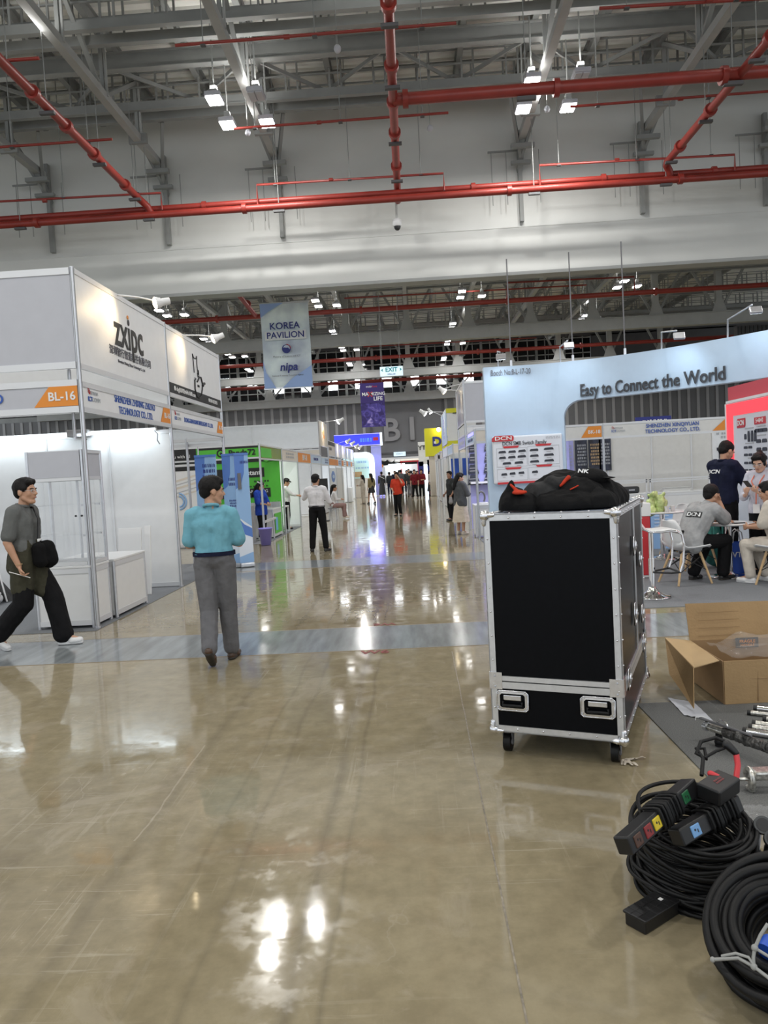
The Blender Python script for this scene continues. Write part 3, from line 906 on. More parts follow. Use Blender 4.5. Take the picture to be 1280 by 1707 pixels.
letter(t, 'MA', face_y(-2.33, 41.975, 6.0), .26, 'white', bold=.02); letter(t, 'X', face_y(-2.06, 41.975, 5.98), .38, 'redsign', bold=.03); letter(t, 'IMIZING', face_y(-1.67, 41.975, 6.0), .25, 'white', bold=.012)
letter(t, 'LIFE', face_y(-1.62, 41.975, 5.73), .30, 'white', bold=.02)
w_ = MB()
for x in (-2.5, -1.36): w_.cyl((x, 42.01, 6.6), (x, 42.01, 13.45), .012, m='steelgrey', n=4)
w_.build('hanging_wire', None, t)
t = thing('gate_exit_sign', 'small white EXIT sign over the gate in the end wall', 'sign', (-.84, 60.6, 2.9))
MB().bbox(-1.32, -.36, 60.55, 60.7, 2.86, 3.2, .01, 'signglow').build('light_box', None, t)
letter(t, 'EXIT', face_y(-.84, 60.54, 3.03), .2, 'inkgrey', space=1.3)

# ================================================================== EXHIBITION BOOTHS
mm('frost', (0.83, 0.86, 0.90), 0.35, vary=0.02)
mm('greyprint', (0.45, 0.47, 0.50), 0.5)
mm('lilac', (0.42, 0.43, 0.80), 0.45, vary=0.04)
mm('cream', (0.72, 0.66, 0.58), 0.5)
mm('paleblue', (0.55, 0.68, 0.85), 0.45, vary=0.05)
mm('yellow', (0.70, 0.68, 0.02), 0.5)
mm('shade', (0.33, 0.34, 0.35), 0.5)

class Booth:
    """one stand of the modular system; parts hang from an empty at its corner"""
    def __init__(s, label, x, y, group=None, cat='exhibition booth', name='exhibition_booth'):
        s.t = thing(name, label, cat, (x, y, 0), group=group)
    def post(s, x, y, z1, z0=0.0, w=.045):
        mb = MB()
        mb.cyl((x, y, z0), (x, y, z1), w / 2 * 1.08, m='alu', n=8)
        for a in range(4):
            dx, dy = (w / 2 + .001) * math.cos(a * math.pi / 2), (w / 2 + .001) * math.sin(a * math.pi / 2)
            mb.box(x + dx - .004, x + dx + .004, y + dy - .004, y + dy + .004, z0 + .02, z1 - .01, 'shade')
        if z0 == 0: mb.cyl((x, y, 0.006), (x, y, .025), .035, m='alu', n=10)
        return mb.build('post', None, s.t)
    def slab(s, name, a, b, z0, z1, m, th=.02, rails=True, label=None, rail=.055):
        """upright board from a to b (xy) with aluminium rails along top and bottom"""
        a, b = V((*a, 0)), V((*b, 0))
        d = (b - a).normalized(); n = V((d.y, -d.x, 0)) * th / 2
        mb = MB()
        vs = [p + q + V((0, 0, z)) for z in (z0, z1) for p, q in ((a, n), (b, n), (b, -n), (a, -n))]
        mb.add(vs, [(0, 3, 2, 1), (4, 5, 6, 7), (0, 1, 5, 4), (1, 2, 6, 5), (2, 3, 7, 6), (3, 0, 4, 7)], m)
        o = mb.build(name, None, s.t, label)
        if rails:
            for z in (z0 + rail / 2, z1 - rail / 2):
                MB().beam(a + V((0, 0, z)), b + V((0, 0, z)), .042, rail, 'aluwhite').build('rail', None, o)
        return o
    def bar(s, a, b, w=.042, h=.055, m='aluwhite', name='crossbar'):
        return MB().beam(a, b, w, h, m).build(name, None, s.t)
    def spotarm(s, a, b, tgt, power=0, col=(1, .78, .5), on=True, m='lamp_warm', size=1.0):
        """display lamp on an arm reaching out from a to b"""
        a, b = V(a), V(b)
        o = MB().tube([a, a.lerp(b, .5) + V((0, 0, .015)), b], .011, 'aluwhite', 6).build('lamp_arm', None, s.t)
        d = (V(tgt) - b).normalized()
        MB().cyl(b - d * .10 * size, b + d * .02, .045 * size, .05 * size, 'plasticwhite', 12).cyl(b + d * .0, b + d * .09 * size, .05 * size, .085 * size, 'plasticwhite', 14).build('lamp_head', None, o)
        MB().ell(b + d * .085 * size, (.075 * size, .075 * size, .03 * size), m, 12, 6, rot=d.to_track_quat('Z', 'Y').to_matrix()).build('bulb', None, o)
        if power: spot('booth_spot', b + d * .13 * size, tgt, power, 95, col, 1.0, .05)
        return o

def orange_tag(parent, tf, w, h, text, size):
    """orange slanted corner plate with the stand number, drawn in the frame tf (x along, y up)"""
    o = MB().prism([(0, 0), (w, 0), (w, h), (w * .36, h)], .004, 'orange', tf).build('number_plate', None, parent)
    letter(o, text, tf @ Matrix.Translation((w * .64, h * .48, .008)), size, 'white', bold=.02)
    return o
def fair_logo(parent, tf, s):
    g_ = letter(parent, 'VIETNAM', tf @ Matrix.Translation((0, .55 * s, 0)), .62 * s, 'greyprint', align='LEFT')
    letter(parent, 'ICT', tf @ Matrix.Translation((-.55 * s, -.28 * s, 0)), .85 * s, 'blueink', align='LEFT', bold=.015)
    letter(parent, 'COMM', tf @ Matrix.Translation((.75 * s, -.28 * s, 0)), .80 * s, 'greyprint', align='LEFT')
    mb = MB()
    for r in (.3, .5, .7):
        mb.tube([(-.45 * s + r * s * math.cos(a), .35 * s + r * s * math.sin(a), 0) for a in [k * .2 for k in range(9)]], .045 * s, 'redsign', 4, tf=tf)
    mb.build('wave_emblem', None, parent)

X = -3.7
# ---- corner booth BL-16 and its neighbour (left of the aisle, nearest)
B1_ = Booth('white double-height corner booth with orange BL-16 number plate', X, 8.45)
b = B1_
b.post(X, 8.45, 4.12); b.post(X, 11.6, 4.12); b.post(-6.7, 8.45, 4.12); b.post(-3.86, 8.55, 3.0, 2.85, .03); b.post(-3.87, 8.6, 2.52, 2.2, .028)
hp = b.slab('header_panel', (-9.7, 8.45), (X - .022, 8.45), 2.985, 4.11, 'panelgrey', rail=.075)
hs = b.slab('header_panel', (X, 8.475), (X, 11.575), 2.985, 4.11, 'white', rail=.06)
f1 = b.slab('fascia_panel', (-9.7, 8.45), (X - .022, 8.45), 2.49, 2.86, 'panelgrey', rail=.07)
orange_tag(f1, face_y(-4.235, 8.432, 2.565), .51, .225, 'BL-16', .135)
letter(f1, 'SHENZHEN ZHIXING ZHIZAO', face_y(-5.6, 8.43, 2.68), .15, 'blueink', bold=.02)
f2 = b.slab('fascia_panel', (X, 8.475), (X, 11.575), 2.49, 2.84, 'white', rail=.06)
fair_logo(f2, face_px(X + .016, 8.66, 2.68), .09)
letter(f2, 'SHENZHEN ZHIXING ZHIZAO', face_px(X + .016, 10.15, 2.735), .135, 'blueink', bold=.006, xs=.82)
letter(f2, 'TECHNOLOGY CO., LTD.', face_px(X + .016, 10.15, 2.595), .135, 'blueink', bold=.006, xs=.82)
orange_tag(f2, face_px(X + .014, 11.12, 2.545), .45, .235, 'BL-16', .11)
letter(hs, 'zxipc', face_px(X + .016, 10.07, 3.63), .62, 'black', bold=.014, xs=.80)
letter(hs, '.', face_px(X + .018, 10.05, 3.95), .30, 'orange', bold=.03)
letter(hs, '深圳智行智造科技有限公司', face_px(X + .016, 10.1, 3.345), .125, 'inkgrey', bold=.01)
letter(hs, 'Shenzhen Zhixing Zhizao Technology Co., Ltd.', face_px(X + .016, 10.1, 3.235), .052, 'inkgrey')
pw = b.slab('wall_panel', (-9.7, 11.6), (X, 11.6), 0.02, 2.47, 'white', rail=.06)
for x in (-8.65, -7.66, -6.67, -5.68, -4.69): MB().beam((x, 11.585, .05), (x, 11.585, 2.45), .03, .04, 'aluwhite').build('mullion', None, pw)
b.slab('rear_header', (-9.7, 11.6), (X - .02, 11.6), 2.80, 4.1, 'white')
b.spotarm((X, 9.72, 4.10), (-3.1, 9.72, 3.97), (-3.72, 9.35, 3.80), 26, (1, .74, .42))
lamp('tube_glow', (-4.5, 11.35, 2.44), 3.4, 1.2, (R(40), 0, 0), (.82, .93, 1), size_y=.06)
lamp('tube_glow', (-6.6, 11.35, 2.44), 5, 2.2, (R(40), 0, 0), (.82, .93, 1), size_y=.06)
for x0, x1, w_ in ((-8.2, -5.22, 'left of the power box'), (-4.98, -3.92, 'right of the power box')):
    t = thing('fluorescent_tube', 'lit white fluorescent tube along the booth wall top, ' + w_, 'lamp', (x0, 11.5, 2.45), group='booth wall tubes')
    MB().cyl((x0, 11.46, 2.46), (x1, 11.46, 2.46), .022, m='tube', n=10).build('tube', None, t)
    MB().box(x0 - .02, x1 + .02, 11.49, 11.56, 2.455, 2.50, 'plasticwhite').build('batten', None, t)
t = thing('power_box', 'small grey power box hooked over the booth wall between the tubes', 'electrical box', (-5.1, 11.5, 2.4))
MB().bbox(-5.26, -4.94, 11.40, 11.58, 2.42, 2.53, .01, 'grey').build('case', None, t)
MB().tube([(-5.02, 11.45, 2.42), (-5.0, 11.43, 2.35), (-4.97, 11.45, 2.38)], .012, 'black', 6).build('plug', None, t)
t = thing('dangling_cord', 'short dark cord dangling at the right end of the tube lamp', 'cord', (-3.88, 11.5, 2.4))
MB().tube([(-3.92, 11.46, 2.46), (-3.86, 11.45, 2.40), (-3.87, 11.45, 2.30), (-3.84, 11.46, 2.24)], .008, 'midgrey', 6).build('wire', None, t)

b = Booth('white double-height booth with the cat line-drawing header', X, 11.6)
b.post(X, 14.85, 4.12); b.post(-4.42, 14.8, 2.5, 0, .04); b.post(-6.7, 14.85, 2.5)
hs = b.slab('header_panel', (X, 11.625), (X, 14.825), 2.985, 4.10, 'white', rail=.06)
MB().box(X + .012, X + .016, 11.66, 14.80, 3.05, 3.21, 'black').build('black_strip', None, hs)
letter(hs, '● dxg050702s4d4c1688.com', face_px(X + .02, 12.45, 3.13), .10, 'white', bold=.01)
letter(hs, '● 0769-8270255', face_px(X + .02, 14.2, 3.13), .09, 'white', bold=.01)
k_ = MB()
def ln(pts, r, m='black'): k_.tube([(X + .018, 13.30 + p[0], 3.55 + p[1]) for p in pts], r, m, 5)
ln([(-.24, -.02), (-.25, .18), (-.28, .30), (-.20, .24), (-.10, .24), (-.02, .30), (-.04, .16), (-.02, .05), (.02, -.02)], .008)
ln([(-.02, .05), (.04, .06), (.05, -.04), (-.02, -.07), (-.04, 0), (0, .02)], .007)
ln([(-.22, -.10), (-.19, -.14), (-.14, -.11)], .007); ln([(-.24, -.14), (-.26, -.30), (-.18, -.42), (-.02, -.44), (.12, -.38), (.20, -.26)], .014)
ln([(.20, -.26), (.24, -.16), (.16, -.05), (.06, -.06), (-.02, -.12), (-.10, -.16)], .016); ln([(.22, -.2), (.28, -.16), (.36, -.14)], .03)
letter(hs, 'KISN', face_px(X + .018, 13.28, 3.24 + .08), .06, 'black')
k_.build('line_drawing', None, hs)
f2 = b.slab('fascia_panel', (X, 11.625), (X, 14.825), 2.49, 2.84, 'white', rail=.06)
fair_logo(f2, face_px(X + .016, 11.85, 2.68), .085)
letter(f2, 'DONGGUAN RUNXI INTELLIGENT CO., LTD.', face_px(X + .016, 13.2, 2.66), .105, 'blueink', bold=.004, xs=.85)
orange_tag(f2, face_px(X + .014, 14.36, 2.545), .43, .235, 'BL-16', .10)
b.bar((-4.42, 14.8, 2.46), (X, 14.85, 2.46)); b.bar((-9, 14.85, 2.46), (X, 14.85, 2.46)); b.bar((-6.6, 14.85, 2.36), (X, 14.85, 2.36))
b.spotarm((X, 12.5, 4.08), (-3.1, 12.55, 4.02), (-3.72, 12.3, 3.75), 22, (1, .74, .42))

# ---- furniture of the corner booth
def cabinet_counter(name, label, cat, x0, x1, y0, y1, h, group=None):
    t = thing(name, label, cat, ((x0 + x1) / 2, (y0 + y1) / 2, 0), group=group)
    MB().box(x0 + .012, x1 - .012, y0 + .012, y1 - .012, .05, h - .03, 'laminate').build('body', None, t)
    MB().bbox(x0, x1, y0, y1, h - .03, h, .006, 'laminate').build('top', None, t)
    for px, py in ((x0 + .02, y0 + .02), (x1 - .02, y0 + .02), (x0 + .02, y1 - .02), (x1 - .02, y1 - .02)):
        MB().cyl((px, py, .006), (px, py, h - .03), .022, m='alu', n=8).build('post', None, t)
    for z in (.07, h - .06):
        r_ = MB()
        r_.box(x0 + .02, x1 - .02, y0 + .004, y0 + .02, z - .03, z + .03, 'aluwhite'); r_.box(x1 - .02, x1 - .004, y0 + .02, y1 - .02, z - .03, z + .03, 'aluwhite')
        r_.build('rail', None, t)
    return t
sc = cabinet_counter('display_showcase', 'tall glass display showcase with white cupboard base at the booth corner', 'showcase', -4.42, -3.74, 8.47, 9.0, .735)
for (x, y) in ((-4.40, 8.49), (-3.76, 8.49), (-3.76, 8.98), (-4.40, 8.98)):
    MB().cyl((x, y, .73), (x, y, 2.07), .022, m='alu', n=8).build('upright', None, sc)
for z0, z1, nm in ((1.76, 2.06, 'head_panel'),):
    h_ = MB()
    for yy in (8.475, 8.99): h_.box(-4.38, -3.78, yy - .004, yy + .004, z0, z1, 'panelgrey')
    h_.box(-3.766, -3.758, 8.5, 8.97, z0, z1, 'panelgrey'); h_.box(-4.404, -4.396, 8.5, 8.97, z0, z1, 'panelgrey'); h_.box(-4.4, -3.76, 8.48, 8.99, 2.05, 2.06, 'panelgrey')
    h_.build(nm, None, sc)
for z in (1.74, 2.05, .76):
    r_ = MB()
    for yy in (8.49, 8.98): r_.box(-4.38, -3.78, yy - .014, yy + .014, z - .02, z + .02, 'aluwhite')
    for xx in (-4.40, -3.76): r_.box(xx - .014, xx + .014, 8.51, 8.96, z - .02, z + .02, 'aluwhite')
    r_.build('frame_rail', None, sc)
for z in (1.09, 1.44):
    MB().box(-4.38, -3.78, 8.51, 8.96, z - .004, z + .004, 'glass').build('glass_shelf', None, sc)
    c_ = MB()
    for xx, yy in ((-4.37, 8.50), (-3.79, 8.88), (-3.79, 8.52)): c_.box(xx - .03, xx + .03, yy - .012, yy + .012, z - .02, z + .002, 'alu')
    c_.build('shelf_clip', None, sc)
MB().box(-4.38, -3.78, 8.480, 8.485, .78, 1.72, 'glass').build('glass_pane', None, sc)
MB().box(-3.763, -3.758, 8.51, 8.96, .78, 1.72, 'glass').build('glass_pane', None, sc)
MB().cyl((-4.06, 8.985, .75), (-4.06, 8.985, 1.72), .018, m='alu', n=8).build('door_stile', None, sc)
k_ = MB()
for xx in (-3.80, -3.87): k_.cyl((xx, 8.476, 1.31), (xx, 8.462, 1.31), .012, m='dark', n=8)
k_.build('lock', None, sc)
cabinet_counter('booth_counter', 'low white cabinet counter beside the glass showcase', 'counter', -4.55, -3.70, 9.05, 10.12, .735)
for i, (x0, lab, h_) in enumerate(((-4.40, 'wide white foam board leaning on the booth wall', 1.0), (-4.02, 'narrow white foam board at the right of the leaning pair', 1.02))):
    mb = MB(); w_ = .34 if i == 0 else .09
    tf = Matrix.Translation((x0, 10.85 + i * .03, .008)) @ Matrix.Rotation(R(-9), 4, 'X')
    mb.bbox(0, w_, 0, .035, 0, h_, .004, 'plasticwhite', tf)
    tag(mb.build('foam_board'), lab, 'board')
# fabric bundle at the left edge
t = thing('folded_canopy', 'black fabric canopy with white poles leaning at the left edge behind the walking man', 'canopy', (-6.2, 10.8, 0))
k_ = MB()
def tri(u, v):
    w_ = (1 - v) * .55
    return (-6.52 + w_ * u + .02 * math.sin(9 * u), 10.85 + .1 * math.sin(u * 6 + v), .02 + .60 * v)
k_.grid(tri, 8, 8, 'black'); k_.grid(lambda u, v: tri(u, v)[:1] + (tri(u, v)[1] + .12, tri(u, v)[2]), 8, 8, 'black')
k_.build('fabric', None, t)
for q in (0, .09): MB().cyl((-6.12 + q, 10.74, .02), (-6.26 + q, 10.80, .55), .012, m='plasticwhite', n=8).build('pole', None, t)
mb = MB()
for k in range(9): mb.ell((-6.30 + .3 * rnd.random(), 10.45 + .2 * rnd.random(), .09 + .09 * rnd.random()), (.13, .11, .085))
tag(link('plastic_bag', union(mb, .02, 'plasticwhite', 2, .03, 9)), 'crumpled white plastic bag on the carpet at the left edge', 'bag')

# ---- blue roll-up banners in front of the cat booth
mm('bannermid', (0.30, 0.50, 0.80), 0.4)
mm('bannerpale', (0.76, 0.83, 0.93), 0.4)
mm('bannerdeep', (0.10, 0.22, 0.60), 0.4)
def rollup(x, y, rz, w_, label, lines):
    t = thing('rollup_banner', label, 'banner stand', (x, y, 0), 0, 'blue roll-up banners')
    tf = rotz(rz, (x, y, 0))
    MB(tf).bbox(-w_ / 2, w_ / 2, -.07, .07, .006, .09, .02, 'alu').build('base', None, t)
    p = MB(tf).box(-w_ / 2, w_ / 2, -.004, .004, .09, 2.10, 'bannerpale').build('printed_sheet', None, t)
    MB(tf).box(-w_ / 2 - .004, w_ / 2 + .004, -.014, .014, 2.08, 2.12, 'bannerdeep').build('top_rail', None, t)
    MB(tf).cyl((0, .03, .08), (0, .02, 2.08), .01, m='alu', n=6).build('support_pole', None, t)
    s = MB(tf)
    s.add([(-w_ / 2, -.006, 2.08), (-w_ / 2, -.006, 1.45), (-w_ / 2 + .10, -.006, 1.52), (-w_ / 2 + .17, -.006, 1.75), (-w_ / 2 + .19, -.006, 2.08)], [(0, 1, 2, 3, 4)], 'bannerdeep')
    s.add([(-w_ / 2 + .0, -.0055, 1.5), (-w_ / 2, -.0055, .95), (w_ / 2, -.0055, .75), (w_ / 2, -.0055, 2.08), (-w_ / 2 + .16, -.0055, 2.08)], [(0, 1, 2, 3, 4)], 'bannermid')
    s.add([(-w_ / 2, -.006, .95), (-w_ / 2 + .12, -.006, .80), (w_ / 2, -.006, .72), (w_ / 2, -.006, .55), (-w_ / 2 + .1, -.006, .62)], [(0, 1, 2, 3, 4)], 'bannerdeep')
    s.add([(-w_ / 2, -.006, .09), (w_ / 2, -.006, .09), (w_ / 2, -.006, .28), (-w_ / 2, -.006, .2)], [(0, 1, 2, 3)], 'bannermid')
    s.build('printed_shapes', None, p)
    for i, (n_, sz, z) in enumerate(lines):
        bars(p, tf @ frame((.05, -.006, z), (1, 0, 0), (0, 0, 1)), w_ * .62, n_ * sz, n_, 'navyink', int(z * 100), 'printed_text')
    return t
rollup(-3.78, 13.75, 0, .40, 'blue roll-up banner farthest left behind the man in the blue polo', [(3, .10, 1.82), (9, .06, 1.22)])
rollup(-3.36, 13.8, R(-22), .30, 'blue roll-up banner in the middle of the three', [(2, .09, 1.60), (3, .05, 1.2)])
rollup(-3.12, 13.75, R(24), .26, 'narrow blue roll-up banner nearest the aisle', [(1, .08, 1.95)])
MB().box(-3.19, -3.13, 13.70, 13.715, 1.45, 1.75, 'midgrey').build('printed_photo', None, bpy.data.objects['rollup_banner.002'])

# ---- green booth across the side aisle
b = Booth('green walled booth with black round logo on its fascia', X, 18.4)
b.post(X, 18.4, 2.5); b.post(X, 21.5, 2.48); b.post(-5.22, 18.4, 2.5)
f = b.slab('fascia_panel', (-10.5, 18.4), (X - .02, 18.4), 2.13, 2.49, 'green', rail=.04)
MB().box(-10.5, -5.27, 18.382, 18.388, 2.17, 2.45, 'black').build('black_field', None, f)
MB().box(-5.2, X - .03, 18.383, 18.388, 2.40, 2.45, 'black').build('black_field', None, f)
letter(f, 'you with AI', face_y(-5.68, 18.375, 2.27), .11, 'white')
letter(f, 'Panda72', face_y(-4.13, 18.375, 2.29), .20, 'black', bold=.025)
k_ = MB(); disc(k_, (-4.66, 18.375, 2.30), .10, 'black', 20); disc(k_, (-4.66, 18.372, 2.30), .06, 'green', 16); disc(k_, (-4.65, 18.370, 2.29), .035, 'black', 12)
k_.build('round_logo', None, f)
mm('greenglass', (0.05, 0.16, 0.02), 0.15)
f2 = b.slab('fascia_panel', (X, 18.42), (X, 21.48), 2.10, 2.48, 'greenglass', rail=.04)
MB().box(X + .012, X + .016, 18.5, 19.9, 2.16, 2.40, 'green').build('lit_field', None, f2)
w_ = b.slab('back_wall', (-10.5, 21.4), (X - .05, 21.4), .02, 2.42, 'green', label='bright green printed back wall')
MB().box(-10.5, X - .08, 21.375, 21.388, 2.12, 2.32, 'black').build('black_band', None, w_)
k_ = MB()
for q in (-.13, .13): k_.tube([(-3.98 + q + .08 * math.cos(a), 21.36, 2.2 + .08 * math.sin(a)) for a in [i * .42 for i in range(15)]], .022, 'green', 5, True)
k_.build('ring_logo', None, w_)
letter(w_, 'PANDA72', face_y(-4.72, 21.36, 2.26), .10, 'green')
MB().box(-6.4, -4.20, 21.375, 21.388, 1.68, 1.95, 'black').build('black_band', None, w_)
letter(w_, 'AI Assistant', face_y(-4.78, 21.36, 1.81), .20, 'white', bold=.015)
bars(w_, face_y(-4.3, 21.372, 1.56), .5, .08, 1, 'black', 3); bars(w_, face_y(-4.55, 21.372, 1.42), .9, .07, 1, 'black', 4)
MB().box(-5.6, -4.05, 21.375, 21.388, 1.10, 1.36, 'black').build('black_band', None, w_)
letter(w_, 'MARKETING', face_y(-4.45, 21.36, 1.27), .12, 'white')
MB().box(-10.5, X - .08, 21.37, 21.385, .03, .95, 'greyprint').build('skirting_board', None, w_)
w2 = b.slab('front_wall', (-10.5, 18.42), (-5.28, 18.42), .02, 2.08, 'white', label='white front wall with pale gold swoosh')
k_ = MB()
for q, (z0, dz) in enumerate(((1.78, .05), (1.70, .02), (1.60, .05), (1.50, .02), (1.40, .04))):
    k_.grid(lambda u, v: (-8 + 2.7 * u, 18.405, z0 - .45 + .45 * u ** 1.6 + dz * v), 12, 1, 'cream' if q % 2 == 0 else 'greyprint')
k_.build('swoosh_print', None, w2)
k_ = MB()
for r in (.12, .18): k_.tube([(-5.78 + r * math.cos(a), 18.40, 1.17 + r * 1.1 * math.sin(a)) for a in [i * .25 - 1.5 for i in range(13)]], .022, 'bannermid', 5)
k_.build('arc_logo', None, w2)
for nm, z0, z1 in (('black', 1.92, 2.08),):
    MB().box(-10.5, -5.3, 18.402, 18.408, z0, z1, nm).build('black_band', None, w2)
b.bar((X, 18.45, .55), (X, 20.0, .56))
t = cabinet_counter('booth_counter', 'white counter with green screen graphic in the green booth', 'counter', -4.35, -3.76, 20.05, 21.35, .80)
MB().box(-3.758, -3.752, 20.2, 21.2, .12, .66, 'green').build('front_graphic', None, t); MB().box(-3.751, -3.749, 20.3, 20.6, .2, .55, 'skyblue').build('printed_figure', None, t)
MB().box(-4.3, -3.8, 20.1, 21.3, .80, 1.0, 'glass').build('glass_case', None, t)
t = thing('waste_bin', 'lilac plastic waste bin at the post of the green booth', 'bin', (-3.62, 18.15, 0))
mm('lilacplastic', (0.28, 0.26, 0.78), 0.35)
k_ = MB(); k_.lathe([(.001, .006), (.12, .006), (.165, .40), (.175, .40), (.175, .425), (.155, .425), (.11, .03), (.001, .03)], 'lilacplastic', 20, (-3.62, 18.12, 0)); k_.build('bucket', None, t)
t = thing('notice_board', 'white board on a grey stand left of the girl in blue', 'notice board', (-4.4, 18.9, 0))
MB().bbox(-4.42, -4.12, 18.95, 18.98, .75, 1.40, .01, 'plasticwhite').build('board', None, t)
MB().box(-4.32, -4.08, 18.99, 19.2, .006, .95, 'grey').build('stand', None, t)

# ---- booths further down the left of the aisle
b = Booth('white booth with pale lit fascia next to the green booth', X, 21.5)
b.post(X, 24.5, 2.48)
f = b.slab('fascia_panel', (X, 21.52), (X, 24.48), 2.10, 2.47, 'cream', rail=.04)
bars(f, face_px(X + .012, 23, 2.29), 1.6, .2, 2, 'greyprint', 5)
w_ = b.slab('back_wall', (-9.5, 24.5), (X, 24.5), .02, 2.45, 'frost')
for x in (-6.7, -5.7, -4.7): MB().beam((x, 24.485, .05), (x, 24.485, 2.4), .03, .04, 'aluwhite').build('mullion', None, w_)
b.slab('side_wall', (-9.5, 21.55), (-9.5, 24.5), .02, 2.45, 'frost')
lamp('booth_glow', (-5.2, 22.8, 2.4), 35, 1.2, color=(.95, 1, .85))
t = thing('booth_table', 'white framed table with grey front panel in the second booth past the green one', 'table', (-4, 22.2, 0))
MB().bbox(-4.7, -3.72, 21.75, 22.45, .75, .79, .01, 'laminate').build('table_top', None, t)
MB().box(-4.6, -3.84, 21.80, 21.83, .12, .74, 'grey').build('front_panel', None, t)
for px, py in ((-4.67, 21.78), (-3.75, 21.78), (-4.67, 22.42), (-3.75, 22.42)): MB().box(px - .025, px + .025, py - .025, py + .025, .006, .75, 'laminate').build('leg', None, t)
MB().box(-4.65, -3.77, 21.77, 21.80, .09, .13, 'laminate').build('lower_rail', None, t)
t = thing('laptop', 'black laptop and folded cloth on the white framed table', 'laptop', (-4.3, 22.1, .79))
MB().bbox(-4.62, -4.2, 21.9, 22.2, .79, .815, .006, 'dark').build('keyboard_base', None, t); MB().bbox(-4.62, -4.2, 22.2, 22.23, .80, 1.0, .006, 'dark').build('screen', None, t)

b = Booth('white booth with wide orange BM-18 fascia', X, 24.5)
b.post(X, 27.75, 2.48); b.post(X, 31.0, 2.48)
f = b.slab('fascia_panel', (X, 24.55), (X, 27.7), 2.08, 2.46, 'orange', rail=.03); letter(f, 'BM-18', face_px(X + .015, 26.2, 2.27), .26, 'white', bold=.02, xs=1.6)
f = b.slab('fascia_panel', (X, 27.8), (X, 30.95), 2.08, 2.46, 'paleblue', rail=.04); letter(f, 'VIETNAM ICTCOMM', face_px(X + .015, 29.3, 2.27), .15, 'navyink')
b.slab('back_wall', (-9.5, 31.0), (X, 31.0), .02, 2.45, 'frost'); b.slab('side_wall', (-6.7, 24.6), (-6.7, 31.0), .02, 2.45, 'frost')
lamp('booth_glow', (-5.2, 27.8, 2.4), 45, 1.5, color=(.9, .96, 1))
hd = b.slab('rear_header', (-13.5, 31.05), (X - .05, 31.05), 2.78, 3.86, 'frost', rail=.05)
MB().beam((-6.5, 31.02, 2.8), (-6.5, 31.02, 3.84), .03, .04, 'aluwhite').build('mullion', None, hd)
b.slab('rear_fascia', (-13.5, 31.05), (X - .05, 31.05), 2.47, 2.74, 'cream', rail=.04)

ROW = [(31.0, 33.9, 2.85, 3.92, 'cream', 'tall warm lit header with brown emblem'), (33.9, 37.0, 2.5, 3.22, 'cream', 'pale header with black top band'), (37.0, 40.0, 2.5, 3.2, 'frost', 'header under two warm lamps'),
       (40.0, 43.0, 2.5, 3.2, 'frost', 'plain header, just past the warm lamps'), (43.0, 46.0, 2.5, 3.15, 'paleblue', 'bluish header beside the arch'), (46.0, 49.0, 2.5, 3.15, 'frost', 'last header before the glowing arch')]
for i, (y0, y1, z0, z1, m, lab) in enumerate(ROW):
    b = Booth('white aisle booth on the left with ' + lab, X, y0, 'far booths left of the aisle')
    b.post(X, y1, z1)
    h_ = b.slab('header_panel', (X, y0 + .05), (X, y1 - .05), z0, z1, m, rail=.04)
    f = b.slab('fascia_panel', (X, y0 + .05), (X, y1 - .05), 2.05, 2.42, 'paleblue' if i % 2 == 0 else 'frost', rail=.04)
    if i: MB().box(X + .012, X + .02, y0 + .1, y0 + 1.2 + (2 if i == 1 else 0), 2.09, 2.38, 'orange').build('number_plate', None, f)
    bars(f, face_px(X + .012, (y0 + y1) / 2 + .5, 2.24), 1.3, .2, 2, 'navyink', i + 7)
    b.slab('back_wall', (-9, y1), (X - .05, y1), .02, 2.4, 'frost'); b.slab('side_wall', (-6.7, y0 + .05), (-6.7, y1), .02, 2.4, 'frost')
    lamp('booth_glow', (-5.2, (y0 + y1) / 2, 2.4), 40, 1.2, color=(.9, .96, 1))
    if i == 0:
        k_ = MB(); k_.ell((X + .015, 32.4, 3.45), (.01, .35, .12), 'wood', 12, 6); k_.ell((X + .015, 32.5, 3.28), (.01, .2, .08), 'orange', 12, 6); k_.build('emblem', None, h_)
        MB().bbox(-4.2, -3.72, 31.6, 33.5, .006, .9, .02, 'laminate').build('counter', None, b.t)
        b.spotarm((X, 32.2, 3.9), (-2.9, 32.3, 3.95), (X, 32.2, 3.5), 50, m='lamp', size=1.5)
    if i == 1:
        MB().box(X + .012, X + .02, y0 + .1, y1 - .1, 3.0, 3.2, 'black').build('black_band', None, h_)
        bars(h_, face_px(X + .012, 34.9, 2.85), 1.3, .22, 1, 'black', 21)
        p = MB().box(X - .01, X + .02, 33.95, 36.8, .5, 1.95, 'frost').build('poster', None, b.t)
        k_ = MB(); k_.ell((X + .022, 35.4, 1.55), (.008, .85, .27), 'bannerdeep', 20, 10); k_.ell((X + .026, 35.5, 1.55), (.008, .55, .10), 'paleblue', 16, 6); k_.build('round_picture', None, p)
        MB().box(-4.3, -3.72, 34, 36.8, .006, .48, 'laminate').build('counter', None, b.t)
    if i == 2:
        MB().box(X - .02, X, 37.1, 41, .006, 2.0, 'white').build('end_wall', None, b.t)
    if i >= 2:
        b.spotarm((X, y0 + 1.2, z1), (-3.1, y0 + 1.2, z1 + .12), (X, y0 + 1.3, z1 - .3), 30, size=1.3)
    if i == 4: MB().bbox(-4.2, -3.5, 43.4, 44.6, .006, .85, .02, 'laminate').build('counter', None, b.t)
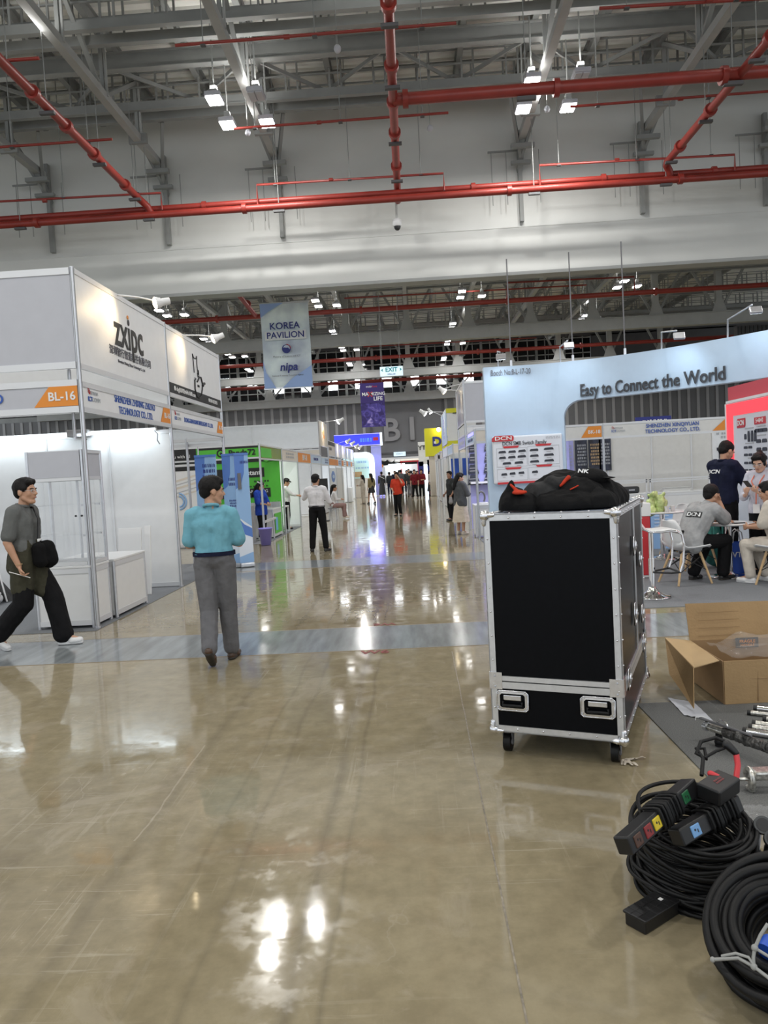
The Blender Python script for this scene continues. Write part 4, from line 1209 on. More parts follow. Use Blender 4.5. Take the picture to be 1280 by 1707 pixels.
# blue lit header and glowing arch
mm('ledblue', (0.02, 0.03, 0.5), 0.4, emit=(0.9, (0.05, 0.06, 0.9)))
mm('ledwhite', (0.9, 0.95, 1), 0.4, emit=(1.3, (0.80, 0.90, 1)))
mm('ledviolet', (0.3, 0.3, 0.9), 0.4, emit=(1.6, (0.30, 0.28, 1)))
mm('mint', (0.55, 0.75, 0.72), 0.4, emit=(0.25, (0.6, 0.9, 0.86)))
b = Booth('deep blue lit booth sign with glowing edges near the end wall', -3.2, 52)
MB().box(-5.2, -2.0, 52, 52.3, 3.56, 4.32, 'ledblue').build('sign_box', None, b.t)
e = MB()
for z in (3.54, 4.32): e.box(-5.2, -1.95, 51.95, 52.02, z, z + .04, 'ledviolet')
e.box(-2.02, -1.88, 51.9, 52.3, 3.5, 4.38, 'ledwhite'); e.build('light_edge', None, b.t)
bars(b.t, face_y(-3.0, 51.98, 3.92), .9, .4, 1, 'skyblue', 33); MB().box(-2.5, -2.15, 51.95, 51.99, 3.85, 4.08, 'redsign').build('red_mark', None, b.t)
b.slab('side_wall', (-2.7, 52.1), (-2.0, 52.1), .02, 3.5, 'lilac')
lamp('blue_glow', (-2.6, 51.2, 3.4), 35, 1.0, (R(-25), 0, 0), (.35, .35, 1))
b = Booth('glowing white arch booth with mint panel before the blue sign', -3.3, 50)
a = MB()
arc = [(-4.4, 0), (-4.4, 2.9)] ; path = [(-4.6, 2.86)] + [(-2.95 + .38 * math.cos(t_), 2.48 + .38 * math.sin(t_)) for t_ in [math.pi / 2 - k * math.pi / 16 for k in range(9)]] + [(-2.57, .02)]
for p, q in zip(path, path[1:]): a.beam((p[0], 50, p[1]), (q[0], 50, q[1]), .35, .14, 'ledwhite', up=(0, 1, 0))
a.build('light_arch', None, b.t)
MB().box(-4.5, -2.65, 50.3, 50.4, 1.3, 2.8, 'mint').build('back_panel', None, b.t); bars(b.t, face_y(-3.3, 50.29, 2.4), .8, .25, 1, 'bannermid', 31); bars(b.t, face_y(-3.3, 50.29, 2.0), 1.0, .15, 1, 'bannermid', 32); MB().box(-4.5, -2.65, 50.3, 50.4, .02, 1.3, 'cream').build('lower_panel', None, b.t)
k_ = MB().box(-3.9, -3.3, 50.1, 50.29, 1.4, 1.75, 'wood'); k_.build('shelf_sign', None, b.t)
b.bar((-2.72, 47.8, .0), (-2.72, 47.8, 1.0), .08, .08, 'ledwhite', 'light_strip')
b = Booth('small white stand with orange top at the gate', -2.4, 55)
MB().box(-2.75, -1.9, 55, 55.4, .006, 2.0, 'frost').build('stand_panel', None, b.t); MB().box(-2.75, -2.0, 54.98, 55.02, 2.0, 2.2, 'orange').build('number_plate', None, b.t)
MB().beam((-2.3, 54, .02), (-2.75, 54, 1.7), .03, .5, 'grey').build('leaning_board', None, b.t)

# ---- right side of the aisle
XR = 1.47
b = Booth('lilac walled booth with rows of dark trays, right of the aisle', XR, 16.9)
b.post(XR, 16.95, 2.48); b.post(XR, 19.6, 2.48)
f = b.slab('fascia_panel', (XR, 16.98), (XR, 19.58), 2.15, 2.47, 'paleblue', rail=.04)
bars(f, face_nx(XR - .012, 18.2, 2.27), 1.5, .12, 1, 'navyink', 41); MB().box(XR - .018, XR - .012, 17.05, 18.8, 2.36, 2.44, 'ledviolet').build('light_edge', None, f)
f2 = b.slab('fascia_panel', (XR + .02, 16.95), (3.4, 16.95), 2.15, 2.49, 'cream', rail=.05); fair_logo(f2, face_y(XR + .28, 16.93, 2.31), .10)
w_ = b.slab('back_wall', (XR + .05, 19.6), (4.1, 19.6), .02, 2.45, 'lilac', rails=False)
MB().box(XR + .05, 4.5, 19.3, 19.58, 1.20, 1.25, 'laminate').build('shelf', None, b.t)
lamp('booth_glow', (2.4, 18.2, 2.42), 40, 1.2, color=(.75, .75, 1))
t = cabinet_counter('booth_counter', 'white counter in front of the lilac walled booth', 'counter', 1.42, 2.3, 17.3, 18.0, .76)
mm('tray', (0.03, 0.035, 0.05), 0.5)
n_ = 0
for c_, x in enumerate((1.62, 2.02, 2.45)):
    for r_, z in enumerate((2.12, 1.86, 1.58, 1.30)):
        w0, w1, h_ = ((.06, .10, .10), (.06, .11, .12), (.08, .14, .12), (.08, .17, .13))[r_]
        mb = MB(frame((x, 19.585, z), (1, 0, 0), (0, 0, 1)))
        mb.prism([(-w1, -h_), (w1, -h_), (w0, h_), (-w0, h_)], .05, 'tray')
        for q in (-.4, .2): mb.box(-w1 * .75, w1 * .75, q * h_ - .012, q * h_ + .012, .05, .056, 'grey')
        tag(mb.build('display_tray'), 'dark tapered tray on the lilac wall, %s column, %s row from the top' % (ORD[c_], ORD[r_]), 'tray', 'dark trays on the lilac wall')
t = thing('desktop_microphone', 'small dark round headed gadget on the white counter by the lilac wall', 'gadget', (1.62, 17.5, .76))
k_ = MB(); k_.tube([(1.60 + .08 * math.cos(a), 17.5, .92 + .13 * math.sin(a)) for a in [i * .3 - .9 for i in range(14)]], .022, 'midgrey', 6); k_.build('ring', None, t); MB().bbox(1.55, 1.75, 17.42, 17.58, .76, .80, .01, 'plasticwhite').build('base', None, t)

b = Booth('tall pale grey double-height booth behind the lilac walled one', XR, 19.6)
b.post(XR, 19.65, 3.9); b.post(XR, 22.6, 3.9)
b.slab('header_panel', (XR + .02, 19.65), (3.5, 19.65), 2.78, 3.86, 'panelgrey', rail=.06); b.slab('fascia_panel', (XR + .02, 19.67), (3.5, 19.67), 2.5, 2.72, 'white', rail=.04)
hs = b.slab('header_panel', (XR, 19.7), (XR, 22.58), 2.78, 3.9, 'alu', rail=.05)
f = b.slab('fascia_panel', (XR, 19.7), (XR, 22.58), 2.14, 2.5, 'lilac', rail=.04); bars(f, face_nx(XR - .012, 21.2, 2.32), 1.8, .16, 1, 'white', 42)
b.spotarm((XR, 20.6, 3.9), (.95, 20.6, 3.78), (XR, 20.6, 3.3), 40, size=1.1); b.spotarm((XR, 22.2, 3.9), (1.05, 22.2, 3.92), (XR, 22.2, 3.4), 20, size=.8)

b = Booth('booth with blue and white posters behind the man in grey', XR, 25.7)
b.post(XR, 25.75, 2.48); b.post(2.05, 25.75, 2.48); b.post(XR, 29.2, 2.48)
b.slab('fascia_panel', (XR, 25.8), (XR, 29.15), 2.12, 2.46, 'paleblue', rail=.04); f = b.slab('fascia_panel', (XR + .02, 25.75), (4.6, 25.75), 2.12, 2.46, 'cream', rail=.04); bars(f, face_y(2.3, 25.735, 2.29), 1.2, .16, 1, 'greyprint', 43)
w_ = b.slab('back_wall', (XR + .06, 28.9), (5, 28.9), .02, 2.4, 'frost', rails=False)
for (x0, x1, z0, z1) in ((1.55, 1.9, .5, 2.0), (1.98, 2.35, 1.35, 2.0), (2.42, 2.85, 1.4, 2.05), (2.42, 2.85, .45, 1.0)):
    MB().box(x0, x1, 28.86, 28.885, z0, z1, 'blue').build('poster', None, b.t)
b = Booth('white booth with yellow frame and purple upright lettering', XR, 29.2)
MB().box(XR + .02, 2.6, 29.25, 29.3, 2.7, 3.9, 'white').build('header_panel', None, b.t)
k_ = MB(); k_.box(XR, 2.6, 29.2, 29.32, 3.78, 3.95, 'yellow'); k_.box(XR, 2.6, 29.2, 29.32, 2.55, 2.7, 'yellow'); k_.box(1.72, 2.0, 29.19, 29.2, 3.74, 3.78, 'black'); k_.build('yellow_frame', None, b.t)
hs = b.slab('header_panel', (XR, 29.3), (XR, 33.7), 2.6, 3.95, 'paleblue', rail=.05)
bars(hs, face_nx(XR - .012, 31.6, 3.3) @ Matrix.Rotation(R(90), 4, 'Z'), 1.0, 1.6, 1, 'lilac', 44)
b.slab('fascia_panel', (XR, 29.3), (XR, 33.7), 2.12, 2.5, 'frost', rail=.04)
b.post(XR, 33.7, 3.95); b.post(XR, 29.25, 2.5)
b.spotarm((XR, 31, 3.95), (.6, 31, 4.0), (XR, 31, 3.4), 30, m='lamp', size=1.5); b.spotarm((XR, 33, 3.95), (.95, 33, 4.2), (XR, 33, 3.4), 0, m='lamp', size=1.2)
b.slab('side_wall', (XR, 30.5), (XR, 33.6), .02, 2.1, 'offwhite')
b = Booth('plain cream booth between the yellow framed booth and the yellow cube sign', XR, 33.7)
for y in (36.6, 39.6, 42.6): b.post(XR, y, 2.5, w=.07)
b.slab('side_wall', (XR, 36.6), (XR, 39.6), .02, 2.4, 'offwhite'); f = b.slab('fascia_panel', (XR, 33.8), (XR, 45), 2.1, 2.46, 'cream', rail=.05)
b.slab('back_wall', (XR, 45), (5, 45), .02, 2.4, 'frost')
b = Booth('yellow cube sign with navy logo hanging over a white stand', 1.2, 46)
MB().box(.95, 2.6, 46, 47.5, 2.45, 4.15, 'yellow').build('sign_cube', None, b.t); letter(b.t, 'DF', face_y(1.9, 45.98, 3.3), .75, 'navyink', bold=.05, space=1.3)
k_ = MB(); k_.box(1.48, 1.62, 45.95, 45.96, 3.2, 3.34, 'white'); k_.build('logo_cross', None, b.t)
MB().bbox(1.15, 1.6, 46.2, 46.6, .006, 2.45, .02, 'cream').build('column', None, b.t); MB().box(1.5, 2.6, 46.05, 46.15, 3.2, 4.0, 'lamp_warm').cyl((1.8, 45.6, 4.0), (1.8, 45.9, 4.05), .12, m='lamp_warm', n=10).build('glow_lamp', None, b.t)
b = Booth('white stand with rough lettering beside the gate', .9, 50)
MB().box(.55, 1.35, 50, 50.2, 1.9, 3.5, 'white').build('header_panel', None, b.t); letter(b.t, 'YTC', face_y(.95, 49.97, 3.1), .42, 'black', bold=.02)
MB().box(.85, 1.1, 50, 50.3, .006, 2.0, 'ledwhite').build('light_column', None, b.t); MB().box(1.1, 1.9, 50, 50.3, .006, 2.3, 'navyink').box(.5, .85, 50, 50.3, 1.0, 2.2, 'navyink').build('navy_panel', None, b.t)
t = cabinet_counter('booth_counter', 'pale glowing counter at the far right of the gate', 'counter', .05, .85, 48.6, 49.2, 1.15)
# next hall through the gate
b = Booth('red and white canopy sign beyond the gate', -.6, 72)
MB().box(-1.0, .8, 72, 72.3, 2.5, 3.1, 'redsign').build('sign_box', None, b.t); MB().box(-.95, -.85, 72.1, 72.2, .0, 2.5, 'redsign').build('post', None, b.t); MB().box(.65, .75, 72.1, 72.2, .0, 2.5, 'redsign').build('post', None, b.t); MB().box(-1.0, .8, 71.96, 72, 2.62, 2.85, 'cream').build('sign_face', None, b.t)
b = Booth('white lit stands beyond the gate', -2.4, 75)
MB().box(-4, 3, 75, 75.3, .02, 2.3, 'frost').build('lit_wall', None, b.t); MB().box(.9, 2.2, 73, 73.2, .02, 2.2, 'frost').build('side_panel', None, b.t); MB().box(-2.2, -.6, 74.5, 74.7, 1.9, 2.4, 'lamp_cool').build('lit_header', None, b.t)
for k, x in enumerate((-2.6, -1.9, -1.3)): MB().ell((x, 74, 2.9 - .1 * k), (.3, .2, .2), 'white', 10, 6).build('white_ornament', None, b.t)

# ================================================================== CURVED WHITE STAND ON THE RIGHT
mm('standwhite', (0.50, 0.64, 0.80), 0.4, vary=0.015)  # cool blue of the flood lamps put into the white stand's base colour
mm('boardface', (0.72, 0.76, 0.83), 0.35)
mm('ink', (0.05, 0.055, 0.065), 0.5)
def cy(x): return 14.7 if x < 2.2 else 14.7 - .198 * (x - 2.2) ** 2
def zlo(x):
    if x < 2.98: return 0.0
    if x < 3.30: return 2.80 - .32 + math.sqrt(max(0, .32 ** 2 - (3.30 - x) ** 2))
    return 2.80
b = Booth('tall curved white stand with arched opening and dark slogan lettering', 1.5, 14.7)
xs = [1.5 + .074 * k for k in range(20)] + [2.98, 2.9801, 2.985, 2.995, 3.01, 3.035, 3.07, 3.11, 3.16, 3.22, 3.30] + [3.30 + .12 * k for k in range(1, 35)]
xs = sorted(set(xs))
mb = MB()
zt = 3.54
vs = []
for x in xs:
    n = V((.396 * max(0, x - 2.2), 1, 0)).normalized() * .22
    zl = zlo(x) if x > 2.98 else .007
    for q in (V((0, 0, 0)), n):
        vs += [(x + q.x, cy(x) + q.y, zl), (x + q.x, cy(x) + q.y, zt)]
fs = []
for i in range(len(xs) - 1):
    a = i * 4; c = a + 4
    fs += [(a, c, c + 1, a + 1), (a + 2, a + 3, c + 3, c + 2), (a + 1, c + 1, c + 3, a + 3), (a, a + 2, c + 2, c)]
fs += [(0, 1, 3, 2), (len(vs) - 4, len(vs) - 2, len(vs) - 1, len(vs) - 3)]
mb.add(vs, fs, 'standwhite')
stand = mb.build('curved_front', None, b.t)
def on_curve(body, x0, z, size, m, bold=.0, depth=.03, xs_=1.0, off=.03):
    vv, ff = text_poly(body, size, bold=bold, align='LEFT', depth=depth, xs=xs_)
    mb = MB(); mb.add([(x0 + p.x, cy(x0 + p.x) - off - p.z, z + p.y) for p in vv], [tuple(reversed(f)) for f in ff], m)
    return mb.build('lettering', None, b.t)
on_curve('Easy to Connect the World', 3.27, 2.955, .325, 'ink', .010, .03, .555)
on_curve('Booth No:8-L-17-20', 1.63, 3.415, .15, 'inkgrey', .0, .006, .62)
# small product board on the pillar
pb = MB(); pb.bbox(1.59, 2.93, 14.55, 14.66, 1.27, 2.19, .03, 'boardface'); pbo = pb.build('product_board', None, b.t)
k_ = MB(); k_.prism([(1.58, 2.09), (1.98, 2.09), (2.0, 2.12), (2.0, 2.17), (1.97, 2.20), (1.64, 2.20), (1.58, 2.15)], .02, 'redsign', frame((0, 14.55, 0), (1, 0, 0), (0, 0, 1))); k_.build('logo_plate', None, pbo); MB().box(1.66, 2.92, 14.535, 14.552, 1.265, 1.305, 'redsign').build('red_band', None, pbo)
letter(pbo, 'DCN', face_y(1.80, 14.525, 2.145), .10, 'white', bold=.02, xs=1.5)
letter(pbo, 'DCN SMB Switch Family', face_y(2.2, 14.54, 2.04), .105, 'ink', bold=.006, xs=.80)
bars(pbo, face_y(2.74, 14.545, 2.12), .28, .05, 2, 'greyprint', 53)
k_ = MB()
for x, z in ((1.94, 1.975), (2.56, 1.985), (1.97, 1.565), (2.56, 1.585)):
    k_.prism([(x - .16, z + .02), (x + .16, z + .02), (x + .13, z - .02), (x - .13, z - .02)], .006, 'redsign', frame((0, 14.548, 0), (1, 0, 0), (0, 0, 1)))
k_.build('red_caption', None, pbo)
k_ = MB()
def device(x, z, w_, h_=.03):
    k_.prism([(x - w_, z - h_ * .5), (x + w_, z - h_ * .5), (x + w_, z + h_ * .2), (x + w_ * .8, z + h_), (x - w_ * .8, z + h_ * .8), (x - w_, z + h_ * .2)], .007, 'tray', frame((0, 14.548, 0), (1, 0, 0), (0, 0, 1)))
    k_.box(x - w_ * .5, x + w_ * .5, 14.543, 14.549, z - h_ - .022, z - h_ - .012, 'greyprint')
for x, z, w_ in ((1.77, 1.88, .07), (1.96, 1.88, .07), (2.15, 1.885, .07), (1.77, 1.77, .065), (1.95, 1.775, .07), (2.14, 1.78, .08), (1.85, 1.66, .08), (2.08, 1.665, .08), (2.38, 1.89, .08), (2.66, 1.90, .09), (2.38, 1.78, .08), (2.66, 1.785, .09), (2.38, 1.67, .085), (2.66, 1.675, .09), (1.79, 1.45, .055), (1.95, 1.46, .055), (2.12, 1.465, .055), (2.38, 1.47, .055)):
    device(x, z, w_)
k_.build('printed_devices', None, pbo)
k_ = MB()
for x0, x1, z0, z1 in ((1.66, 2.24, 1.60, 1.96), (2.26, 2.86, 1.61, 1.97), (1.66, 2.24, 1.33, 1.56), (2.26, 2.86, 1.34, 1.57)):
    for a_ in ((x0, x1, z0, z0 + .004), (x0, x1, z1 - .004, z1), (x0, x0 + .004, z0, z1), (x1 - .004, x1, z0, z1)): k_.box(a_[0], a_[1], 14.545, 14.551, a_[2], a_[3], 'greyprint')
k_.build('printed_frames', None, pbo)
MB().bbox(1.75, 2.7, 14.25, 14.68, .86, .96, .045, 'plasticwhite').build('shelf_ledge', None, b.t)
# flood lamps on the top edge
for i, (x, y, z, pw_) in enumerate(((1.77, 14.1, 3.62, 16), (2.95, 13.75, 3.70, 13), (4.55, 12.75, 3.60, 14), (5.35, 11.75, 3.76, 14))):
    yb = cy(x) + .1
    o = MB().tube([(x + .03, yb, zt), (x + .02, yb - .05, zt + .3), (x, y + .1, z + .12)], .014, 'alu', 6).build('lamp_arm', None, b.t)
    d_ = (V((x + .1, cy(x), 3.15)) - V((x, y, z))).normalized()
    rt = d_.to_track_quat('-Z', 'Y').to_matrix().to_4x4(); rt.translation = V((x, y, z))
    MB(rt).bbox(-.09, .09, -.06, .06, 0, .05, .01, 'alu').build('lamp_head', None, o); MB(rt).box(-.08, .08, -.05, .05, -.006, .002, 'lamp_cool').build('lamp_glass', None, o)
    spot('flood_light', V((x, y, z)) + d_ * .04, (x + .15, cy(x), 2.6), pw_, 120, (.78, .91, 1), .9, .06)
# wires that hang the stand's header
for x in (2.05, 3.2, 4.05):
    t = thing('hanging_cable', 'thin dark cable rising from the top edge of the curved stand, %s' % ('left' if x < 3 else ('middle' if x < 4 else 'right')), 'cable', (x, cy(x), zt))
    MB().cyl((x, cy(x) + .1, zt), (x, cy(x) + .1, 5.6), .012, m='midgrey', n=6).build('wire', None, t); MB().box(x - .02, x + .02, cy(x) + .08, cy(x) + .12, zt, zt + .12, 'alu').build('clamp', None, t)

# red wall with edge lit product board, at right angles to the stand
mm('ledred', (0.8, 0.02, 0.05), 0.4, emit=(1.1, (1.0, 0.05, 0.06)))
mm('redpink', (0.60, 0.06, 0.08), 0.45)
b = Booth('red partition with an edge-lit product board behind the standing pair', 5.05, 12.1)
MB().box(5.06, 5.2, 8.6, 12.12, .007, 2.66, 'redpink').build('red_wall', None, b.t)
pbo = MB().box(5.0, 5.05, 8.7, 12.08, .01, 2.44, 'boardface').build('product_board', None, b.t)
k_ = MB(); k_.box(4.985, 5.0, 8.7, 12.08, 2.40, 2.44, 'white'); k_.box(4.985, 5.0, 12.04, 12.08, .01, 2.44, 'white'); k_.build('white_edge', None, pbo)
k_ = MB(); k_.box(4.99, 5.0, 8.7, 12.03, 2.20, 2.385, 'ledred'); k_.box(4.99, 5.0, 11.82, 12.03, 1.0, 2.2, 'ledred'); k_.build('red_light_strip', None, pbo)
lamp('red_glow', (4.9, 10.6, 2.3), 5, 1.2, (0, R(70), 0), (1, .25, .22))
k_ = MB(); k_.prism([(-.14, -.07), (.11, -.07), (.14, -.04), (.14, .07), (-.11, .07), (-.14, .04)], .008, 'redsign', face_nx(4.998, 11.53, 2.07)); k_.prism([(-.17, -.05), (.17, -.05), (.17, .05), (-.17, .05)], .008, 'redsign', face_nx(4.998, 10.92, 2.07)); k_.build('logo_plate', None, pbo)
letter(pbo, 'DCN', face_nx(4.985, 11.53, 2.07), .105, 'white', bold=.02); letter(pbo, '5+8+0', face_nx(4.985, 10.92, 2.07), .085, 'white', bold=.01)
k_ = MB()
def dev(y, z, w_, h_):
    k_.prism([(-w_, -h_), (w_, -h_), (w_, h_ * .4), (w_ * .75, h_), (-w_ * .75, h_), (-w_, h_ * .4)], .006, 'tray', face_nx(4.998, y, z))
for y in (11.40, 11.29, 11.18, 11.08): dev(y, 1.86, .035, .08 if y < 11.35 else .04)
for i, z in enumerate((1.70, 1.59, 1.47, 1.36, 1.25)):
    for y in (11.40, 11.25, 11.10)[: 3 if i % 2 else 2]: dev(y, z, .06, .018)
for i, z in enumerate((1.93, 1.78, 1.66, 1.54, 1.43)):
    for y in ((11.02, 10.90, 10.78) if i == 0 else (10.98, 10.80)): dev(y, z, .07, .026)
k_.build('printed_devices', None, pbo)
k_ = MB()
for y, z in ((11.27, 1.98), (10.9, 1.99), (11.27, 1.76), (10.9, 1.86), (11.2, 1.54), (10.9, 1.60), (11.2, 1.14), (11.2, 1.11)): k_.prism([(-.14, -.009), (.14, -.009), (.14, .009), (-.14, .009)], .003, 'greyprint', face_nx(4.998, y, z))
k_.build('printed_captions', None, pbo)

mm('posterdark', (0.02, 0.024, 0.045), 0.4, vary=.8, scale=7)
# booth seen through the arch
b = Booth('white booth with blue company name and orange plates seen through the arch', 3.7, 18.0)
b.post(4.58, 18, 2.5); b.post(3.6, 18, 2.5)
f = b.slab('fascia_panel', (3.55, 18.0), (8.2, 18.0), 2.13, 2.50, 'offwhite', rail=.05)
orange_tag(f, face_y(4.06, 17.975, 2.18), .48, .26, 'BK-18', .115); fair_logo(f, face_y(4.82, 17.97, 2.32), .085)
letter(f, 'SHENZHEN XINQIYUAN', face_y(6.2, 17.97, 2.375), .125, 'blueink', bold=.015, xs=.9); letter(f, 'TECHNOLOGY CO., LTD.', face_y(6.2, 17.97, 2.245), .125, 'blueink', bold=.015, xs=.9)
MB().prism([(0, 0), (.5, 0), (.5, .26), (.3, .26)], .004, 'orange', face_y(7.12, 17.975, 2.18)).build('number_plate', None, f)
w_ = b.slab('back_wall', (4.0, 20.4), (13, 20.4), .02, 2.45, 'offwhite')
for x in (5.28, 6.45, 7.5, 8.6): MB().beam((x, 20.385, .05), (x, 20.385, 2.4), .03, .04, 'aluwhite').build('mullion', None, w_)
k_ = MB()
for i, x in enumerate((4.05, 4.42, 4.78, 5.05)): bars(MB().box(x, x + .32, 20.33, 20.37, 1.35, 2.22, 'posterdark' if i else 'lilac').build('poster', None, w_), face_y(x + .16, 20.325, 1.8), .24, .6, 7, 'greyprint' if i != 2 else 'wood', 60 + i)
p = MB().box(8.05, 10, 20.33, 20.37, .9, 2.4, 'frost').build('poster', None, w_); MB().box(8.05, 10, 20.31, 20.33, 2.24, 2.37, 'dark').build('title_band', None, p); bars(p, face_y(8.7, 20.325, 2.12), 1.1, .2, 2, 'greyprint', 52)
k_ = MB()
for q in range(3): k_.box(8.2 + q * .2, 8.3 + q * .2, 20.31, 20.33, 1.5 + .1 * (q % 2), 1.75, 'tray'); k_.box(8.15 + q * .2, 8.38 + q * .2, 20.31, 20.33, 1.72, 1.8, 'tray')
k_.build('printed_tools', None, p)
for i, (x0, x1) in enumerate(((4.0, 5.7), (5.75, 7.2), (7.25, 9.0))):
    t = cabinet_counter('display_counter', 'white two tier display counter in the booth behind the arch, ' + ('left', 'middle', 'right')[i], 'counter', x0, x1, 18.4, 18.95, .78)
    MB().box(x0, x1, 18.42, 18.93, 1.04, 1.06, 'glass').build('upper_shelf', None, t)
    r_ = MB()
    for z in (1.05, 1.10): r_.box(x0, x1, 18.40, 18.42, z - .015, z + .015, 'aluwhite')
    for x in (x0 + .02, x1 - .02): r_.box(x - .015, x + .015, 18.4, 18.42, .78, 1.12, 'aluwhite')
    r_.build('shelf_frame', None, t)
tag(MB().bbox(5.15, 5.55, 18.5, 18.7, .78, .95, .05, 'dark').box(5.28, 5.42, 18.49, 18.5, .85, .88, 'panelgrey').build('pouch'), 'black zip pouch lying on the white counter behind the table', 'pouch')
mb = MB()
for k in range(6): mb.bbox(6.1 + .02 * k, 6.75 + .02 * k, 18.5 + .02 * k, 18.85, .78 + .016 * k, .794 + .016 * k, .003, 'offwhite')
tag(mb.build('paper_stack'), 'stack of loose papers on the white counter behind the arch', 'papers', kind='stuff')
b = Booth('white booth header with blue sign far behind the arch', 7, 26)
MB().box(7.6, 11.5, 26, 26.2, 2.5, 2.85, 'frost').build('header_panel', None, b.t); MB().box(7.7, 8.9, 25.9, 25.98, 2.7, 3.02, 'navyink').build('blue_sign', None, b.t); bars(b.t, face_y(8.3, 25.89, 2.86), .9, .18, 1, 'white', 51); b.slab('front_wall', (7.6, 26.1), (11.5, 26.1), .02, 2.5, 'frost')

# ---- furniture of the stand
mm('chairshell', (0.70, 0.71, 0.72), 0.35)
mm('beech', (0.56, 0.38, 0.20), 0.5, vary=0.12, scale=5, stretch=(10, 10, 1))
def shell_chair(name, label, x, y, rz, group):
    """moulded shell on splayed wooden legs; faces local +x"""
    t = thing(name, label, 'chair', (x, y, 0), rz, group)
    T = rotz(rz, (x, y, 0))
    mb = MB(T)
    prof = [(.24, .435), (.20, .452), (.10, .445), (-.02, .435), (-.12, .440), (-.18, .475), (-.215, .55), (-.235, .65), (-.255, .75), (-.27, .81), (-.278, .825)]
    wid = [.19, .225, .235, .235, .235, .232, .228, .22, .20, .15, .09]
    def fn(u, v):
        k = v * (len(prof) - 1); i = min(int(k), len(prof) - 2); q = k - i
        px, pz = [prof[i][j] * (1 - q) + prof[i + 1][j] * q for j in (0, 1)]
        w_ = wid[i] * (1 - q) + wid[i + 1] * q
        s_ = (u * 2 - 1)
        up = .055 * abs(s_) ** 2.5
        if pz > .5: px += up * 1.1
        else: pz += up
        return (px, s_ * w_, pz)
    g = MB(T); g.grid(fn, 12, 30, 'chairshell')
    o = g.build('shell', None, t)
    sd = o.modifiers.new('thickness', 'SOLIDIFY'); sd.thickness = .012; sd.offset = -1
    for sx in (-1, 1):
        for sy in (-1, 1):
            MB(T).cyl((sx * .12, sy * .11, .43), (sx * .235 - .02, sy * .22, .007), .019, .013, 'beech', 10).build('leg', None, t)
    w_ = MB(T)
    for sx in (-1, 1):
        w_.cyl((sx * .14, -.13, .36), (sx * .19, .18, .17), .006, m='black', n=6); w_.cyl((sx * .14, .13, .36), (sx * .19, -.18, .17), .006, m='black', n=6)
    for sy in (-1, 1):
        w_.cyl((-.14, sy * .13, .36), (.19, sy * .18, .17), .006, m='black', n=6); w_.cyl((.14, sy * .13, .36), (-.19, sy * .18, .17), .006, m='black', n=6)
    w_.box(-.16, .16, -.13, -.115, .40, .43, 'black'); w_.box(-.16, .16, .115, .13, .40, .43, 'black')
    w_.build('wire_brace', None, t)
    return t
GR = 'white shell chairs on the pale carpet'
shell_chair('shell_chair', 'white shell chair with wooden legs under the seated man in grey', 3.44, 9.66, R(14), GR)
shell_chair('shell_chair', 'white shell chair with wooden legs under the seated person in beige', 4.43, 9.20, R(126), GR)
shell_chair('shell_chair', 'white shell chair facing the table with the green bag, back to the counter', 4.35, 12.5, R(215), GR)
shell_chair('shell_chair', 'white shell chair half hidden behind the low round table', 4.05, 10.75, R(250), GR)

def round_table(label, x, y, h, r):
    t = thing('round_table', label, 'table', (x, y, 0), group='white round pedestal tables')
    MB().lathe([(.001, h - .025), (r - .02, h - .025), (r, h - .015), (r, h - .005), (r - .01, h), (.001, h)], 'laminate', 36, (x, y, 0)).build('table_top', None, t)
    MB().cyl((x, y, .03), (x, y, h - .02), .042, m='chrome', n=18).build('column', None, t)
    MB().lathe([(.001, .007), (.25, .007), (.25, .016), (.18, .03), (.07, .05), (.045, .08), (.001, .08)], 'chrome', 32, (x, y, 0)).build('foot', None, t)
    return t
round_table('white round table with the green bag and paper cups', 3.96, 12.1, .765, .40)
round_table('white round table between the two seated people', 4.12, 9.98, .72, .34)
mm('baggreen', (0.56, 0.68, 0.28), 0.35, vary=0.35, scale=9, bump=0.8, bscale=22)
mb = MB()
for k in range(16): mb.ell((3.85 + .12 * rnd.uniform(-1, 1), 12.0 + .1 * rnd.uniform(-1, 1), .86 + .1 * rnd.uniform(-1, 1)), (.07, .07, .07))
for k in range(6): mb.rcone((3.85, 12, .95), (3.85 + .12 * rnd.uniform(-1, 1), 12 + .08 * rnd.uniform(-1, 1), 1.03 + .04 * rnd.random()), .04, .03)
tag(link('carrier_bag', union(mb, .012, 'baggreen', 2, .02, 14)), 'crumpled yellow-green carrier bag on the round table', 'bag')
for i, (x, y, w_) in enumerate(((3.68, 11.95, 'left of the green bag'), (3.96, 11.85, 'in front of the green bag'), (4.08, 11.95, 'right of the green bag'))):
    mb = MB().lathe([(.001, .766), (.028, .766), (.040, .85), (.041, .853), (.037, .853), (.026, .772), (.001, .772)], 'plasticwhite', 18, (x, y, 0))
    tag(mb.build('paper_cup'), 'small white paper cup ' + w_, 'cup')
t = thing('camera', 'small black camera lying on the round table left of the cups', 'camera', (3.6, 11.95, .77))
MB().bbox(3.55, 3.66, 11.98, 12.04, .766, .84, .01, 'black').build('body', None, t); MB().cyl((3.605, 11.98, .80), (3.605, 11.93, .80), .03, m='dark', n=14).build('lens', None, t)
t = thing('phone_box', 'dark narrow box standing beside the camera on the round table', 'box', (3.62, 12.2, .765))
MB().bbox(3.585, 3.62, 12.08, 12.14, .766, .86, .005, 'dark').build('case', None, t)
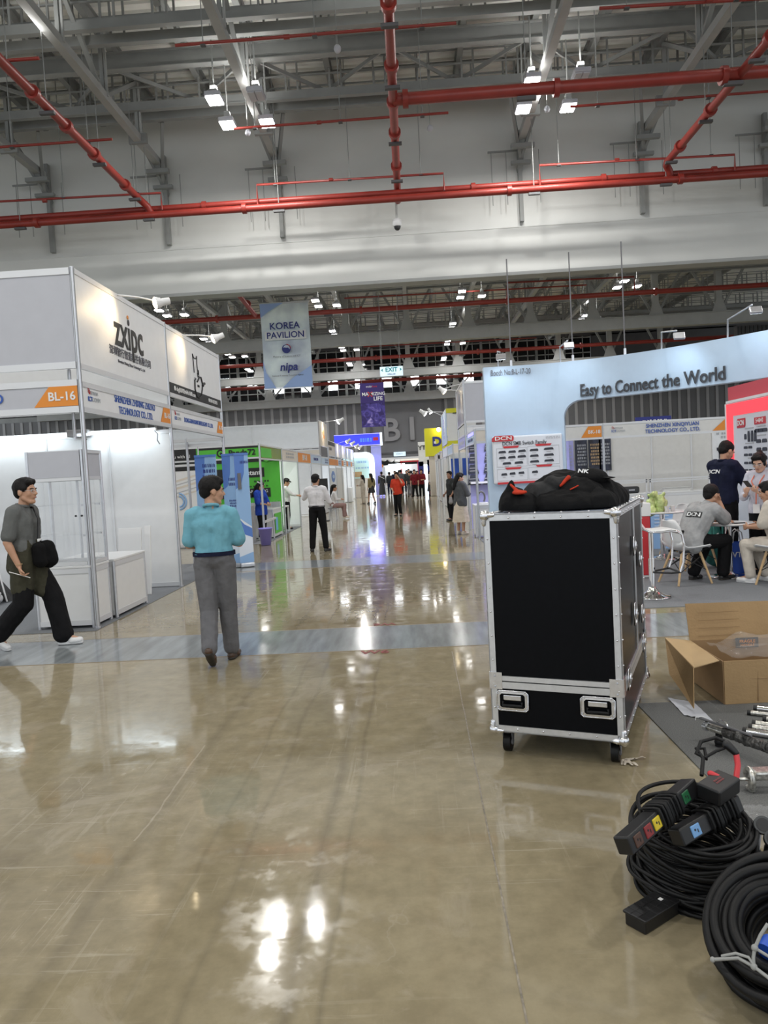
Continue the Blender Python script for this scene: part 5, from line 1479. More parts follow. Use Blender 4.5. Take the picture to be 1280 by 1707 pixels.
for i, (x, w_) in enumerate(((3.9, 'left'), (4.45, 'right'))):
    t = thing('leaflet_box', 'blue printed box on the carpet behind the table with the green bag, ' + w_, 'box', (x, 13.4, 0))
    MB().box(x - .26, x + .26, 13.4, 13.62, .007, .72, 'bannermid').build('carton', None, t)
    for k in range(4): MB().box(x - .2, x + .05 + .1 * (k % 2), 13.394, 13.4, .58 - .06 * k, .60 - .06 * k, 'paleblue').build('printed_line', None, t)
t = thing('display_plinth', 'red and white upright plinth half hidden by the flight case', 'plinth', (3.06, 10.3, 0))
MB().bbox(2.93, 3.18, 10.2, 10.5, .04, .84, .01, 'redsign').build('body', None, t); MB().bbox(2.92, 3.19, 10.19, 10.51, .84, 1.02, .01, 'plasticwhite').build('top_box', None, t); MB().bbox(2.94, 3.17, 10.21, 10.49, .007, .04, .01, 'plasticwhite').build('foot', None, t)
# bar stool
t = thing('bar_stool', 'chrome bar stool with bent seat and trumpet base beside the flight case', 'stool', (2.73, 8.76, 0))
MB().lathe([(.001, .007), (.20, .007), (.205, .014), (.19, .022), (.13, .04), (.075, .07), (.045, .105), (.036, .13), (.001, .13)], 'chrome', 36, (2.73, 8.76, 0)).build('foot', None, t)
MB().cyl((2.73, 8.76, .12), (2.73, 8.76, .46), .036, m='chrome', n=18).cyl((2.73, 8.76, .46), (2.73, 8.76, .76), .027, m='chrome', n=16).build('column', None, t)
g = MB(); sp = [(2.45, .90), (2.50, .915), (2.55, .89), (2.60, .82), (2.66, .782), (2.80, .775), (2.90, .785), (2.97, .775), (3.02, .735)]
def seat(u, v):
    k = v * (len(sp) - 1); i = min(int(k), len(sp) - 2); q = k - i
    return (sp[i][0] * (1 - q) + sp[i + 1][0] * q, 8.76 + (u - .5) * .36, sp[i][1] * (1 - q) + sp[i + 1][1] * q)
g.grid(seat, 4, 32, 'plasticwhite'); o = g.build('seat', None, t); sd = o.modifiers.new('thickness', 'SOLIDIFY'); sd.thickness = .02
for s_ in (-.185, .185): MB().tube([(p[0], 8.76 + s_, p[1]) for p in sp] + [(3.04, 8.76 + s_, .62), (3.03, 8.76 + s_, .42), (2.99, 8.76 + s_, .31)], .012, 'chrome', 8).build('side_tube', None, t)
MB().tube([(2.99, 8.575, .31), (2.90, 8.60, .30), (2.74, 8.72, .30)], .012, 'black', 8).tube([(2.99, 8.945, .31), (2.90, 8.92, .30), (2.74, 8.80, .30)], .012, 'black', 8).cyl((2.99, 8.575, .31), (2.99, 8.945, .31), .013, m='black', n=8).build('footrest', None, t)
# bags by the table
t = thing('tote_bag', 'blue printed tote bag under the low round table', 'bag', (4.32, 10.35, 0))
mb = MB(); mb.grid(lambda u, v: (4.34 + .17 * (u * 2 - 1) * (.9 + .1 * v), 10.3 + .05 * math.sin(u * 3.14) * (1 - .4 * v), .008 + .42 * v), 10, 8, 'blue'); mb.grid(lambda u, v: (4.34 - .17 * (u * 2 - 1) * (.9 + .1 * v), 10.24 - .05 * math.sin(u * 3.14) * (1 - .4 * v), .008 + .42 * v), 10, 8, 'blue')
mb.box(4.18, 4.50, 10.24, 10.30, .008, .02, 'blue'); mb.build('bag_body', None, t)
letter(t, 'VTT', face_y(4.34, 10.18, .26), .10, 'white', bold=.02)
for y in (10.22, 10.31): MB().tube([(4.27, y, .42), (4.29, y, .56), (4.34, y, .60), (4.39, y, .56), (4.41, y, .42)], .008, 'plasticwhite', 6).build('handle', None, t)
mm('tealcloth', (0.02, 0.14, 0.12), 0.7, vary=.2, scale=20)
t = thing('backpack', 'dark teal backpack leaning behind the low round table', 'backpack', (4.25, 10.85, 0))
mb = MB(); mb.ell((4.30, 10.9, .42), (.15, .10, .28)); mb.ell((4.30, 10.84, .30), (.12, .09, .18)); mb.ell((4.30, 10.9, .20), (.15, .11, .19))
link('pack_body', union(mb, .015, 'tealcloth', 3, .01, 9), t).matrix_parent_inverse = wm(t).inverted()
for s_ in (-.06, .06): MB().tube([(4.30 + s_, 10.80, .66), (4.30 + s_, 10.75, .58), (4.30 + s_, 10.77, .35)], .014, 'tealcloth', 6).build('strap', None, t)
MB().tube([(4.27, 10.88, .68), (4.30, 10.87, .75), (4.34, 10.88, .68)], .01, 'black', 6).build('handle', None, t)

# ================================================================== FLIGHT CASE
CA = R(-22)
t = thing('flight_case', 'tall black flight case with aluminium edges on castors in the aisle', 'flight case', (.96, 4.639, 0), CA)
T = rotz(CA, (.96, 4.639, 0))
hx, hy, zb, zs, ztp = .355, .652, .14, .425, 1.355
MB(T).box(-hx + .004, hx - .004, -hy + .004, hy - .004, zb + .01, zs, 'casepanel').build('base_tray', None, t)
MB(T).box(-hx + .004, hx - .004, -hy + .004, hy - .004, zs, ztp - .006, 'casepanel').build('lid', None, t)
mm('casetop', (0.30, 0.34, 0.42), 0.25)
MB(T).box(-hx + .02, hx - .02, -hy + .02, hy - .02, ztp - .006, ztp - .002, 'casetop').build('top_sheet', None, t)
mm('extrusion', (0.66, 0.67, 0.69), 0.36, metal=0.75, vary=0.06, scale=30)
mm('ballmetal', (0.72, 0.72, 0.74), 0.22, metal=1.0, vary=0.1, scale=40)
def angle_edge(a, c, s1, s2, w_=.034):
    """L section along a-c lying on the two faces with outward directions s1, s2"""
    a, c, s1, s2 = V(a), V(c), V(s1), V(s2)
    mb = MB(T)
    for n_, i_ in ((s1, s2), (s2, s1)):
        p0 = [a + n_ * .003, c + n_ * .003]
        vs = []
        for p in p0: vs += [p + i_ * .003, p - i_ * w_, p - i_ * w_ - n_ * .006, p + i_ * .003 - n_ * .006]
        mb.add(vs, [(0, 1, 5, 4), (1, 2, 6, 5), (2, 3, 7, 6), (3, 0, 4, 7), (0, 3, 2, 1), (4, 5, 6, 7)], 'extrusion')
        L_ = (c - a).length; k = max(2, int(L_ / .13))
        for q in range(1, k):
            p = a.lerp(c, q / k) + n_ * .004 - i_ * w_ * .55
            mb.ell(p, .006, 'ballmetal', 6, 4)
    return mb.build('edge_profile', None, t)
for sx in (-1, 1):
    for sy in (-1, 1):
        angle_edge((sx * hx, sy * hy, zb), (sx * hx, sy * hy, ztp), (sx, 0, 0), (0, sy, 0))
for z, up in ((zb, -1), (ztp, 1)):
    for sy in (-1, 1): angle_edge((-hx, sy * hy, z), (hx, sy * hy, z), (0, sy, 0), (0, 0, up))
    for sx in (-1, 1): angle_edge((sx * hx, -hy, z), (sx * hx, hy, z), (sx, 0, 0), (0, 0, up))
s_ = MB(T)
for (x0, x1, y0, y1) in ((-hx, hx, -hy - .006, -hy + .004), (-hx, hx, hy - .004, hy + .006), (hx - .004, hx + .006, -hy, hy), (-hx - .006, -hx + .004, -hy, hy)):
    s_.box(x0, x1, y0, y1, zs - .040, zs - .003, 'extrusion'); s_.box(x0, x1, y0, y1, zs + .003, zs + .030, 'extrusion')
s_.build('seam_profile', None, t)
for sx in (-1, 1):
    for sy in (-1, 1):
        for z in (zb, ztp):
            m_ = MB(T); zz = 1 if z > 1 else -1
            m_.ell((sx * (hx - .006), sy * (hy - .006), z - zz * .006), .030, 'ballmetal', 16, 10)
            for ax in ((-sx * .05, 0, 0), (0, -sy * .05, 0), (0, 0, -zz * .05)):
                p = V((sx * (hx - .002), sy * (hy - .002), z - zz * .002)); m_.rcone(p, p + V(ax), .022, .014, 'ballmetal', 10); m_.ell(p + V(ax) * .9 + V((sx * .008, sy * .008, zz * .008)), .007, 'ballmetal', 6, 4)
            m_.build('corner_cap', None, t)
        m_ = MB(T); x, y = sx * (hx + .004), sy * (hy + .004)
        m_.box(min(x, x - sx * .07), max(x, x - sx * .07), y - .004, y + .004, zs - .045, zs + .05, 'ballmetal'); m_.box(x - .004, x + .004, min(y, y - sy * .07), max(y, y - sy * .07), zs - .045, zs + .05, 'ballmetal')
        for q in (-.03, .03): m_.ell((x - sx * .03, y + sy * .004, zs + q), .006, 'panelgrey', 6, 4)
        m_.build('seam_brace', None, t)
        # castors
        cx_, cy_ = sx * (hx - .06), sy * (hy - .09)
        c_ = MB(T).box(cx_ - .05, cx_ + .05, cy_ - .06, cy_ + .06, zb - .008, zb, 'midgrey').cyl((cx_, cy_, zb - .03), (cx_, cy_, zb - .008), .035, m='midgrey', n=14)
        for q in (-.026, .026): c_.prism([(-.03, 0), (.03, 0), (.012, -.075), (-.012, -.075)], .004, 'midgrey', frame((cx_ + q, cy_, zb - .025), (0, 1, 0), (0, 0, 1)))
        c_ = c_.build('castor', None, t)
        MB(T).cyl((cx_ - .02, cy_, .052), (cx_ + .02, cy_, .052), .052, m='rubber', n=20).cyl((cx_ - .026, cy_, .052), (cx_ + .026, cy_, .052), .018, m='midgrey', n=10).build('wheel', None, c_)
def dish_handle(tf):
    o = MB(T)
    ring = [(-.075, -.055), (.075, -.055), (.088, -.042), (.088, .042), (.075, .055), (-.075, .055), (-.088, .042), (-.088, -.042)]
    inn = [(p[0] * .80, p[1] * .72) for p in ring]
    o.add([(p[0], p[1], .005) for p in ring] + [(p[0], p[1], .006) for p in inn] + [(p[0] * .95, p[1] * .95, -.012) for p in inn], [(i, (i + 1) % 8, 8 + (i + 1) % 8, 8 + i) for i in range(8)] + [(8 + i, 8 + (i + 1) % 8, 16 + (i + 1) % 8, 16 + i) for i in range(8)] + [tuple(range(16, 24))], 'ballmetal', False, tf)
    o.tube([(p[0], p[1], .005) for p in ring], .004, 'ballmetal', 6, True, tf)
    for p in ring[::1]: o.ell(V((p[0] * .92, p[1] * .9, .007)), .005, 'panelgrey', 6, 4, tf)
    o = o.build('recessed_handle', None, t)
    MB(T).tube([(-.052, -.005, .006), (-.055, -.024, .014), (.055, -.024, .014), (.052, -.005, .006)], .008, 'rubber', 8, tf=tf).build('grip', None, o)
    MB(T).bbox(-.05, .05, .002, .032, .0, .008, .004, 'ballmetal', tf).build('spring_plate', None, o)
for x in (-.235, .225): dish_handle(frame((x, -hy - .004, .318), (1, 0, 0), (0, 0, 1)))
def latch(tf, name='butterfly_latch', s=1.0):
    o = MB(T).add([(-.035 * s, -.055 * s, .004), (.035 * s, -.055 * s, .004), (.045 * s, 0, .004), (.035 * s, .055 * s, .004), (-.035 * s, .055 * s, .004), (-.045 * s, 0, .004)], [tuple(range(6))], 'ballmetal', False, tf)
    o.tube([(-.035 * s, -.055 * s, .004), (.035 * s, -.055 * s, .004), (.045 * s, 0, .004), (.035 * s, .055 * s, .004), (-.035 * s, .055 * s, .004), (-.045 * s, 0, .004)], .004, 'ballmetal', 6, True, tf)
    o = o.build(name, None, t)
    m_ = MB(T).ell((-.015 * s, 0, .012), (.012 * s, .03 * s, .006), 'ballmetal', 10, 6, tf).ell((.015 * s, 0, .012), (.012 * s, .03 * s, .006), 'ballmetal', 10, 6, tf).cyl((0, 0, .004), (0, 0, .022), .008, m='ballmetal', n=8, tf=tf)
    m_.build('wing_turn', None, o)
RF = lambda y, z: frame((hx + .006, y, z), (0, 1, 0), (0, 0, 1))
latch(RF(-.45, zs)); latch(RF(.42, zs)); latch(RF(.05, 1.10)); latch(RF(.40, .62)); latch(RF(.36, .98), s=.8); latch(RF(-.02, .70), 'side_handle', 1.15)
MB(T).box(hx + .001, hx + .007, .11, .135, zs + .03, ztp - .03, 'extrusion').build('door_seam', None, t)
# torn tape under the case
t2 = thing('tape_scrap', 'crumpled pale tape stuck to the floor by the front castor', 'tape', (1.1, 4.0, 0))
mb = MB()
mm('tapepale', (0.52, 0.46, 0.38), 0.5, vary=.1)
for k in range(7):
    a = rnd.uniform(-2.4, .5); L_ = rnd.uniform(.05, .13); c0 = V((1.06, 4.0, .004))
    d0, d1 = V((math.cos(a), math.sin(a), 0)), V((-math.sin(a), math.cos(a), 0))
    mb.grid(lambda u, v: c0 + d0 * L_ * u + d1 * (.026 - .016 * u) * (v - .5) + V((0, 0, .003 + .02 * abs(noise.noise(V((u * 4, v * 3, k)))))), 6, 3, 'tapepale')
mb.build('tape_strands', None, t2)

# ---- jackets on the case
cloth('jacketblack', (0.0035, 0.0035, 0.004), .3, .5); cloth('jacketlit', (0.030, 0.030, 0.031), .3, .5); cloth('jacketred', (0.50, 0.045, 0.02), .2, .6)  # the grey copy carries the light on the black cloth in its colour
def lump(name, label, cat, parts, m, vox=.010, disp=.014, ds=9, seed=0):
    mb = MB()
    for p in parts:
        if len(p) == 4: mb.rcone(p[0], p[1], p[2], p[3])
        else: mb.ell(p[0], p[1])
    mb.tf = None
    me = union(mb, vox, m, 3, disp, ds, seed)
    return tag(link(name, me), label, cat)
z0 = 1.36
def flat_base(o, z=z0 + .003):
    for v in o.data.vertices:
        if v.co.z < z: v.co.z = z
cm = Matrix.Rotation(CA, 4, 'Z'); cm.translation = V((.96, 4.639, z0))
def cl_(x, y, z): return cm @ V((x, y, z))
rc3 = Matrix.Rotation(CA, 3, 'Z')
def heap(label, parts, m, seed, disp=.011, vox=.008, name='jacket', cat='jacket', parent=None, ds=5.0):
    mb = MB()
    for p in parts:
        if len(p) == 4: mb.rcone(cl_(*p[0]), cl_(*p[1]), p[2], p[3])
        else: mb.ell(cl_(*p[0]), p[1], None, 20, 12, rot=rc3)
    o = link(name, union(mb, vox, m, 4, disp, ds, seed, ridge=True), parent, label)
    flat_base(o)
    return o if parent is not None else tag(o, label, cat)
j1 = heap('black padded jacket heaped across the middle of the flight case',
     [((.0, -.10, .03), (.235, .26, .185)), ((.10, -.22, .03), (.17, .20, .155)), ((-.10, .05, .04), (.15, .2, .14)), ((.02, -.36, .02), (.22, .14, .085))], 'jacketblack', 3)
j2 = heap('black jacket with red lining slumped on the left of the flight case',
     [((-.245, -.36, .02), (.085, .15, .115)), ((-.262, -.42, .08), (-.250, -.40, .165), .045, .012), ((-.18, -.40, .02), (.10, .13, .085))], 'jacketblack', 8, .010)
j3 = heap('black jacket with white mark hanging over the right rear of the flight case',
     [((.20, -.10, .03), (.12, .22, .13)), ((.25, .10, .02), (.085, .20, .10)), ((.22, -.30, .02), (.10, .14, .09))], 'jacketblack', 14, .012)
heap('red lining', [((-.19, -.47, .104), (.045, .03, .013)), ((-.245, -.448, .150), (-.20, -.475, .112), .006, .010), ((-.20, -.475, .112), (-.15, -.48, .108), .010, .008)], 'jacketred', 5, .004, .005, 'lining', parent=j2)
heap('dark grey folded flap', [((-.10, -.33, .085), (.11, .10, .070)), ((-.03, -.33, .14), (.04, -.30, .165), .05, .02), ((-.16, -.40, .05), (.06, .05, .05))], 'jacketlit', 22, .012, .007, 'folded_flap', parent=j1)
heap('red lining', [((.035, -.345, .150), (.062, -.335, .175), .010, .012), ((.02, -.36, .13), (.04, -.35, .15), .008, .010)], 'jacketred', 5, .003, .005, 'lining', parent=j1)
heap('red piping', [((.082, -.405, .108), (.125, -.40, .128), .0045, .0045)], 'jacketred', 5, .0, .003, 'piping', parent=j1)
cap = heap('black peaked cap with white letters lying on top of the jackets', [((.16, -.20, .165), (.105, .10, .055)), ((.22, -.19, .160), (.085, .075, .010))], 'jacketblack', 31, .003, .005, 'cap', 'cap')
letter(cap, 'NK', frame(cl_(.135, -.275, .205), rc3 @ V((1, 0, -.12)), (0, .75, .66)), .042, 'white', bold=.02)

# ================================================================== CARDBOARD BOX, POLES AND CABLES
mm('card', (0.40, 0.26, 0.125), 0.75, vary=0.07, scale=5, bump=0.12, bscale=60)
mm('cardlight', (0.50, 0.345, 0.18), 0.75, vary=0.05, scale=6)
mm('cardinside', (0.33, 0.21, 0.105), 0.8, vary=0.08, scale=5)
t = thing('cardboard_box', 'large open brown cardboard box with raised back flap', 'cardboard box', (2.3, 5.1, 0))
def quad(name, pts, m, th=.006, label=None, sub=None):
    a, c, d, e = [V(p) for p in pts]
    n = (c - a).cross(e - a).normalized() * th
    mb = MB().add([a, c, d, e, a + n, c + n, d + n, e + n], [(0, 3, 2, 1), (4, 5, 6, 7), (0, 1, 5, 4), (1, 2, 6, 5), (2, 3, 7, 6), (3, 0, 4, 7)], m)
    return mb.build(name, None, t, label)
quad('front_wall', [(1.945, 4.845, .008), (2.78, 4.87, .008), (2.79, 4.86, .288), (1.94, 4.835, .292)], 'card')
quad('side_wall', [(1.945, 5.38, .008), (1.945, 4.845, .008), (1.94, 4.835, .292), (1.93, 5.38, .30)], 'cardinside')
quad('back_wall', [(2.78, 5.38, .008), (1.945, 5.38, .008), (1.93, 5.385, .30), (2.79, 5.385, .30)], 'cardinside')
quad('far_wall', [(2.78, 4.87, .008), (2.78, 5.38, .008), (2.79, 5.385, .30), (2.79, 4.86, .29)], 'cardinside')
quad('floor_panel', [(1.945, 4.85, .008), (1.945, 5.38, .008), (2.78, 5.38, .008), (2.78, 4.87, .008)], 'cardinside')
bf = quad('back_flap', [(2.79, 5.39, .30), (1.93, 5.39, .30), (1.92, 5.43, .56), (2.80, 5.44, .55)], 'card')
f1_ = quad('side_flap', [(1.93, 5.37, .305), (1.92, 4.85, .295), (1.74, 4.80, .27), (1.70, 5.22, .37)], 'cardlight', label='folded out side flap')
quad('flap_end', [(1.70, 5.22, .365), (1.735, 4.80, .268), (1.70, 4.72, .03), (1.655, 5.02, .17)], 'card', label='drooping end of the side flap')
k_ = MB()
for z in (.12, .20): pass
k_.box(2.155, 2.160, 4.838, 4.846, .02, .285, 'cardinside'); k_.box(1.95, 2.78, 4.838, 4.846, .168, .172, 'cardinside'); k_.build('crease', None, t)
k_ = MB()
for q in range(4): k_.add([(1.99, 5.375 + .004 * q, .33 + .055 * q), (2.28, 5.378 + .004 * q, .33 + .055 * q), (2.28, 5.378 + .004 * q, .334 + .055 * q), (1.99, 5.375 + .004 * q, .334 + .055 * q)], [(0, 1, 2, 3)], 'cardinside')
k_.build('tape_lines', None, bf)
k_ = MB().add([(2.24, 5.360, .24), (2.40, 5.360, .24), (2.40, 5.365, .31), (2.24, 5.365, .31)], [(0, 1, 2, 3)], 'dark'); lb_ = k_.build('printed_label', None, t)
letter(lb_, 'FRAGILE', face_y(2.32, 5.355, .285), .03, 'orange'); letter(lb_, 'HANDLE', face_y(2.32, 5.355, .258), .025, 'orange')
mb = MB()
def film_(u, v): return (2.02 + .75 * u, 4.90 + .42 * v, .30 + .045 * noise.noise(V((u * 5, v * 4, 1))) + .05 * math.sin(u * 3.1) * v)
mb.grid(film_, 22, 12, 'film'); o = tag(mb.build('plastic_wrap'), 'clear plastic wrap spilling from the open cardboard box', 'plastic wrap')
mb = MB().grid(lambda u, v: (2.30 + .2 * u + .05 * math.sin(v * 5), 4.9 + .06 * noise.noise(V((u * 4, v * 4, 3))), .28 + .16 * v * math.sin(u * 3.1)), 12, 10, 'film'); tag(mb.build('plastic_bag'), 'upright crumpled clear plastic bag in the cardboard box', 'bag')
mb = MB().grid(lambda u, v: (1.70 + .14 * u, 4.60 + .42 * v - .1 * u, .012 + .01 * noise.noise(V((u * 4, v * 4, 9)))), 8, 8, 'foampale') if 'foampale' in M else None
mm('foampale', (0.60, 0.62, 0.68), 0.4)
mb = MB().grid(lambda u, v: (1.62 + .13 * u + .02 * v, 4.66 + .36 * v - .12 * u, .010 + .008 * abs(noise.noise(V((u * 4, v * 4, 9))))), 8, 8, 'foampale'); tag(mb.build('foam_sheet'), 'pale foam sheet lying under the drooping box flap', 'foam sheet')
# wrapped pole on feet
mm('scratched', (0.55, 0.54, 0.50), 0.3, metal=0.9, vary=0.5, scale=60)
mm('wrapdark', (0.06, 0.058, 0.055), 0.35, vary=0.9, scale=26, bump=0.9, bscale=40)
t = thing('stand_pole', 'wrapped metal stand pole raised on small feet on the dark carpet', 'stand', (1.62, 4.15, 0))
A_, B_ = V((1.585, 4.225, .095)), V((2.0, 3.42, .095))
dr = (B_ - A_).normalized()
MB().cyl(A_, B_, .021, m='scratched', n=14).cyl(A_ - dr * .005, A_ + dr * .02, .027, m='alu', n=14).build('tube', None, t)
mb = MB(); mb.rcone(A_ + dr * .13, B_, .027, .031, 'wrapdark')
for k in range(12): mb.ell(A_ + dr * (.16 + .06 * k) + V((0, 0, .008 * math.sin(k * 2.1))), (.03, .03, .026 + .006 * math.sin(k * 1.7)))
o = link('wrapping', union(mb, .007, 'wrapdark', 1, .007, 30), t); o.matrix_parent_inverse = wm(t).inverted()
MB().tube([A_ + V((-.03, .01, .045)), A_ + V((0, 0, .035)), A_ + dr * .06 + V((0, 0, .035)), A_ + dr * .30 + V((0, 0, .034))], .008, 'midgrey', 6).build('hook_rod', None, t)
MB().tube([A_ + dr * .08 + V((0, 0, .045)), A_ + dr * .10 + V((0, 0, .062)), A_ + dr * .14 + V((0, 0, .058)), A_ + dr * .15 + V((0, 0, .04))], .005, 'chrome', 6).build('wire_clip', None, t)
MB().tube([A_ + V((-.055, .0, .035)), A_ + V((-.055, .0, .050)), A_ + V((-.02, 0, .055)), A_ + V((.01, 0, .045))], .003, 'plasticwhite', 5).build('white_wire', None, t)
for q in (.09, .62):
    p = A_ + dr * q; MB().cyl((p.x, p.y, .0065), (p.x, p.y, .075), .022, .018, 'rubber', 10).ell((p.x, p.y, .03), (.026, .026, .024), 'rubber', 10, 6).build('foot', None, t)
for i, (a, c, r_, lab) in enumerate((((1.832, 4.304, .028), (2.3, 3.96, .028), .021, 'chrome tube nearest the wrapped pole'), ((1.89, 4.36, .028), (2.4, 4.0, .028), .020, 'second chrome tube of the bundle'), ((1.936, 4.42, .028), (2.45, 4.06, .028), .020, 'middle chrome tube of the bundle'), ((2.03, 4.49, .028), (2.5, 4.16, .028), .017, 'fourth chrome tube, short end showing'), ((2.0, 4.63, .022), (2.55, 4.28, .022), .015, 'thin dark tube nearest the cardboard box'), ((2.06, 4.68, .03), (2.6, 4.36, .03), .018, 'bright flat tube closest to the cardboard box'))):
    mb = MB().cyl(a, c, r_, m='scratched' if i not in (0, 5) else 'chrome', n=14); d_ = (V(c) - V(a)).normalized(); mb.cyl(V(a) - d_ * .006, V(a) + d_ * .015, r_ * 1.06, m='black', n=14)
    for k in (.06,): mb.ell(V(a) + d_ * k + V((0, 0, r_)), .004, 'dark', 6, 4)
    tag(mb.build('metal_tube'), lab + ' on the dark carpet', 'tube', 'metal tubes on the dark carpet')
t = thing('pipe_clamp', 'shiny metal truss clamp with bolt on the dark carpet edge', 'clamp', (1.57, 3.58, 0))
MB().cyl((1.48, 3.57, .065), (1.62, 3.565, .065), .009, m='scratched', n=10).cyl((1.475, 3.57, .065), (1.485, 3.57, .065), .013, m='chrome', n=8).build('bolt', None, t)
k_ = MB(); k_.tube([(1.54 + .0 * a, 3.575 + .04 * math.cos(a), .062 + .05 * math.sin(a)) for a in [q * .35 for q in range(16)]], .013, 'scratched', 8); k_.bbox(1.55, 1.66, 3.53, 3.61, .07, .11, .01, 'scratched'); k_.bbox(1.53, 1.555, 3.54, 3.58, .0065, .07, .008, 'scratched'); k_.build('jaw', None, t)
mb = MB(); mb.grid(lambda u, v: (1.26 + .42 * u, 3.02 + .42 * v - .10 * u, .012 + .045 * abs(noise.noise(V((u * 5, v * 5, 4)))) + .02 * abs(noise.noise(V((u * 13, v * 13, 7))))), 40, 40, 'film'); tag(mb.build('plastic_sheet'), 'crinkled clear plastic sheet lying beyond the black cable coil', 'plastic sheet')

# ---- cable coils
def coil(c, R0, n, h, r, tilt, m, name, t, seed, wob=.02, spread=.05):
    rg = random.Random(seed)
    T_ = Matrix.Translation(V(c)) @ tilt
    for k in range(n):
        rr = R0 * (1 + rg.uniform(-spread, spread)); z = h * (k + .5) / n + rg.uniform(-.006, .006)
        ph = rg.uniform(0, 6.28); tx, ty = rg.uniform(-.09, .09), rg.uniform(-.09, .09); ex = rg.uniform(-.06, .06)
        dx, dy = rg.uniform(-wob, wob), rg.uniform(-wob, wob)
        pts = []
        for i in range(44):
            a = 2 * math.pi * i / 44
            q = rr * (1 + .03 * math.sin(2 * a + ph) + .012 * math.sin(5 * a + ph * 2))
            x, y = q * math.cos(a) * (1 + ex) + dx, q * math.sin(a) * (1 - ex) + dy
            pts.append((x, y, max(r + .004, z + tx * x + ty * y + .006 * math.sin(3 * a + ph))))
        MB().tube([T_ @ V(p) for p in pts], r, m, 8, True).build(name, None, t)
t = thing('cable_coil', 'pile of coiled black cable on the concrete floor, with multi-way socket boxes on top', 'cable coil', (.98, 2.80, 0))
coil((.985, 2.80, 0), .185, 44, .27, .0078, Matrix.Rotation(R(6), 4, 'X') @ Matrix.Rotation(R(0), 4, 'Y'), 'rubber', 'cable_loop', t, 5, .018, .13)
coil((1.02, 2.78, 0), .205, 12, .05, .0078, Matrix.Identity(4), 'rubber', 'cable_loop', t, 9, .03, .06)
mm('boxblack', (0.008, 0.008, 0.009), 0.42, vary=.15, scale=30)
mm('sockred', (0.22, 0.02, 0.022), .4); mm('sockyellow', (0.62, 0.47, 0.02), .4); mm('sockgreen', (0.01, 0.10, 0.035), .4); mm('sockblue', (0.16, 0.34, 0.62), .4); mm('sockbrown', (0.07, 0.03, 0.018), .4)
def strip(label, a, c, w_, h_, socks, roll=0.0, wraps=()):
    """socket box from a to c; socks = [(position 0..1, material)] on the face toward the camera"""
    a, c = V(a), V(c)
    t = thing('socket_box', label, 'socket box', a, group='multi-way socket boxes on the cable pile')
    d = (c - a); L_ = d.length; d.normalize()
    tf = frame(a, d, V((0, 0, 1)).cross(d)) @ Matrix.Rotation(roll, 4, 'X')
    MB().bbox(0, L_, -w_ / 2, w_ / 2, -h_ / 2, h_ / 2, .006, 'boxblack', tf).build('housing', None, t)
    for q, m_ in socks:
        x = q * L_
        o = MB().bbox(x - .022, x + .022, -w_ / 2 - .004, -w_ / 2 + .004, -.020, .020, .003, m_, tf).build('socket', None, t)
        MB().cyl(tf @ V((x - .006, -w_ / 2 - .005, .004)), tf @ V((x - .006, -w_ / 2 - .003, .004)), .004, m='black', n=8).box(x + .004, x + .008, -w_ / 2 - .005, -w_ / 2 - .003, -.008, .004, 'black', tf).build('socket_holes', None, o)
    for q0, q1, nn in wraps:
        for k in range(nn):
            x = (q0 + (q1 - q0) * k / max(1, nn - 1)) * L_
            ring = [(x + .012 * math.sin(k), (w_ / 2 + .008) * math.cos(a_) * 1.02, (h_ / 2 + .008) * math.sin(a_)) for a_ in [j * math.pi / 8 for j in range(16)]]
            ring = [(p[0], max(-w_ / 2 - .008, min(w_ / 2 + .008, p[1] * 1.3)), max(-h_ / 2 - .008, min(h_ / 2 + .008, p[2] * 1.3))) for p in ring]
            MB().tube(ring, .0055, 'rubber', 6, True, tf).build('cord_wrap', None, t)
    return t
strip('long black socket box with yellow, red and brown sockets across the cable pile', (.640, 2.46, .335), (.985, 2.79, .385), .062, .062, [(.10, 'sockbrown'), (.24, 'sockred'), (.36, 'sockyellow'), (.80, 'sockgreen')], R(-18), [(.42, .66, 9)])
strip('black socket box with pale blue socket lying lower on the cable pile', (.86, 2.60, .285), (1.14, 2.77, .325), .060, .060, [(.22, 'sockblue')], R(-20), [(.46, .86, 10)])
t = thing('power_supply', 'black ribbed power box with red marking at the top of the cable pile', 'power supply', (1.06, 2.78, .36))
tf = frame((1.07, 2.745, .395), (.8, .62, .1), (-.6, .8, .1))
MB().bbox(-.07, .07, -.045, .045, -.03, .03, .006, 'boxblack', tf).build('case', None, t)
bars(t, tf @ Matrix.Translation((0, 0, .028)), .05, .025, 2, 'sockred', 71)
t = thing('red_plug_lead', 'black looped lead with red handled plug on top of the cable pile', 'lead', (1.1, 2.85, .4))
MB().tube([(1.03, 2.80, .42), (1.06, 2.86, .46), (1.05, 2.90, .485), (1.085, 2.91, .48), (1.075, 2.87, .455), (1.04, 2.875, .475), (1.08, 2.93, .50), (1.14, 2.94, .51), (1.175, 2.91, .50), (1.19, 2.89, .48)], .0075, 'rubber', 8).build('lead', None, t)
MB().tube([(1.07, 2.87, .46), (1.12, 2.89, .475), (1.165, 2.90, .485)], .006, 'rubber', 8).build('lead_end', None, t)
MB().rcone((1.168, 2.90, .495), (1.192, 2.885, .47), .018, .014, 'boxblack', 10).build('plug', None, t)
MB().tube([(1.195, 2.885, .465), (1.19, 2.86, .43), (1.165, 2.82, .39)], .0115, 'redsign', 8).build('red_grip', None, t)
MB().rcone((1.06, 2.79, .43), (1.10, 2.77, .415), .012, .009, 'redsign', 8).build('red_tag', None, t)
t = thing('white_plug', 'small white plug at the left of the cable pile', 'plug', (.83, 2.72, .3))
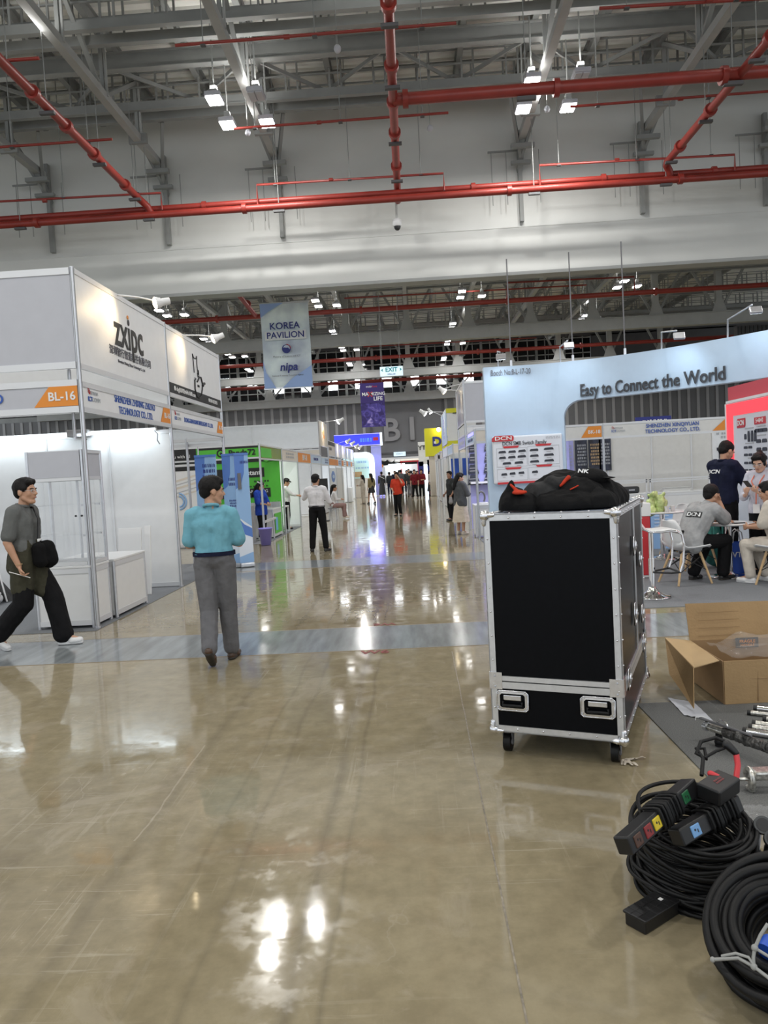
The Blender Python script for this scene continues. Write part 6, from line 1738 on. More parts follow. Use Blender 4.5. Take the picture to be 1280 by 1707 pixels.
MB().rcone((.78, 2.70, .315), (.825, 2.73, .325), .013, .02, 'plasticwhite', 10).build('body', None, t); MB().cyl((.775, 2.698, .313), (.755, 2.69, .308), .004, m='chrome', n=6).build('pin', None, t); MB().tube([(.80, 2.71, .32), (.795, 2.72, .26), (.80, 2.74, .2)], .005, 'plasticwhite', 6).build('flex', None, t)
t = thing('cable_adapter', 'flat black grid-topped adapter on the concrete before the cable pile', 'adapter', (.76, 2.59, 0))
tf = frame((.765, 2.588, 0), (.80, .60, 0), (-.60, .80, 0))
MB().bbox(-.095, .095, -.042, .042, .001, .046, .005, 'boxblack', tf).build('case', None, t)
MB().bbox(-.10, .10, -.047, .047, .044, .054, .003, 'boxblack', tf).build('lid', None, t)
k_ = MB()
for q in range(-2, 3): k_.box(q * .036 - .001, q * .036 + .001, -.045, .045, .0535, .0550, 'black', tf)
for q in (-.015, .015): k_.box(-.098, .098, q - .001, q + .001, .0535, .0550, 'black', tf)
k_.build('grid_groove', None, t)
MB().box(.045, .060, -.006, .008, .0535, .0552, 'plasticwhite', tf).build('white_mark', None, t)
mm('capgrey', (0.055, 0.058, 0.06), .5)
for i, (x, y, z) in enumerate(((1.205, 2.70, .27), (1.225, 2.665, .235), (1.235, 2.60, .19), (1.225, 2.54, .16))):
    t = thing('cable_connector', 'round black capped connector at the right of the cable pile, %s from the top' % ORD[i], 'connector', (x, y, z), group='round capped connectors')
    d_ = V((-.15, -.75, .55)).normalized()
    p = V((x, y, z)); MB().cyl(p - d_ * .012, p + d_ * .012, .031, m='capgrey', n=20).build('cap', None, t); MB().cyl(p + d_ * .0121, p + d_ * .014, .023, m='boxblack', n=16).build('cap_face', None, t)
    MB().tube([p - d_ * .01, p - d_ * .05 + V((0, .02, -.03)), V((x - .02, y + .05, .02))], .013, 'capgrey' if i % 2 else 'panelgrey', 8).build('sleeve', None, t)
t = thing('distribution_box', 'square black outlet box with round flap on the cable pile', 'outlet box', (1.11, 2.55, 0))
tf = frame((1.125, 2.535, .155), (.95, .25, 0), (-.2, .8, .5))
MB().bbox(-.05, .05, -.04, .04, -.07, .0, .008, 'boxblack', tf).build('case', None, t); MB().tube([tf @ V((.033 * math.cos(a), .033 * math.sin(a), .006)) for a in [q * math.pi / 10 for q in range(20)]], .008, 'capgrey', 6, True).build('flap_ring', None, t)
tf2 = frame((1.10, 2.60, .19), (.95, .25, 0), (-.2, .8, .5)); MB().cyl(tf2 @ V((0, 0, -.05)), tf2 @ V((0, 0, .0)), .034, m='boxblack', n=18).build('round_inlet', None, t)
t = thing('cable_coil', 'coil of thick black cable tied with cord at the lower right corner', 'cable coil', (1.02, 2.18, 0))
TL = Matrix.Rotation(R(-28), 4, 'Z') @ Matrix.Rotation(R(38), 4, 'X') @ Matrix.Rotation(R(-12), 4, 'Y')
def coil2(c, n, R0, r, seed):
    rg = random.Random(seed); T_ = Matrix.Translation(V(c)) @ TL
    for k in range(n):
        lay = k % 4; rr = R0 - lay * .027 + rg.uniform(-.010, .010); z = -.09 + .18 * (k / n) + rg.uniform(-.01, .01)
        ph, tx, ty = rg.uniform(0, 6.28), rg.uniform(-.16, .16), rg.uniform(-.16, .16)
        pts = []
        for i in range(48):
            a = 2 * math.pi * i / 48; q = rr * (1 + .025 * math.sin(2 * a + ph))
            x, y = q * math.cos(a), q * math.sin(a); p = T_ @ V((x, y, z + tx * x + ty * y))
            p.z = max(p.z, r + .002); pts.append(p)
        MB().tube(pts, r, 'rubber', 10, True).build('cable_loop', None, t)
coil2((1.045, 2.205, .175), 26, .20, .0145, 21)
mm('ropegrey', (0.30, 0.305, 0.295), .8)
def off_(*pp): return [V(p) + V((-.012, -.022, .018)) for p in pp]
MB().tube(off_((.815, 2.165, .135), (.845, 2.145, .150), (.872, 2.125, .165), (.903, 2.096, .158), (.930, 2.05, .150), (.96, 2.0, .12), (.98, 1.98, .06)), .0050, 'ropegrey', 6).tube(off_((.903, 2.096, .158), (.906, 2.105, .178), (.915, 2.115, .20), (.935, 2.12, .235), (.96, 2.13, .26)), .0050, 'ropegrey', 6).tube(off_((.838, 2.157, .150), (.870, 2.135, .172), (.895, 2.11, .176), (.903, 2.096, .162)), .0042, 'ropegrey', 6).tube(off_((.915, 2.115, .20), (.95, 2.09, .185), (.98, 2.06, .175)), .0046, 'ropegrey', 6).ell(off_((.903, 2.096, .158))[0], .010, 'ropegrey', 8, 6).ell(off_((.915, 2.115, .20))[0], .010, 'ropegrey', 8, 6).ell(off_((.815, 2.165, .135))[0], .008, 'ropegrey', 8, 6).build('tie_cord', None, t)
MB().rcone((.985, 2.14, .19), (1.05, 2.18, .22), .034, .03, 'blue', 14).cyl((.955, 2.12, .175), (.985, 2.14, .19), .04, m='blue', n=16).build('blue_plug', None, t)

# ================================================================== PEOPLE
mm('eyewhite', (0.75, 0.72, 0.70), .3); mm('iris', (0.015, 0.010, 0.008), .2); mm('lip', (0.36, 0.15, 0.12), .5); mm('soledark', (0.03, 0.025, 0.02), .6)
mm('leatherbrown', (0.060, 0.032, 0.018), .4, vary=.25, scale=20); mm('leatherblack', (0.010, 0.010, 0.010), .35)
cloth('polo_blue', (0.165, 0.40, 0.50), .05, .45); cloth('trouser_grey', (0.135, 0.135, 0.145), .10, .55); cloth('polo_grey', (0.125, 0.130, 0.128), .10, .5)
cloth('olive', (0.050, 0.048, 0.032), .12, .6); cloth('trouser_black', (0.007, 0.007, 0.008), .2, .5); cloth('shirt_white', (0.72, 0.71, 0.73), .05, .7)
cloth('shirt_blue', (0.02, 0.06, 0.38), .15, .6); cloth('shirt_red', (0.55, 0.05, 0.025), .1, .5); cloth('tee_grey', (0.34, 0.345, 0.35), .12, .5); cloth('navy', (0.010, 0.013, 0.035), .15, .5)
cloth('beige', (0.58, 0.53, 0.46), .08, .6); cloth('shirt_pale', (0.55, 0.56, 0.64), .08, .7); cloth('jacket_char', (0.085, 0.09, 0.095), .12, .5); cloth('skirt_cream', (0.62, 0.54, 0.44), .08, .8)
cloth('mauve', (0.30, 0.19, 0.18), .1, .5); cloth('khaki', (0.28, 0.23, 0.12), .1, .5); cloth('maroon', (0.16, 0.012, 0.018), .1, .5); cloth('char', (0.03, 0.033, 0.034), .15, .5)

DEF = dict(pel=(0, 0, .95), waist=(0, 0, 1.08), chest=(0, 0, 1.27), neck=(0, -.012, 1.43), head=(0, .02, 1.585),
           shL=(-.178, -.015, 1.385), shR=(.178, -.015, 1.385), elL=(-.225, -.03, 1.11), elR=(.225, -.03, 1.11), wrL=(-.235, .04, .87), wrR=(.235, .04, .87),
           hiL=(-.088, 0, .905), hiR=(.088, 0, .905), knL=(-.098, .02, .49), knR=(.098, .02, .49), anL=(-.10, -.025, .085), anR=(.10, -.025, .085), toL=(-.125, .125, .03), toR=(.125, .125, .03))

def person(label, loc, rz, H, pose, cl, vox=.010, look=(0, 0, 0), hand=None, fem=False, build=1.0):
    """one continuous body with hair and clothing as its parts; local +y is where the person faces"""
    s = H / 1.70
    J = {k: V(v) * s for k, v in {**DEF, **pose}.items()}
    k = s * build
    def lat(a, b): return (J[b] - J[a]).normalized()
    lh, ls = lat('hiL', 'hiR'), lat('shL', 'shR')
    skin = cl.get('skin', 'skin')
    HR = Matrix.Rotation(look[0], 3, 'Z') @ Matrix.Rotation(look[1], 3, 'X') @ Matrix.Rotation(look[2], 3, 'Y')
    HC = J['head']
    hs_ = cl.get('headsize', 1.10) * s
    def hp(x, y, z): return HC + (HR @ V((x, y, z))) * hs_
    wsc = .90 if fem else 1.0
    def torso(mb, g, top=True, lo='pel', low=0.0):
        cw, ww, pw_ = .075 * k * wsc, .052 * k * wsc, .062 * k
        for q in (-1, 1):
            if top:
                mb.rcone(J['chest'] + ls * q * cw, J['waist'] + lh * q * ww, .105 * k * wsc + g, .096 * k * wsc + g)
                mb.rcone(J['chest'] + ls * q * cw + V((0, 0, .02)), J['sh' + 'LR'[q > 0]].lerp(J['neck'], .28), .100 * k * wsc + g, .055 * k + g)
            mb.rcone(J['waist'] + lh * q * ww, J['pel'] + lh * q * pw_, .096 * k * wsc + g, .106 * k + g)
            if low: mb.rcone(J['pel'] + lh * q * pw_, J['pel'] + lh * q * pw_ * 1.08 + V((0, 0, -low)), .108 * k + g, .104 * k + g)
        if top:
            mb.rcone(J['shL'].lerp(J['shR'], .14), J['shL'].lerp(J['shR'], .86), .055 * k + g, .055 * k + g)
            mb.rcone(J['chest'], J['neck'], .10 * k * wsc + g, .048 * k + g * .6)
            if fem:
                f_ = ls.cross(V((0, 0, 1))) * -1
                for q in (-1, 1): mb.ell(J['chest'] + ls * q * .06 * k + f_ * .07 * k, (.055 * k + g,) * 3)
    # ---- body
    b = MB()
    torso(b, 0)
    b.rcone(J['neck'] - V((0, 0, .03 * s)), HC + HR @ V((0, -.02, -.045)) * s, .054 * k * wsc, .048 * k * wsc)
    def he(c, r): b.ell(hp(*c), [q * hs_ for q in r], None, 18, 12, rot=HR)
    he((0, -.012, .035), (.074, .092, .086)); he((0, .022, -.02), (.060, .068, .085))
    b.rcone(hp(0, .044, -.078), hp(0, .062, -.088), .034 * hs_, .025 * hs_)
    for q in (-1, 1):
        b.rcone(hp(q * .046, .0, -.05), hp(q * .020, .054, -.088), .024 * hs_, .024 * hs_)
        he((q * .034, .054, -.018), (.026, .026, .028)); he((q * .075, -.008, -.006), (.010, .022, .032)); he((q * .011, .094, -.022), (.011, .012, .010))
    b.rcone(hp(-.034, .072, .024), hp(.034, .072, .024), .014 * hs_, .014 * hs_)
    b.rcone(hp(0, .084, .016), hp(0, .106, -.018), .009 * hs_, .013 * hs_)
    he((0, .086, -.046), (.024, .010, .006)); he((0, .083, -.057), (.020, .011, .007))
    hands = hand or {}
    for S, q in (('L', -1), ('R', 1)):
        b.rcone(J['sh' + S], J['el' + S], .050 * k * wsc, .040 * k * wsc); b.rcone(J['el' + S], J['wr' + S], .040 * k * wsc, .026 * k * wsc)
        b.rcone(J['el' + S].lerp(J['wr' + S], .2), J['el' + S].lerp(J['wr' + S], .4), .041 * k * wsc, .036 * k * wsc)
        b.rcone(J['hi' + S], J['kn' + S], .083 * k, .056 * k); b.rcone(J['kn' + S], J['an' + S], .054 * k, .036 * k)
        b.rcone(J['kn' + S].lerp(J['an' + S], .2) , J['kn' + S].lerp(J['an' + S], .4), .054 * k, .050 * k)
        b.rcone(J['an' + S], J['to' + S], .036 * k, .026 * k)
        # hand: palm, four unequal fingers with a knuckle bend, thumb from the side of the palm
        W_ = J['wr' + S]; d, nrm, curl = hands.get(S, (None, None, .45))
        d = (V(d) if d else (W_ - J['el' + S])).normalized()
        nrm = V(nrm) if nrm else V((-q, 0, 0))
        nrm = (nrm - d * nrm.dot(d)).normalized(); side = d.cross(nrm).normalized()
        if side.dot(V((0, 1, 0))) < 0: side = -side
        hs = .95 * s * (.92 if fem else 1.0)
        fr = max(.0088 * s, vox * .75)
        for t_ in (-.028, -.009, .010, .028): b.rcone(W_ + d * .005, W_ + d * .085 * hs + side * t_ * hs, .017 * hs, .0135 * hs)
        for t_, L_ in ((.031, .070), (.0105, .080), (-.0105, .074), (-.031, .058)):
            p0 = W_ + d * .088 * hs + side * t_ * hs
            d1 = (d * math.cos(curl) + nrm * math.sin(curl)).normalized(); p1 = p0 + d1 * L_ * .5 * hs
            d2 = (d * math.cos(curl * 2.2) + nrm * math.sin(curl * 2.2)).normalized(); p2 = p1 + d2 * L_ * .5 * hs
            b.rcone(p0, p1, fr, fr * .95, n=8); b.rcone(p1, p2, fr * .95, fr * .8, n=8)
        p0 = W_ + d * .028 * hs + side * .026 * hs; p1 = p0 + (d * .7 + side * .6 + nrm * .35).normalized() * .045 * hs; p2 = p1 + (d * .9 + side * .15 + nrm * .5).normalized() * .032 * hs
        b.rcone(p0, p1, .0145 * hs, .011 * hs, n=8); b.rcone(p1, p2, .011 * hs, .009 * hs, n=8)
    me = union(b, min(vox, .0085) if vox < .012 else vox, skin, 1)
    o = link('person', me); o.location = loc; o.rotation_euler = (0, 0, rz)
    tag(o, label, 'person')
    def part(name, mb, m, dsp=.0, ds=8, vx=None, sm=2):
        return link(name, union(mb, vx or vox, m, sm, dsp, ds, rnd.uniform(0, 50)), o)
    # ---- trousers / skirt
    tm = cl.get('legs', 'trouser_black'); fl_ = cl.get('flare', .016)
    if cl.get('skirt'):
        m_, z1 = cl['skirt']; mb = MB(); z0 = J['waist'].z - .06 * s
        n_ = 40
        def sk(u, v):
            a = 2 * math.pi * u; r0 = .125 * k; r1 = cl.get('skirtw', .23) * k; r = r0 + (r1 - r0) * v ** .8; r *= 1 + .05 * v * math.sin(a * 11)
            return (J['pel'].x + r * 1.15 * math.cos(a), J['pel'].y + r * .92 * math.sin(a), z0 + (z1 * s - z0) * v)
        mb.grid(sk, n_, 14, m_); mb.ell(J['pel'] + V((0, 0, .05)), (.135 * k, .11 * k, .08 * k), m_); mb.build('skirt', None, o, local=True)
    else:
        mb = MB()
        for S, q in (('L', -1), ('R', 1)):
            mb.rcone(J['pel'] + lh * q * .064 * k, J['hi' + S], .119 * k, .104 * k)
            mb.rcone(J['hi' + S], J['kn' + S], .101 * k, .068 * k + fl_ * .6); e_ = J['kn' + S].lerp(J['an' + S], cl.get('leglen', .93)); mb.rcone(J['kn' + S], e_, .066 * k + fl_ * .6, .045 * k + fl_)
            mb.rcone(J['kn' + S].lerp(e_, .9), e_, .045 * k + fl_, .047 * k + fl_)
        mb.rcone(J['pel'] - lh * .06 * k + V((0, 0, .05 * s)), J['pel'] + lh * .06 * k + V((0, 0, .05 * s)), .112 * k, .112 * k)
        to = part('trousers', mb, tm, .005 * s, 9)
        if cl.get('belt'):
            for v in to.data.vertices: v.co.z = min(v.co.z, J['pel'].z + .072 * s)
    # ---- top
    tp = cl.get('top')
    if tp:
        mb = MB(); g = cl.get('loose', .014)
        torso(mb, g, True, low=cl.get('hem', 0.0) * s)
        for S in 'LR':
            f_ = cl.get('sleeve', .62)
            if f_ <= 1:
                e_ = J['sh' + S].lerp(J['el' + S], f_); mb.rcone(J['sh' + S], e_, .058 * k * wsc + g * .8, .056 * k * wsc + g)
            else:
                e_ = J['el' + S].lerp(J['wr' + S], f_ - 1); mb.rcone(J['sh' + S], J['el' + S], .056 * k * wsc + g * .8, .046 * k * wsc + g * .7); mb.rcone(J['el' + S], e_, .046 * k * wsc + g * .7, .034 * k * wsc + g * .5)
        so = part(cl.get('topname', 'shirt'), mb, tp, cl.get('fold', .007) * s, 7)
        if abs(J['chest'].y - J['pel'].y) < .12 and J['pel'].z > .7 * s:
            zc = J['pel'].z + (.066 * s if cl.get('belt') else -.05 * s - cl.get('hem', 0) * s)
            hw = min(abs(J['wrL'].x), abs(J['wrR'].x), .19) if f_ > 1 else 1
            for v in so.data.vertices:
                if v.co.z < zc and abs(v.co.x) < .2 * s: v.co.z = zc + (v.co.z - zc) * .05
        if cl.get('collar', True):
            mb = MB(); nd = (HC - J['neck']).normalized(); c0 = J['neck'] + V((0, -.004, .005)) * s
            for i in range(14):
                a = 2 * math.pi * i / 14; a2 = 2 * math.pi * (i + 1) / 14
                if abs(a - math.pi / 2) < .3: continue
                mb.rcone(c0 + V((math.cos(a) * .062 * k * wsc, math.sin(a) * .060 * k, .012 * (1 - math.sin(a)))), c0 + V((math.cos(a2) * .062 * k * wsc, math.sin(a2) * .060 * k, .012 * (1 - math.sin(a2)))), .016 * s, .016 * s)
            part('collar', mb, cl.get('collarm', tp), 0, 8, min(vox, .010), 1)
    if cl.get('belt'):
        mb = MB(); c0 = J['pel'] + V((0, 0, .06 * s)); n_ = 32
        a_, b_ = .188 * k, .134 * k
        mb.grid(lambda u, v: (c0.x + a_ * math.cos(6.2832 * u), c0.y + b_ * math.sin(6.2832 * u), c0.z - .018 + .036 * v), n_, 1, cl['belt']); mb.grid(lambda u, v: (c0.x + (a_ - .012) * math.cos(6.2832 * u), c0.y + (b_ - .012) * math.sin(6.2832 * u), c0.z - .018 + .036 * v), n_, 1, cl['belt']); mb.build('belt', None, o, local=True)
    # ---- shoes
    for S in 'LR':
        mb = MB(); A_, T_ = J['an' + S], J['to' + S]
        f_ = (T_ - A_); f_.z = 0; f_ = f_.normalized() if f_.length > 1e-4 else V((0, 1, 0))
        dn = (T_ - A_).normalized(); sd_ = f_.cross(V((0, 0, 1))); up_ = sd_.cross(dn)
        if up_.z < 0: up_ = -up_
        hl = A_ - up_ * .048 * s - dn * .022 * s if T_.z < A_.z + .02 else A_
        hl = A_ + V((0, 0, -.046 * s)) - f_ * .03 * s if A_.z < .12 * s else A_ - up_ * .03 * s - dn * .03 * s
        hl.z = max(hl.z, .036 * s); T2 = V((T_.x, T_.y, max(T_.z, .032 * s)))
        mb.rcone(hl, T2, .038 * s, .032 * s); mb.rcone(hl, hl.lerp(T2, .55) + V((0, 0, .015 * s)), .038 * s, .036 * s); mb.rcone(hl.lerp(T2, .6) - sd_ * .014 * s, T2 - sd_ * .010 * s, .036 * s, .028 * s); mb.rcone(hl.lerp(T2, .6) + sd_ * .014 * s, T2 + sd_ * .010 * s, .036 * s, .028 * s)
        mb.rcone(A_ + V((0, 0, .0)), hl.lerp(T2, .3), .044 * s, .036 * s)
        sh = part('shoe', mb, cl.get('shoes', 'leatherblack'), 0, 8, min(vox, .011), 1)
        lo_ = min(v.co.z for v in sh.data.vertices)
        if lo_ < .007:
            for v in sh.data.vertices: v.co.z = max(v.co.z, .007)
        mb = MB(); base = [hl.lerp(T2, t_) for t_ in (0, .5, 1)]
        mb.rcone(base[0] - V((0, 0, .024 * s)), base[1] - V((0, 0, .022 * s)), .037 * s, .036 * s); mb.rcone(base[1] - V((0, 0, .022 * s)), base[2] - V((0, 0, .020 * s)), .038 * s, .031 * s)
        me2 = union(mb, min(vox, .011), cl.get('sole', 'soledark'), 1)
        for v in me2.vertices: v.co.z = max(v.co.z, .0065)
        link('sole', me2, sh)
    # ---- hair and face
    hm = MB(); st = cl.get('hair', 'short')
    def hh(c, r): hm.ell(hp(*c), [q * hs_ for q in r], None, 18, 12, rot=HR)
    hh((0, -.022, .046), (.083, .096, .087)); hh((0, -.056, -.002), (.064, .052, .062))
    if st != 'crop':
        hm.rcone(hp(-.038, .052, .092), hp(.040, .056, .088), .030 * hs_, .028 * hs_)
        for q in (-1, 1): hh((q * .066, .008, .035), (.018, .045, .034))
        hh((0, .0, .105), (.06, .07, .032))
    if st in ('long', 'pony'):
        hm.rcone(hp(0, -.075, .0), hp(0, -.10, -.10), .060 * hs_, .058 * hs_); hm.rcone(hp(0, -.10, -.10), hp(.0, -.115, -.30), .058 * hs_, .040 * hs_)
        if st == 'long':
            for q in (-1, 1): hm.rcone(hp(q * .068, -.02, .02), hp(q * .075, -.04, -.20), .030 * hs_, .030 * hs_)
    if st == 'bun': hh((0, -.07, .115), (.035, .035, .03)); [hh((q * .06, .0, -.0), (.022, .04, .05)) for q in (-1, 1)]
    part('hair', hm, 'hair', .004 * hs_, 22, min(vox, .010), 1)
    if cl.get('face', vox < .012):
        for q in (-1, 1):
            MB().ell(hp(q * .031, .0795, .006), (.0125 * hs_, .006 * hs_, .0065 * hs_), 'eyewhite', 12, 8, rot=HR).ell(hp(q * .031, .0835, .006), (.0062 * hs_, .004 * hs_, .0062 * hs_), 'iris', 10, 6, rot=HR).build('eye', None, o, local=True)
            MB().tube([hp(q * .014, .092, .026), hp(q * .032, .089, .031), hp(q * .050, .076, .026)], .0042 * hs_, 'hair', 6).build('eyebrow', None, o, local=True)
        MB().ell(hp(0, .0925, -.052), (.022 * hs_, .005 * hs_, .006 * hs_), 'lip', 12, 6, rot=HR).build('lips', None, o, local=True)
    return o, J, hp

def extra(o, name, mb, m, label=None, **k):
    return link(name, union(mb, k.get('vox', .008), m, k.get('sm', 2), k.get('disp', 0), k.get('ds', 9), k.get('seed', 1)), o, label)

# 1 -- man striding across on the left
o, J, hp = person('man in grey polo and black trousers striding right past the glass showcase', (-3.99, 7.55, 0), R(-90), 1.74,
    dict(knL=(-.09, .19, .50), anL=(-.09, .27, .085), toL=(-.10, .43, .045), knR=(.09, -.03, .47), anR=(.09, -.33, .15), toR=(.09, -.22, .035), elR=(.245, -.06, 1.10), wrR=(.225, .03, .86), elL=(-.225, -.02, 1.10), wrL=(-.21, .03, .87), neck=(0, .0, 1.43), head=(0, .035, 1.58)),
    dict(top='polo_grey', legs='trouser_black', shoes='shoewhite', sole='shoewhite', flare=.055, hem=-.10, sleeve=.80, loose=.016, leglen=.92), .0085, (R(-6), 0, 0), {'R': ((.0, .25, -1), (-.4, .9, 0), .9)})
mb = MB()
for q in (-1, 1):
    mb.rcone(J['waist'] + V((q * .055, 0, -.02)), J['pel'] + V((q * .075, -.01, -.05)), .125, .135); mb.rcone(J['pel'] + V((q * .075, -.01, -.05)), J['pel'] + V((q * .085, .02 - q * .05, -.33)), .135, .115)
mb.rcone(J['pel'] + V((-.05, .05, -.05)), J['pel'] + V((-.06, .12, -.38)), .11, .085); mb.rcone(J['pel'] + V((.05, -.05, 0)), J['pel'] + V((.06, -.09, -.12)), .12, .10)
extra(o, 'tied_jacket', mb, 'olive', 'dark olive jacket tied round the waist', disp=.007, ds=7, vox=.010)
mb = MB(); mb.rcone(J['pel'] + V((-.02, .20, .06)), J['pel'] + V((-.02, .22, -.06)), .085, .09); mb.rcone(J['pel'] + V((.09, .17, .06)), J['pel'] + V((.09, .18, -.06)), .07, .075)
bag = extra(o, 'shoulder_bag', mb, 'jacketblack', 'black shoulder bag', disp=.006, ds=10)
MB().tube([J['shL'] + V((.05, -.06, .065)), J['neck'] + V((-.05, .08, -.01)), J['chest'] + V((.03, .165, .04)), J['waist'] + V((.05, .155, .02)), J['pel'] + V((.06, .18, .13))], .014, 'black', 8).build('strap', None, bag, local=True)
MB().bbox(J['waist'].x + .025, J['waist'].x + .075, J['waist'].y + .155, J['waist'].y + .178, J['waist'].z + .0, J['waist'].z + .03, .004, 'plasticwhite').build('buckle', None, bag, local=True)
w_ = J['wrR'] + V((-.0, .035, -.10)); MB().cyl(w_ + V((.02, -.13, .05)), w_ + V((.0, .07, -.02)), .0042, m='plasticwhite', n=8).build('white_stick', None, o, local=True)
MB().tube([hp(.078, .0, .012), hp(.058, .085, .014), hp(.014, .105, .010)], .0018, 'alu', 5).tube([hp(.031 + .022 * math.cos(a), .100 - .008 * abs(math.cos(a)), .004 + .019 * math.sin(a)) for a in [i * .45 for i in range(14)]], .0016, 'alu', 5, True).build('spectacles', None, o, local=True)
mb = MB(); c0 = J['neck']
MB().tube([J['wrR'] + V((.030 * math.cos(a), .030 * math.sin(a), .02)) for a in [i * .5 for i in range(13)]], .004, 'wood', 6).build('bracelet', None, o, local=True)

# 2 -- man in the blue polo
o, J, hp = person('man in sky blue polo and grey trousers seen from behind, arms folded', (-1.79, 6.60, 0), R(6), 1.655,
    dict(knL=(-.075, -.03, .48), anL=(-.055, -.25, .165), toL=(-.050, -.155, .045), knR=(.085, .06, .49), anR=(.09, .10, .085), toR=(.12, .25, .03), shL=(-.175, -.015, 1.365), shR=(.175, -.015, 1.365), elL=(-.222, .0, 1.10), elR=(.228, .03, 1.09), wrL=(-.06, .20, 1.07), wrR=(.06, .21, 1.12), head=(.012, .028, 1.575)),
    dict(top='polo_blue', legs='trouser_grey', shoes='leatherbrown', sole='soledark', flare=.026, hem=.015, sleeve=.86, loose=.012, belt='navy', fold=.009), .0085, (R(-62), R(-6), 0), {'L': ((1, .1, 0), (0, -1, 0), .5), 'R': ((-1, .1, -.1), (0, -1, 0), .5)}, build=1.03)

# 3 -- white shirt, black trousers
o, J, hp = person('man in white shirt and black trousers seen from behind raising a hand', (-2.05, 15.95, 0), R(-4), 1.64,
    dict(anL=(-.15, 0, .085), toL=(-.20, .14, .03), knL=(-.12, .02, .49), anR=(.16, 0, .085), toR=(.22, .13, .03), knR=(.13, .02, .49), elL=(-.29, .10, 1.20), wrL=(-.14, .26, 1.42), elR=(.27, .06, 1.10), wrR=(.16, .27, 1.25)),
    dict(top='shirt_white', legs='trouser_black', hem=.02, sleeve=1.5, loose=.02, fold=.010, flare=.02, belt='black'), .011, (R(-8), R(-8), 0))
# 4 -- girl in blue
o, J, hp = person('girl in bright blue tunic and black leggings at the green booth counter', (-4.02, 19.75, 0), R(-115), 1.53,
    dict(elL=(-.22, .06, 1.10), wrL=(-.10, .24, 1.05), elR=(.22, .06, 1.10), wrR=(.08, .25, 1.05), toL=(-.12, .125, .03)),
    dict(top='shirt_blue', legs='trouser_black', shoes='shoewhite', sole='shoewhite', hem=.16, sleeve=.95, loose=.035, flare=.0, hair='long', face=True), .011, (R(20), R(-22), 0), fem=True)
mb = MB(); mb.grid(lambda u, v: hp(.088 * math.cos(6.283 * u), -.015 + .102 * math.sin(6.283 * u), .075 + .03 * v), 24, 1, 'plasticwhite'); mb.build('headband', None, o, local=True)
mb = MB(); mb.ell(hp(0, .070, -.045), (.052, .038, .042)); extra(o, 'face_mask', mb, 'skyblue')
# 5 -- capped man
o, J, hp = person('man in white shirt and black cap behind the framed table', (-3.93, 23.35, 0), R(-80), 1.58,
    dict(elL=(-.2, .16, 1.18), wrL=(-.12, .38, 1.12), elR=(.2, .16, 1.18), wrR=(.12, .38, 1.12)), dict(top='shirt_white', legs='trouser_black', sleeve=1.6, loose=.02, face=True), .013, (0, R(-15), 0))
mb = MB(); mb.ell(hp(0, -.012, .062), (.086, .098, .072)); mb.rcone(hp(-.03, .08, .05), hp(-.03, .13, .04), .03, .02); mb.rcone(hp(.03, .08, .05), hp(.03, .13, .04), .03, .02); extra(o, 'cap', mb, 'black')
# 6 -- seated in front of the orange booth, mostly hidden
SIT = dict(pel=(0, 0, .52), waist=(0, .03, .66), chest=(0, .05, .86), neck=(0, .06, 1.02), head=(0, .10, 1.17), shL=(-.178, .05, .975), shR=(.178, .05, .975), elL=(-.22, .12, .74), elR=(.22, .12, .74), wrL=(-.14, .34, .72), wrR=(.14, .34, .72),
           hiL=(-.09, .02, .50), hiR=(.09, .02, .50), knL=(-.11, .44, .50), knR=(.11, .44, .50), anL=(-.11, .40, .085), anR=(.11, .42, .085), toL=(-.12, .56, .03), toR=(.12, .57, .03))
o, J, hp = person('person in white top and mauve trousers seated beyond the man in the white shirt', (-2.92, 27.2, .03), R(-70), 1.62, {**SIT, 'anL': (-.11, .52, .085), 'toL': (-.12, .66, .03)}, dict(top='shirt_white', legs='mauve', shoes='beige', sole='beige', sleeve=1.7, hair='pony', flare=.03), .014, fem=True)
t = thing('folding_stool', 'small grey stool under the seated person in mauve trousers', 'stool', (-2.92, 27.2, 0))
MB().bbox(-3.08, -2.76, 27.04, 27.36, .40, .435, .01, 'grey').build('seat', None, t)
for dx in (-.13, .13):
    for dy in (-.13, .13): MB().cyl((-2.92 + dx, 27.2 + dy, .0), (-2.92 + dx * .8, 27.2 + dy * .8, .40), .012, m='alu', n=8).build('leg', None, t)
t = thing('display_screen', 'black upright display screen beyond the man in the white shirt', 'screen', (-3.3, 26.6, 0))
MB().bbox(-3.42, -2.98, 26.58, 26.64, .72, 1.52, .01, 'black').build('panel', None, t); MB().box(-3.24, -3.16, 26.6, 26.64, .03, .75, 'dark').build('stand', None, t); MB().bbox(-3.4, -3.0, 26.45, 26.8, .0, .03, .01, 'dark').build('foot', None, t)
# 7 -- red shirt
o, J, hp = person('man in orange red shirt and black trousers walking up the aisle with phone at ear', (-.53, 27.4, 0), R(162), 1.58,
    dict(knL=(-.10, .14, .50), anL=(-.11, .05, .085), toL=(-.13, .20, .03), anR=(.10, -.05, .085), elL=(-.30, .14, 1.20), wrL=(-.13, .14, 1.50), elR=(.24, -.02, 1.12), wrR=(.13, .19, 1.0)), dict(top='shirt_red', legs='trouser_black', hem=.06, sleeve=.85, loose=.022, skin='skin', face=True), .014)
MB().bbox(-.105, -.09, .05, .12, 1.40, 1.53, .005, 'black').build('phone', None, o, local=True)
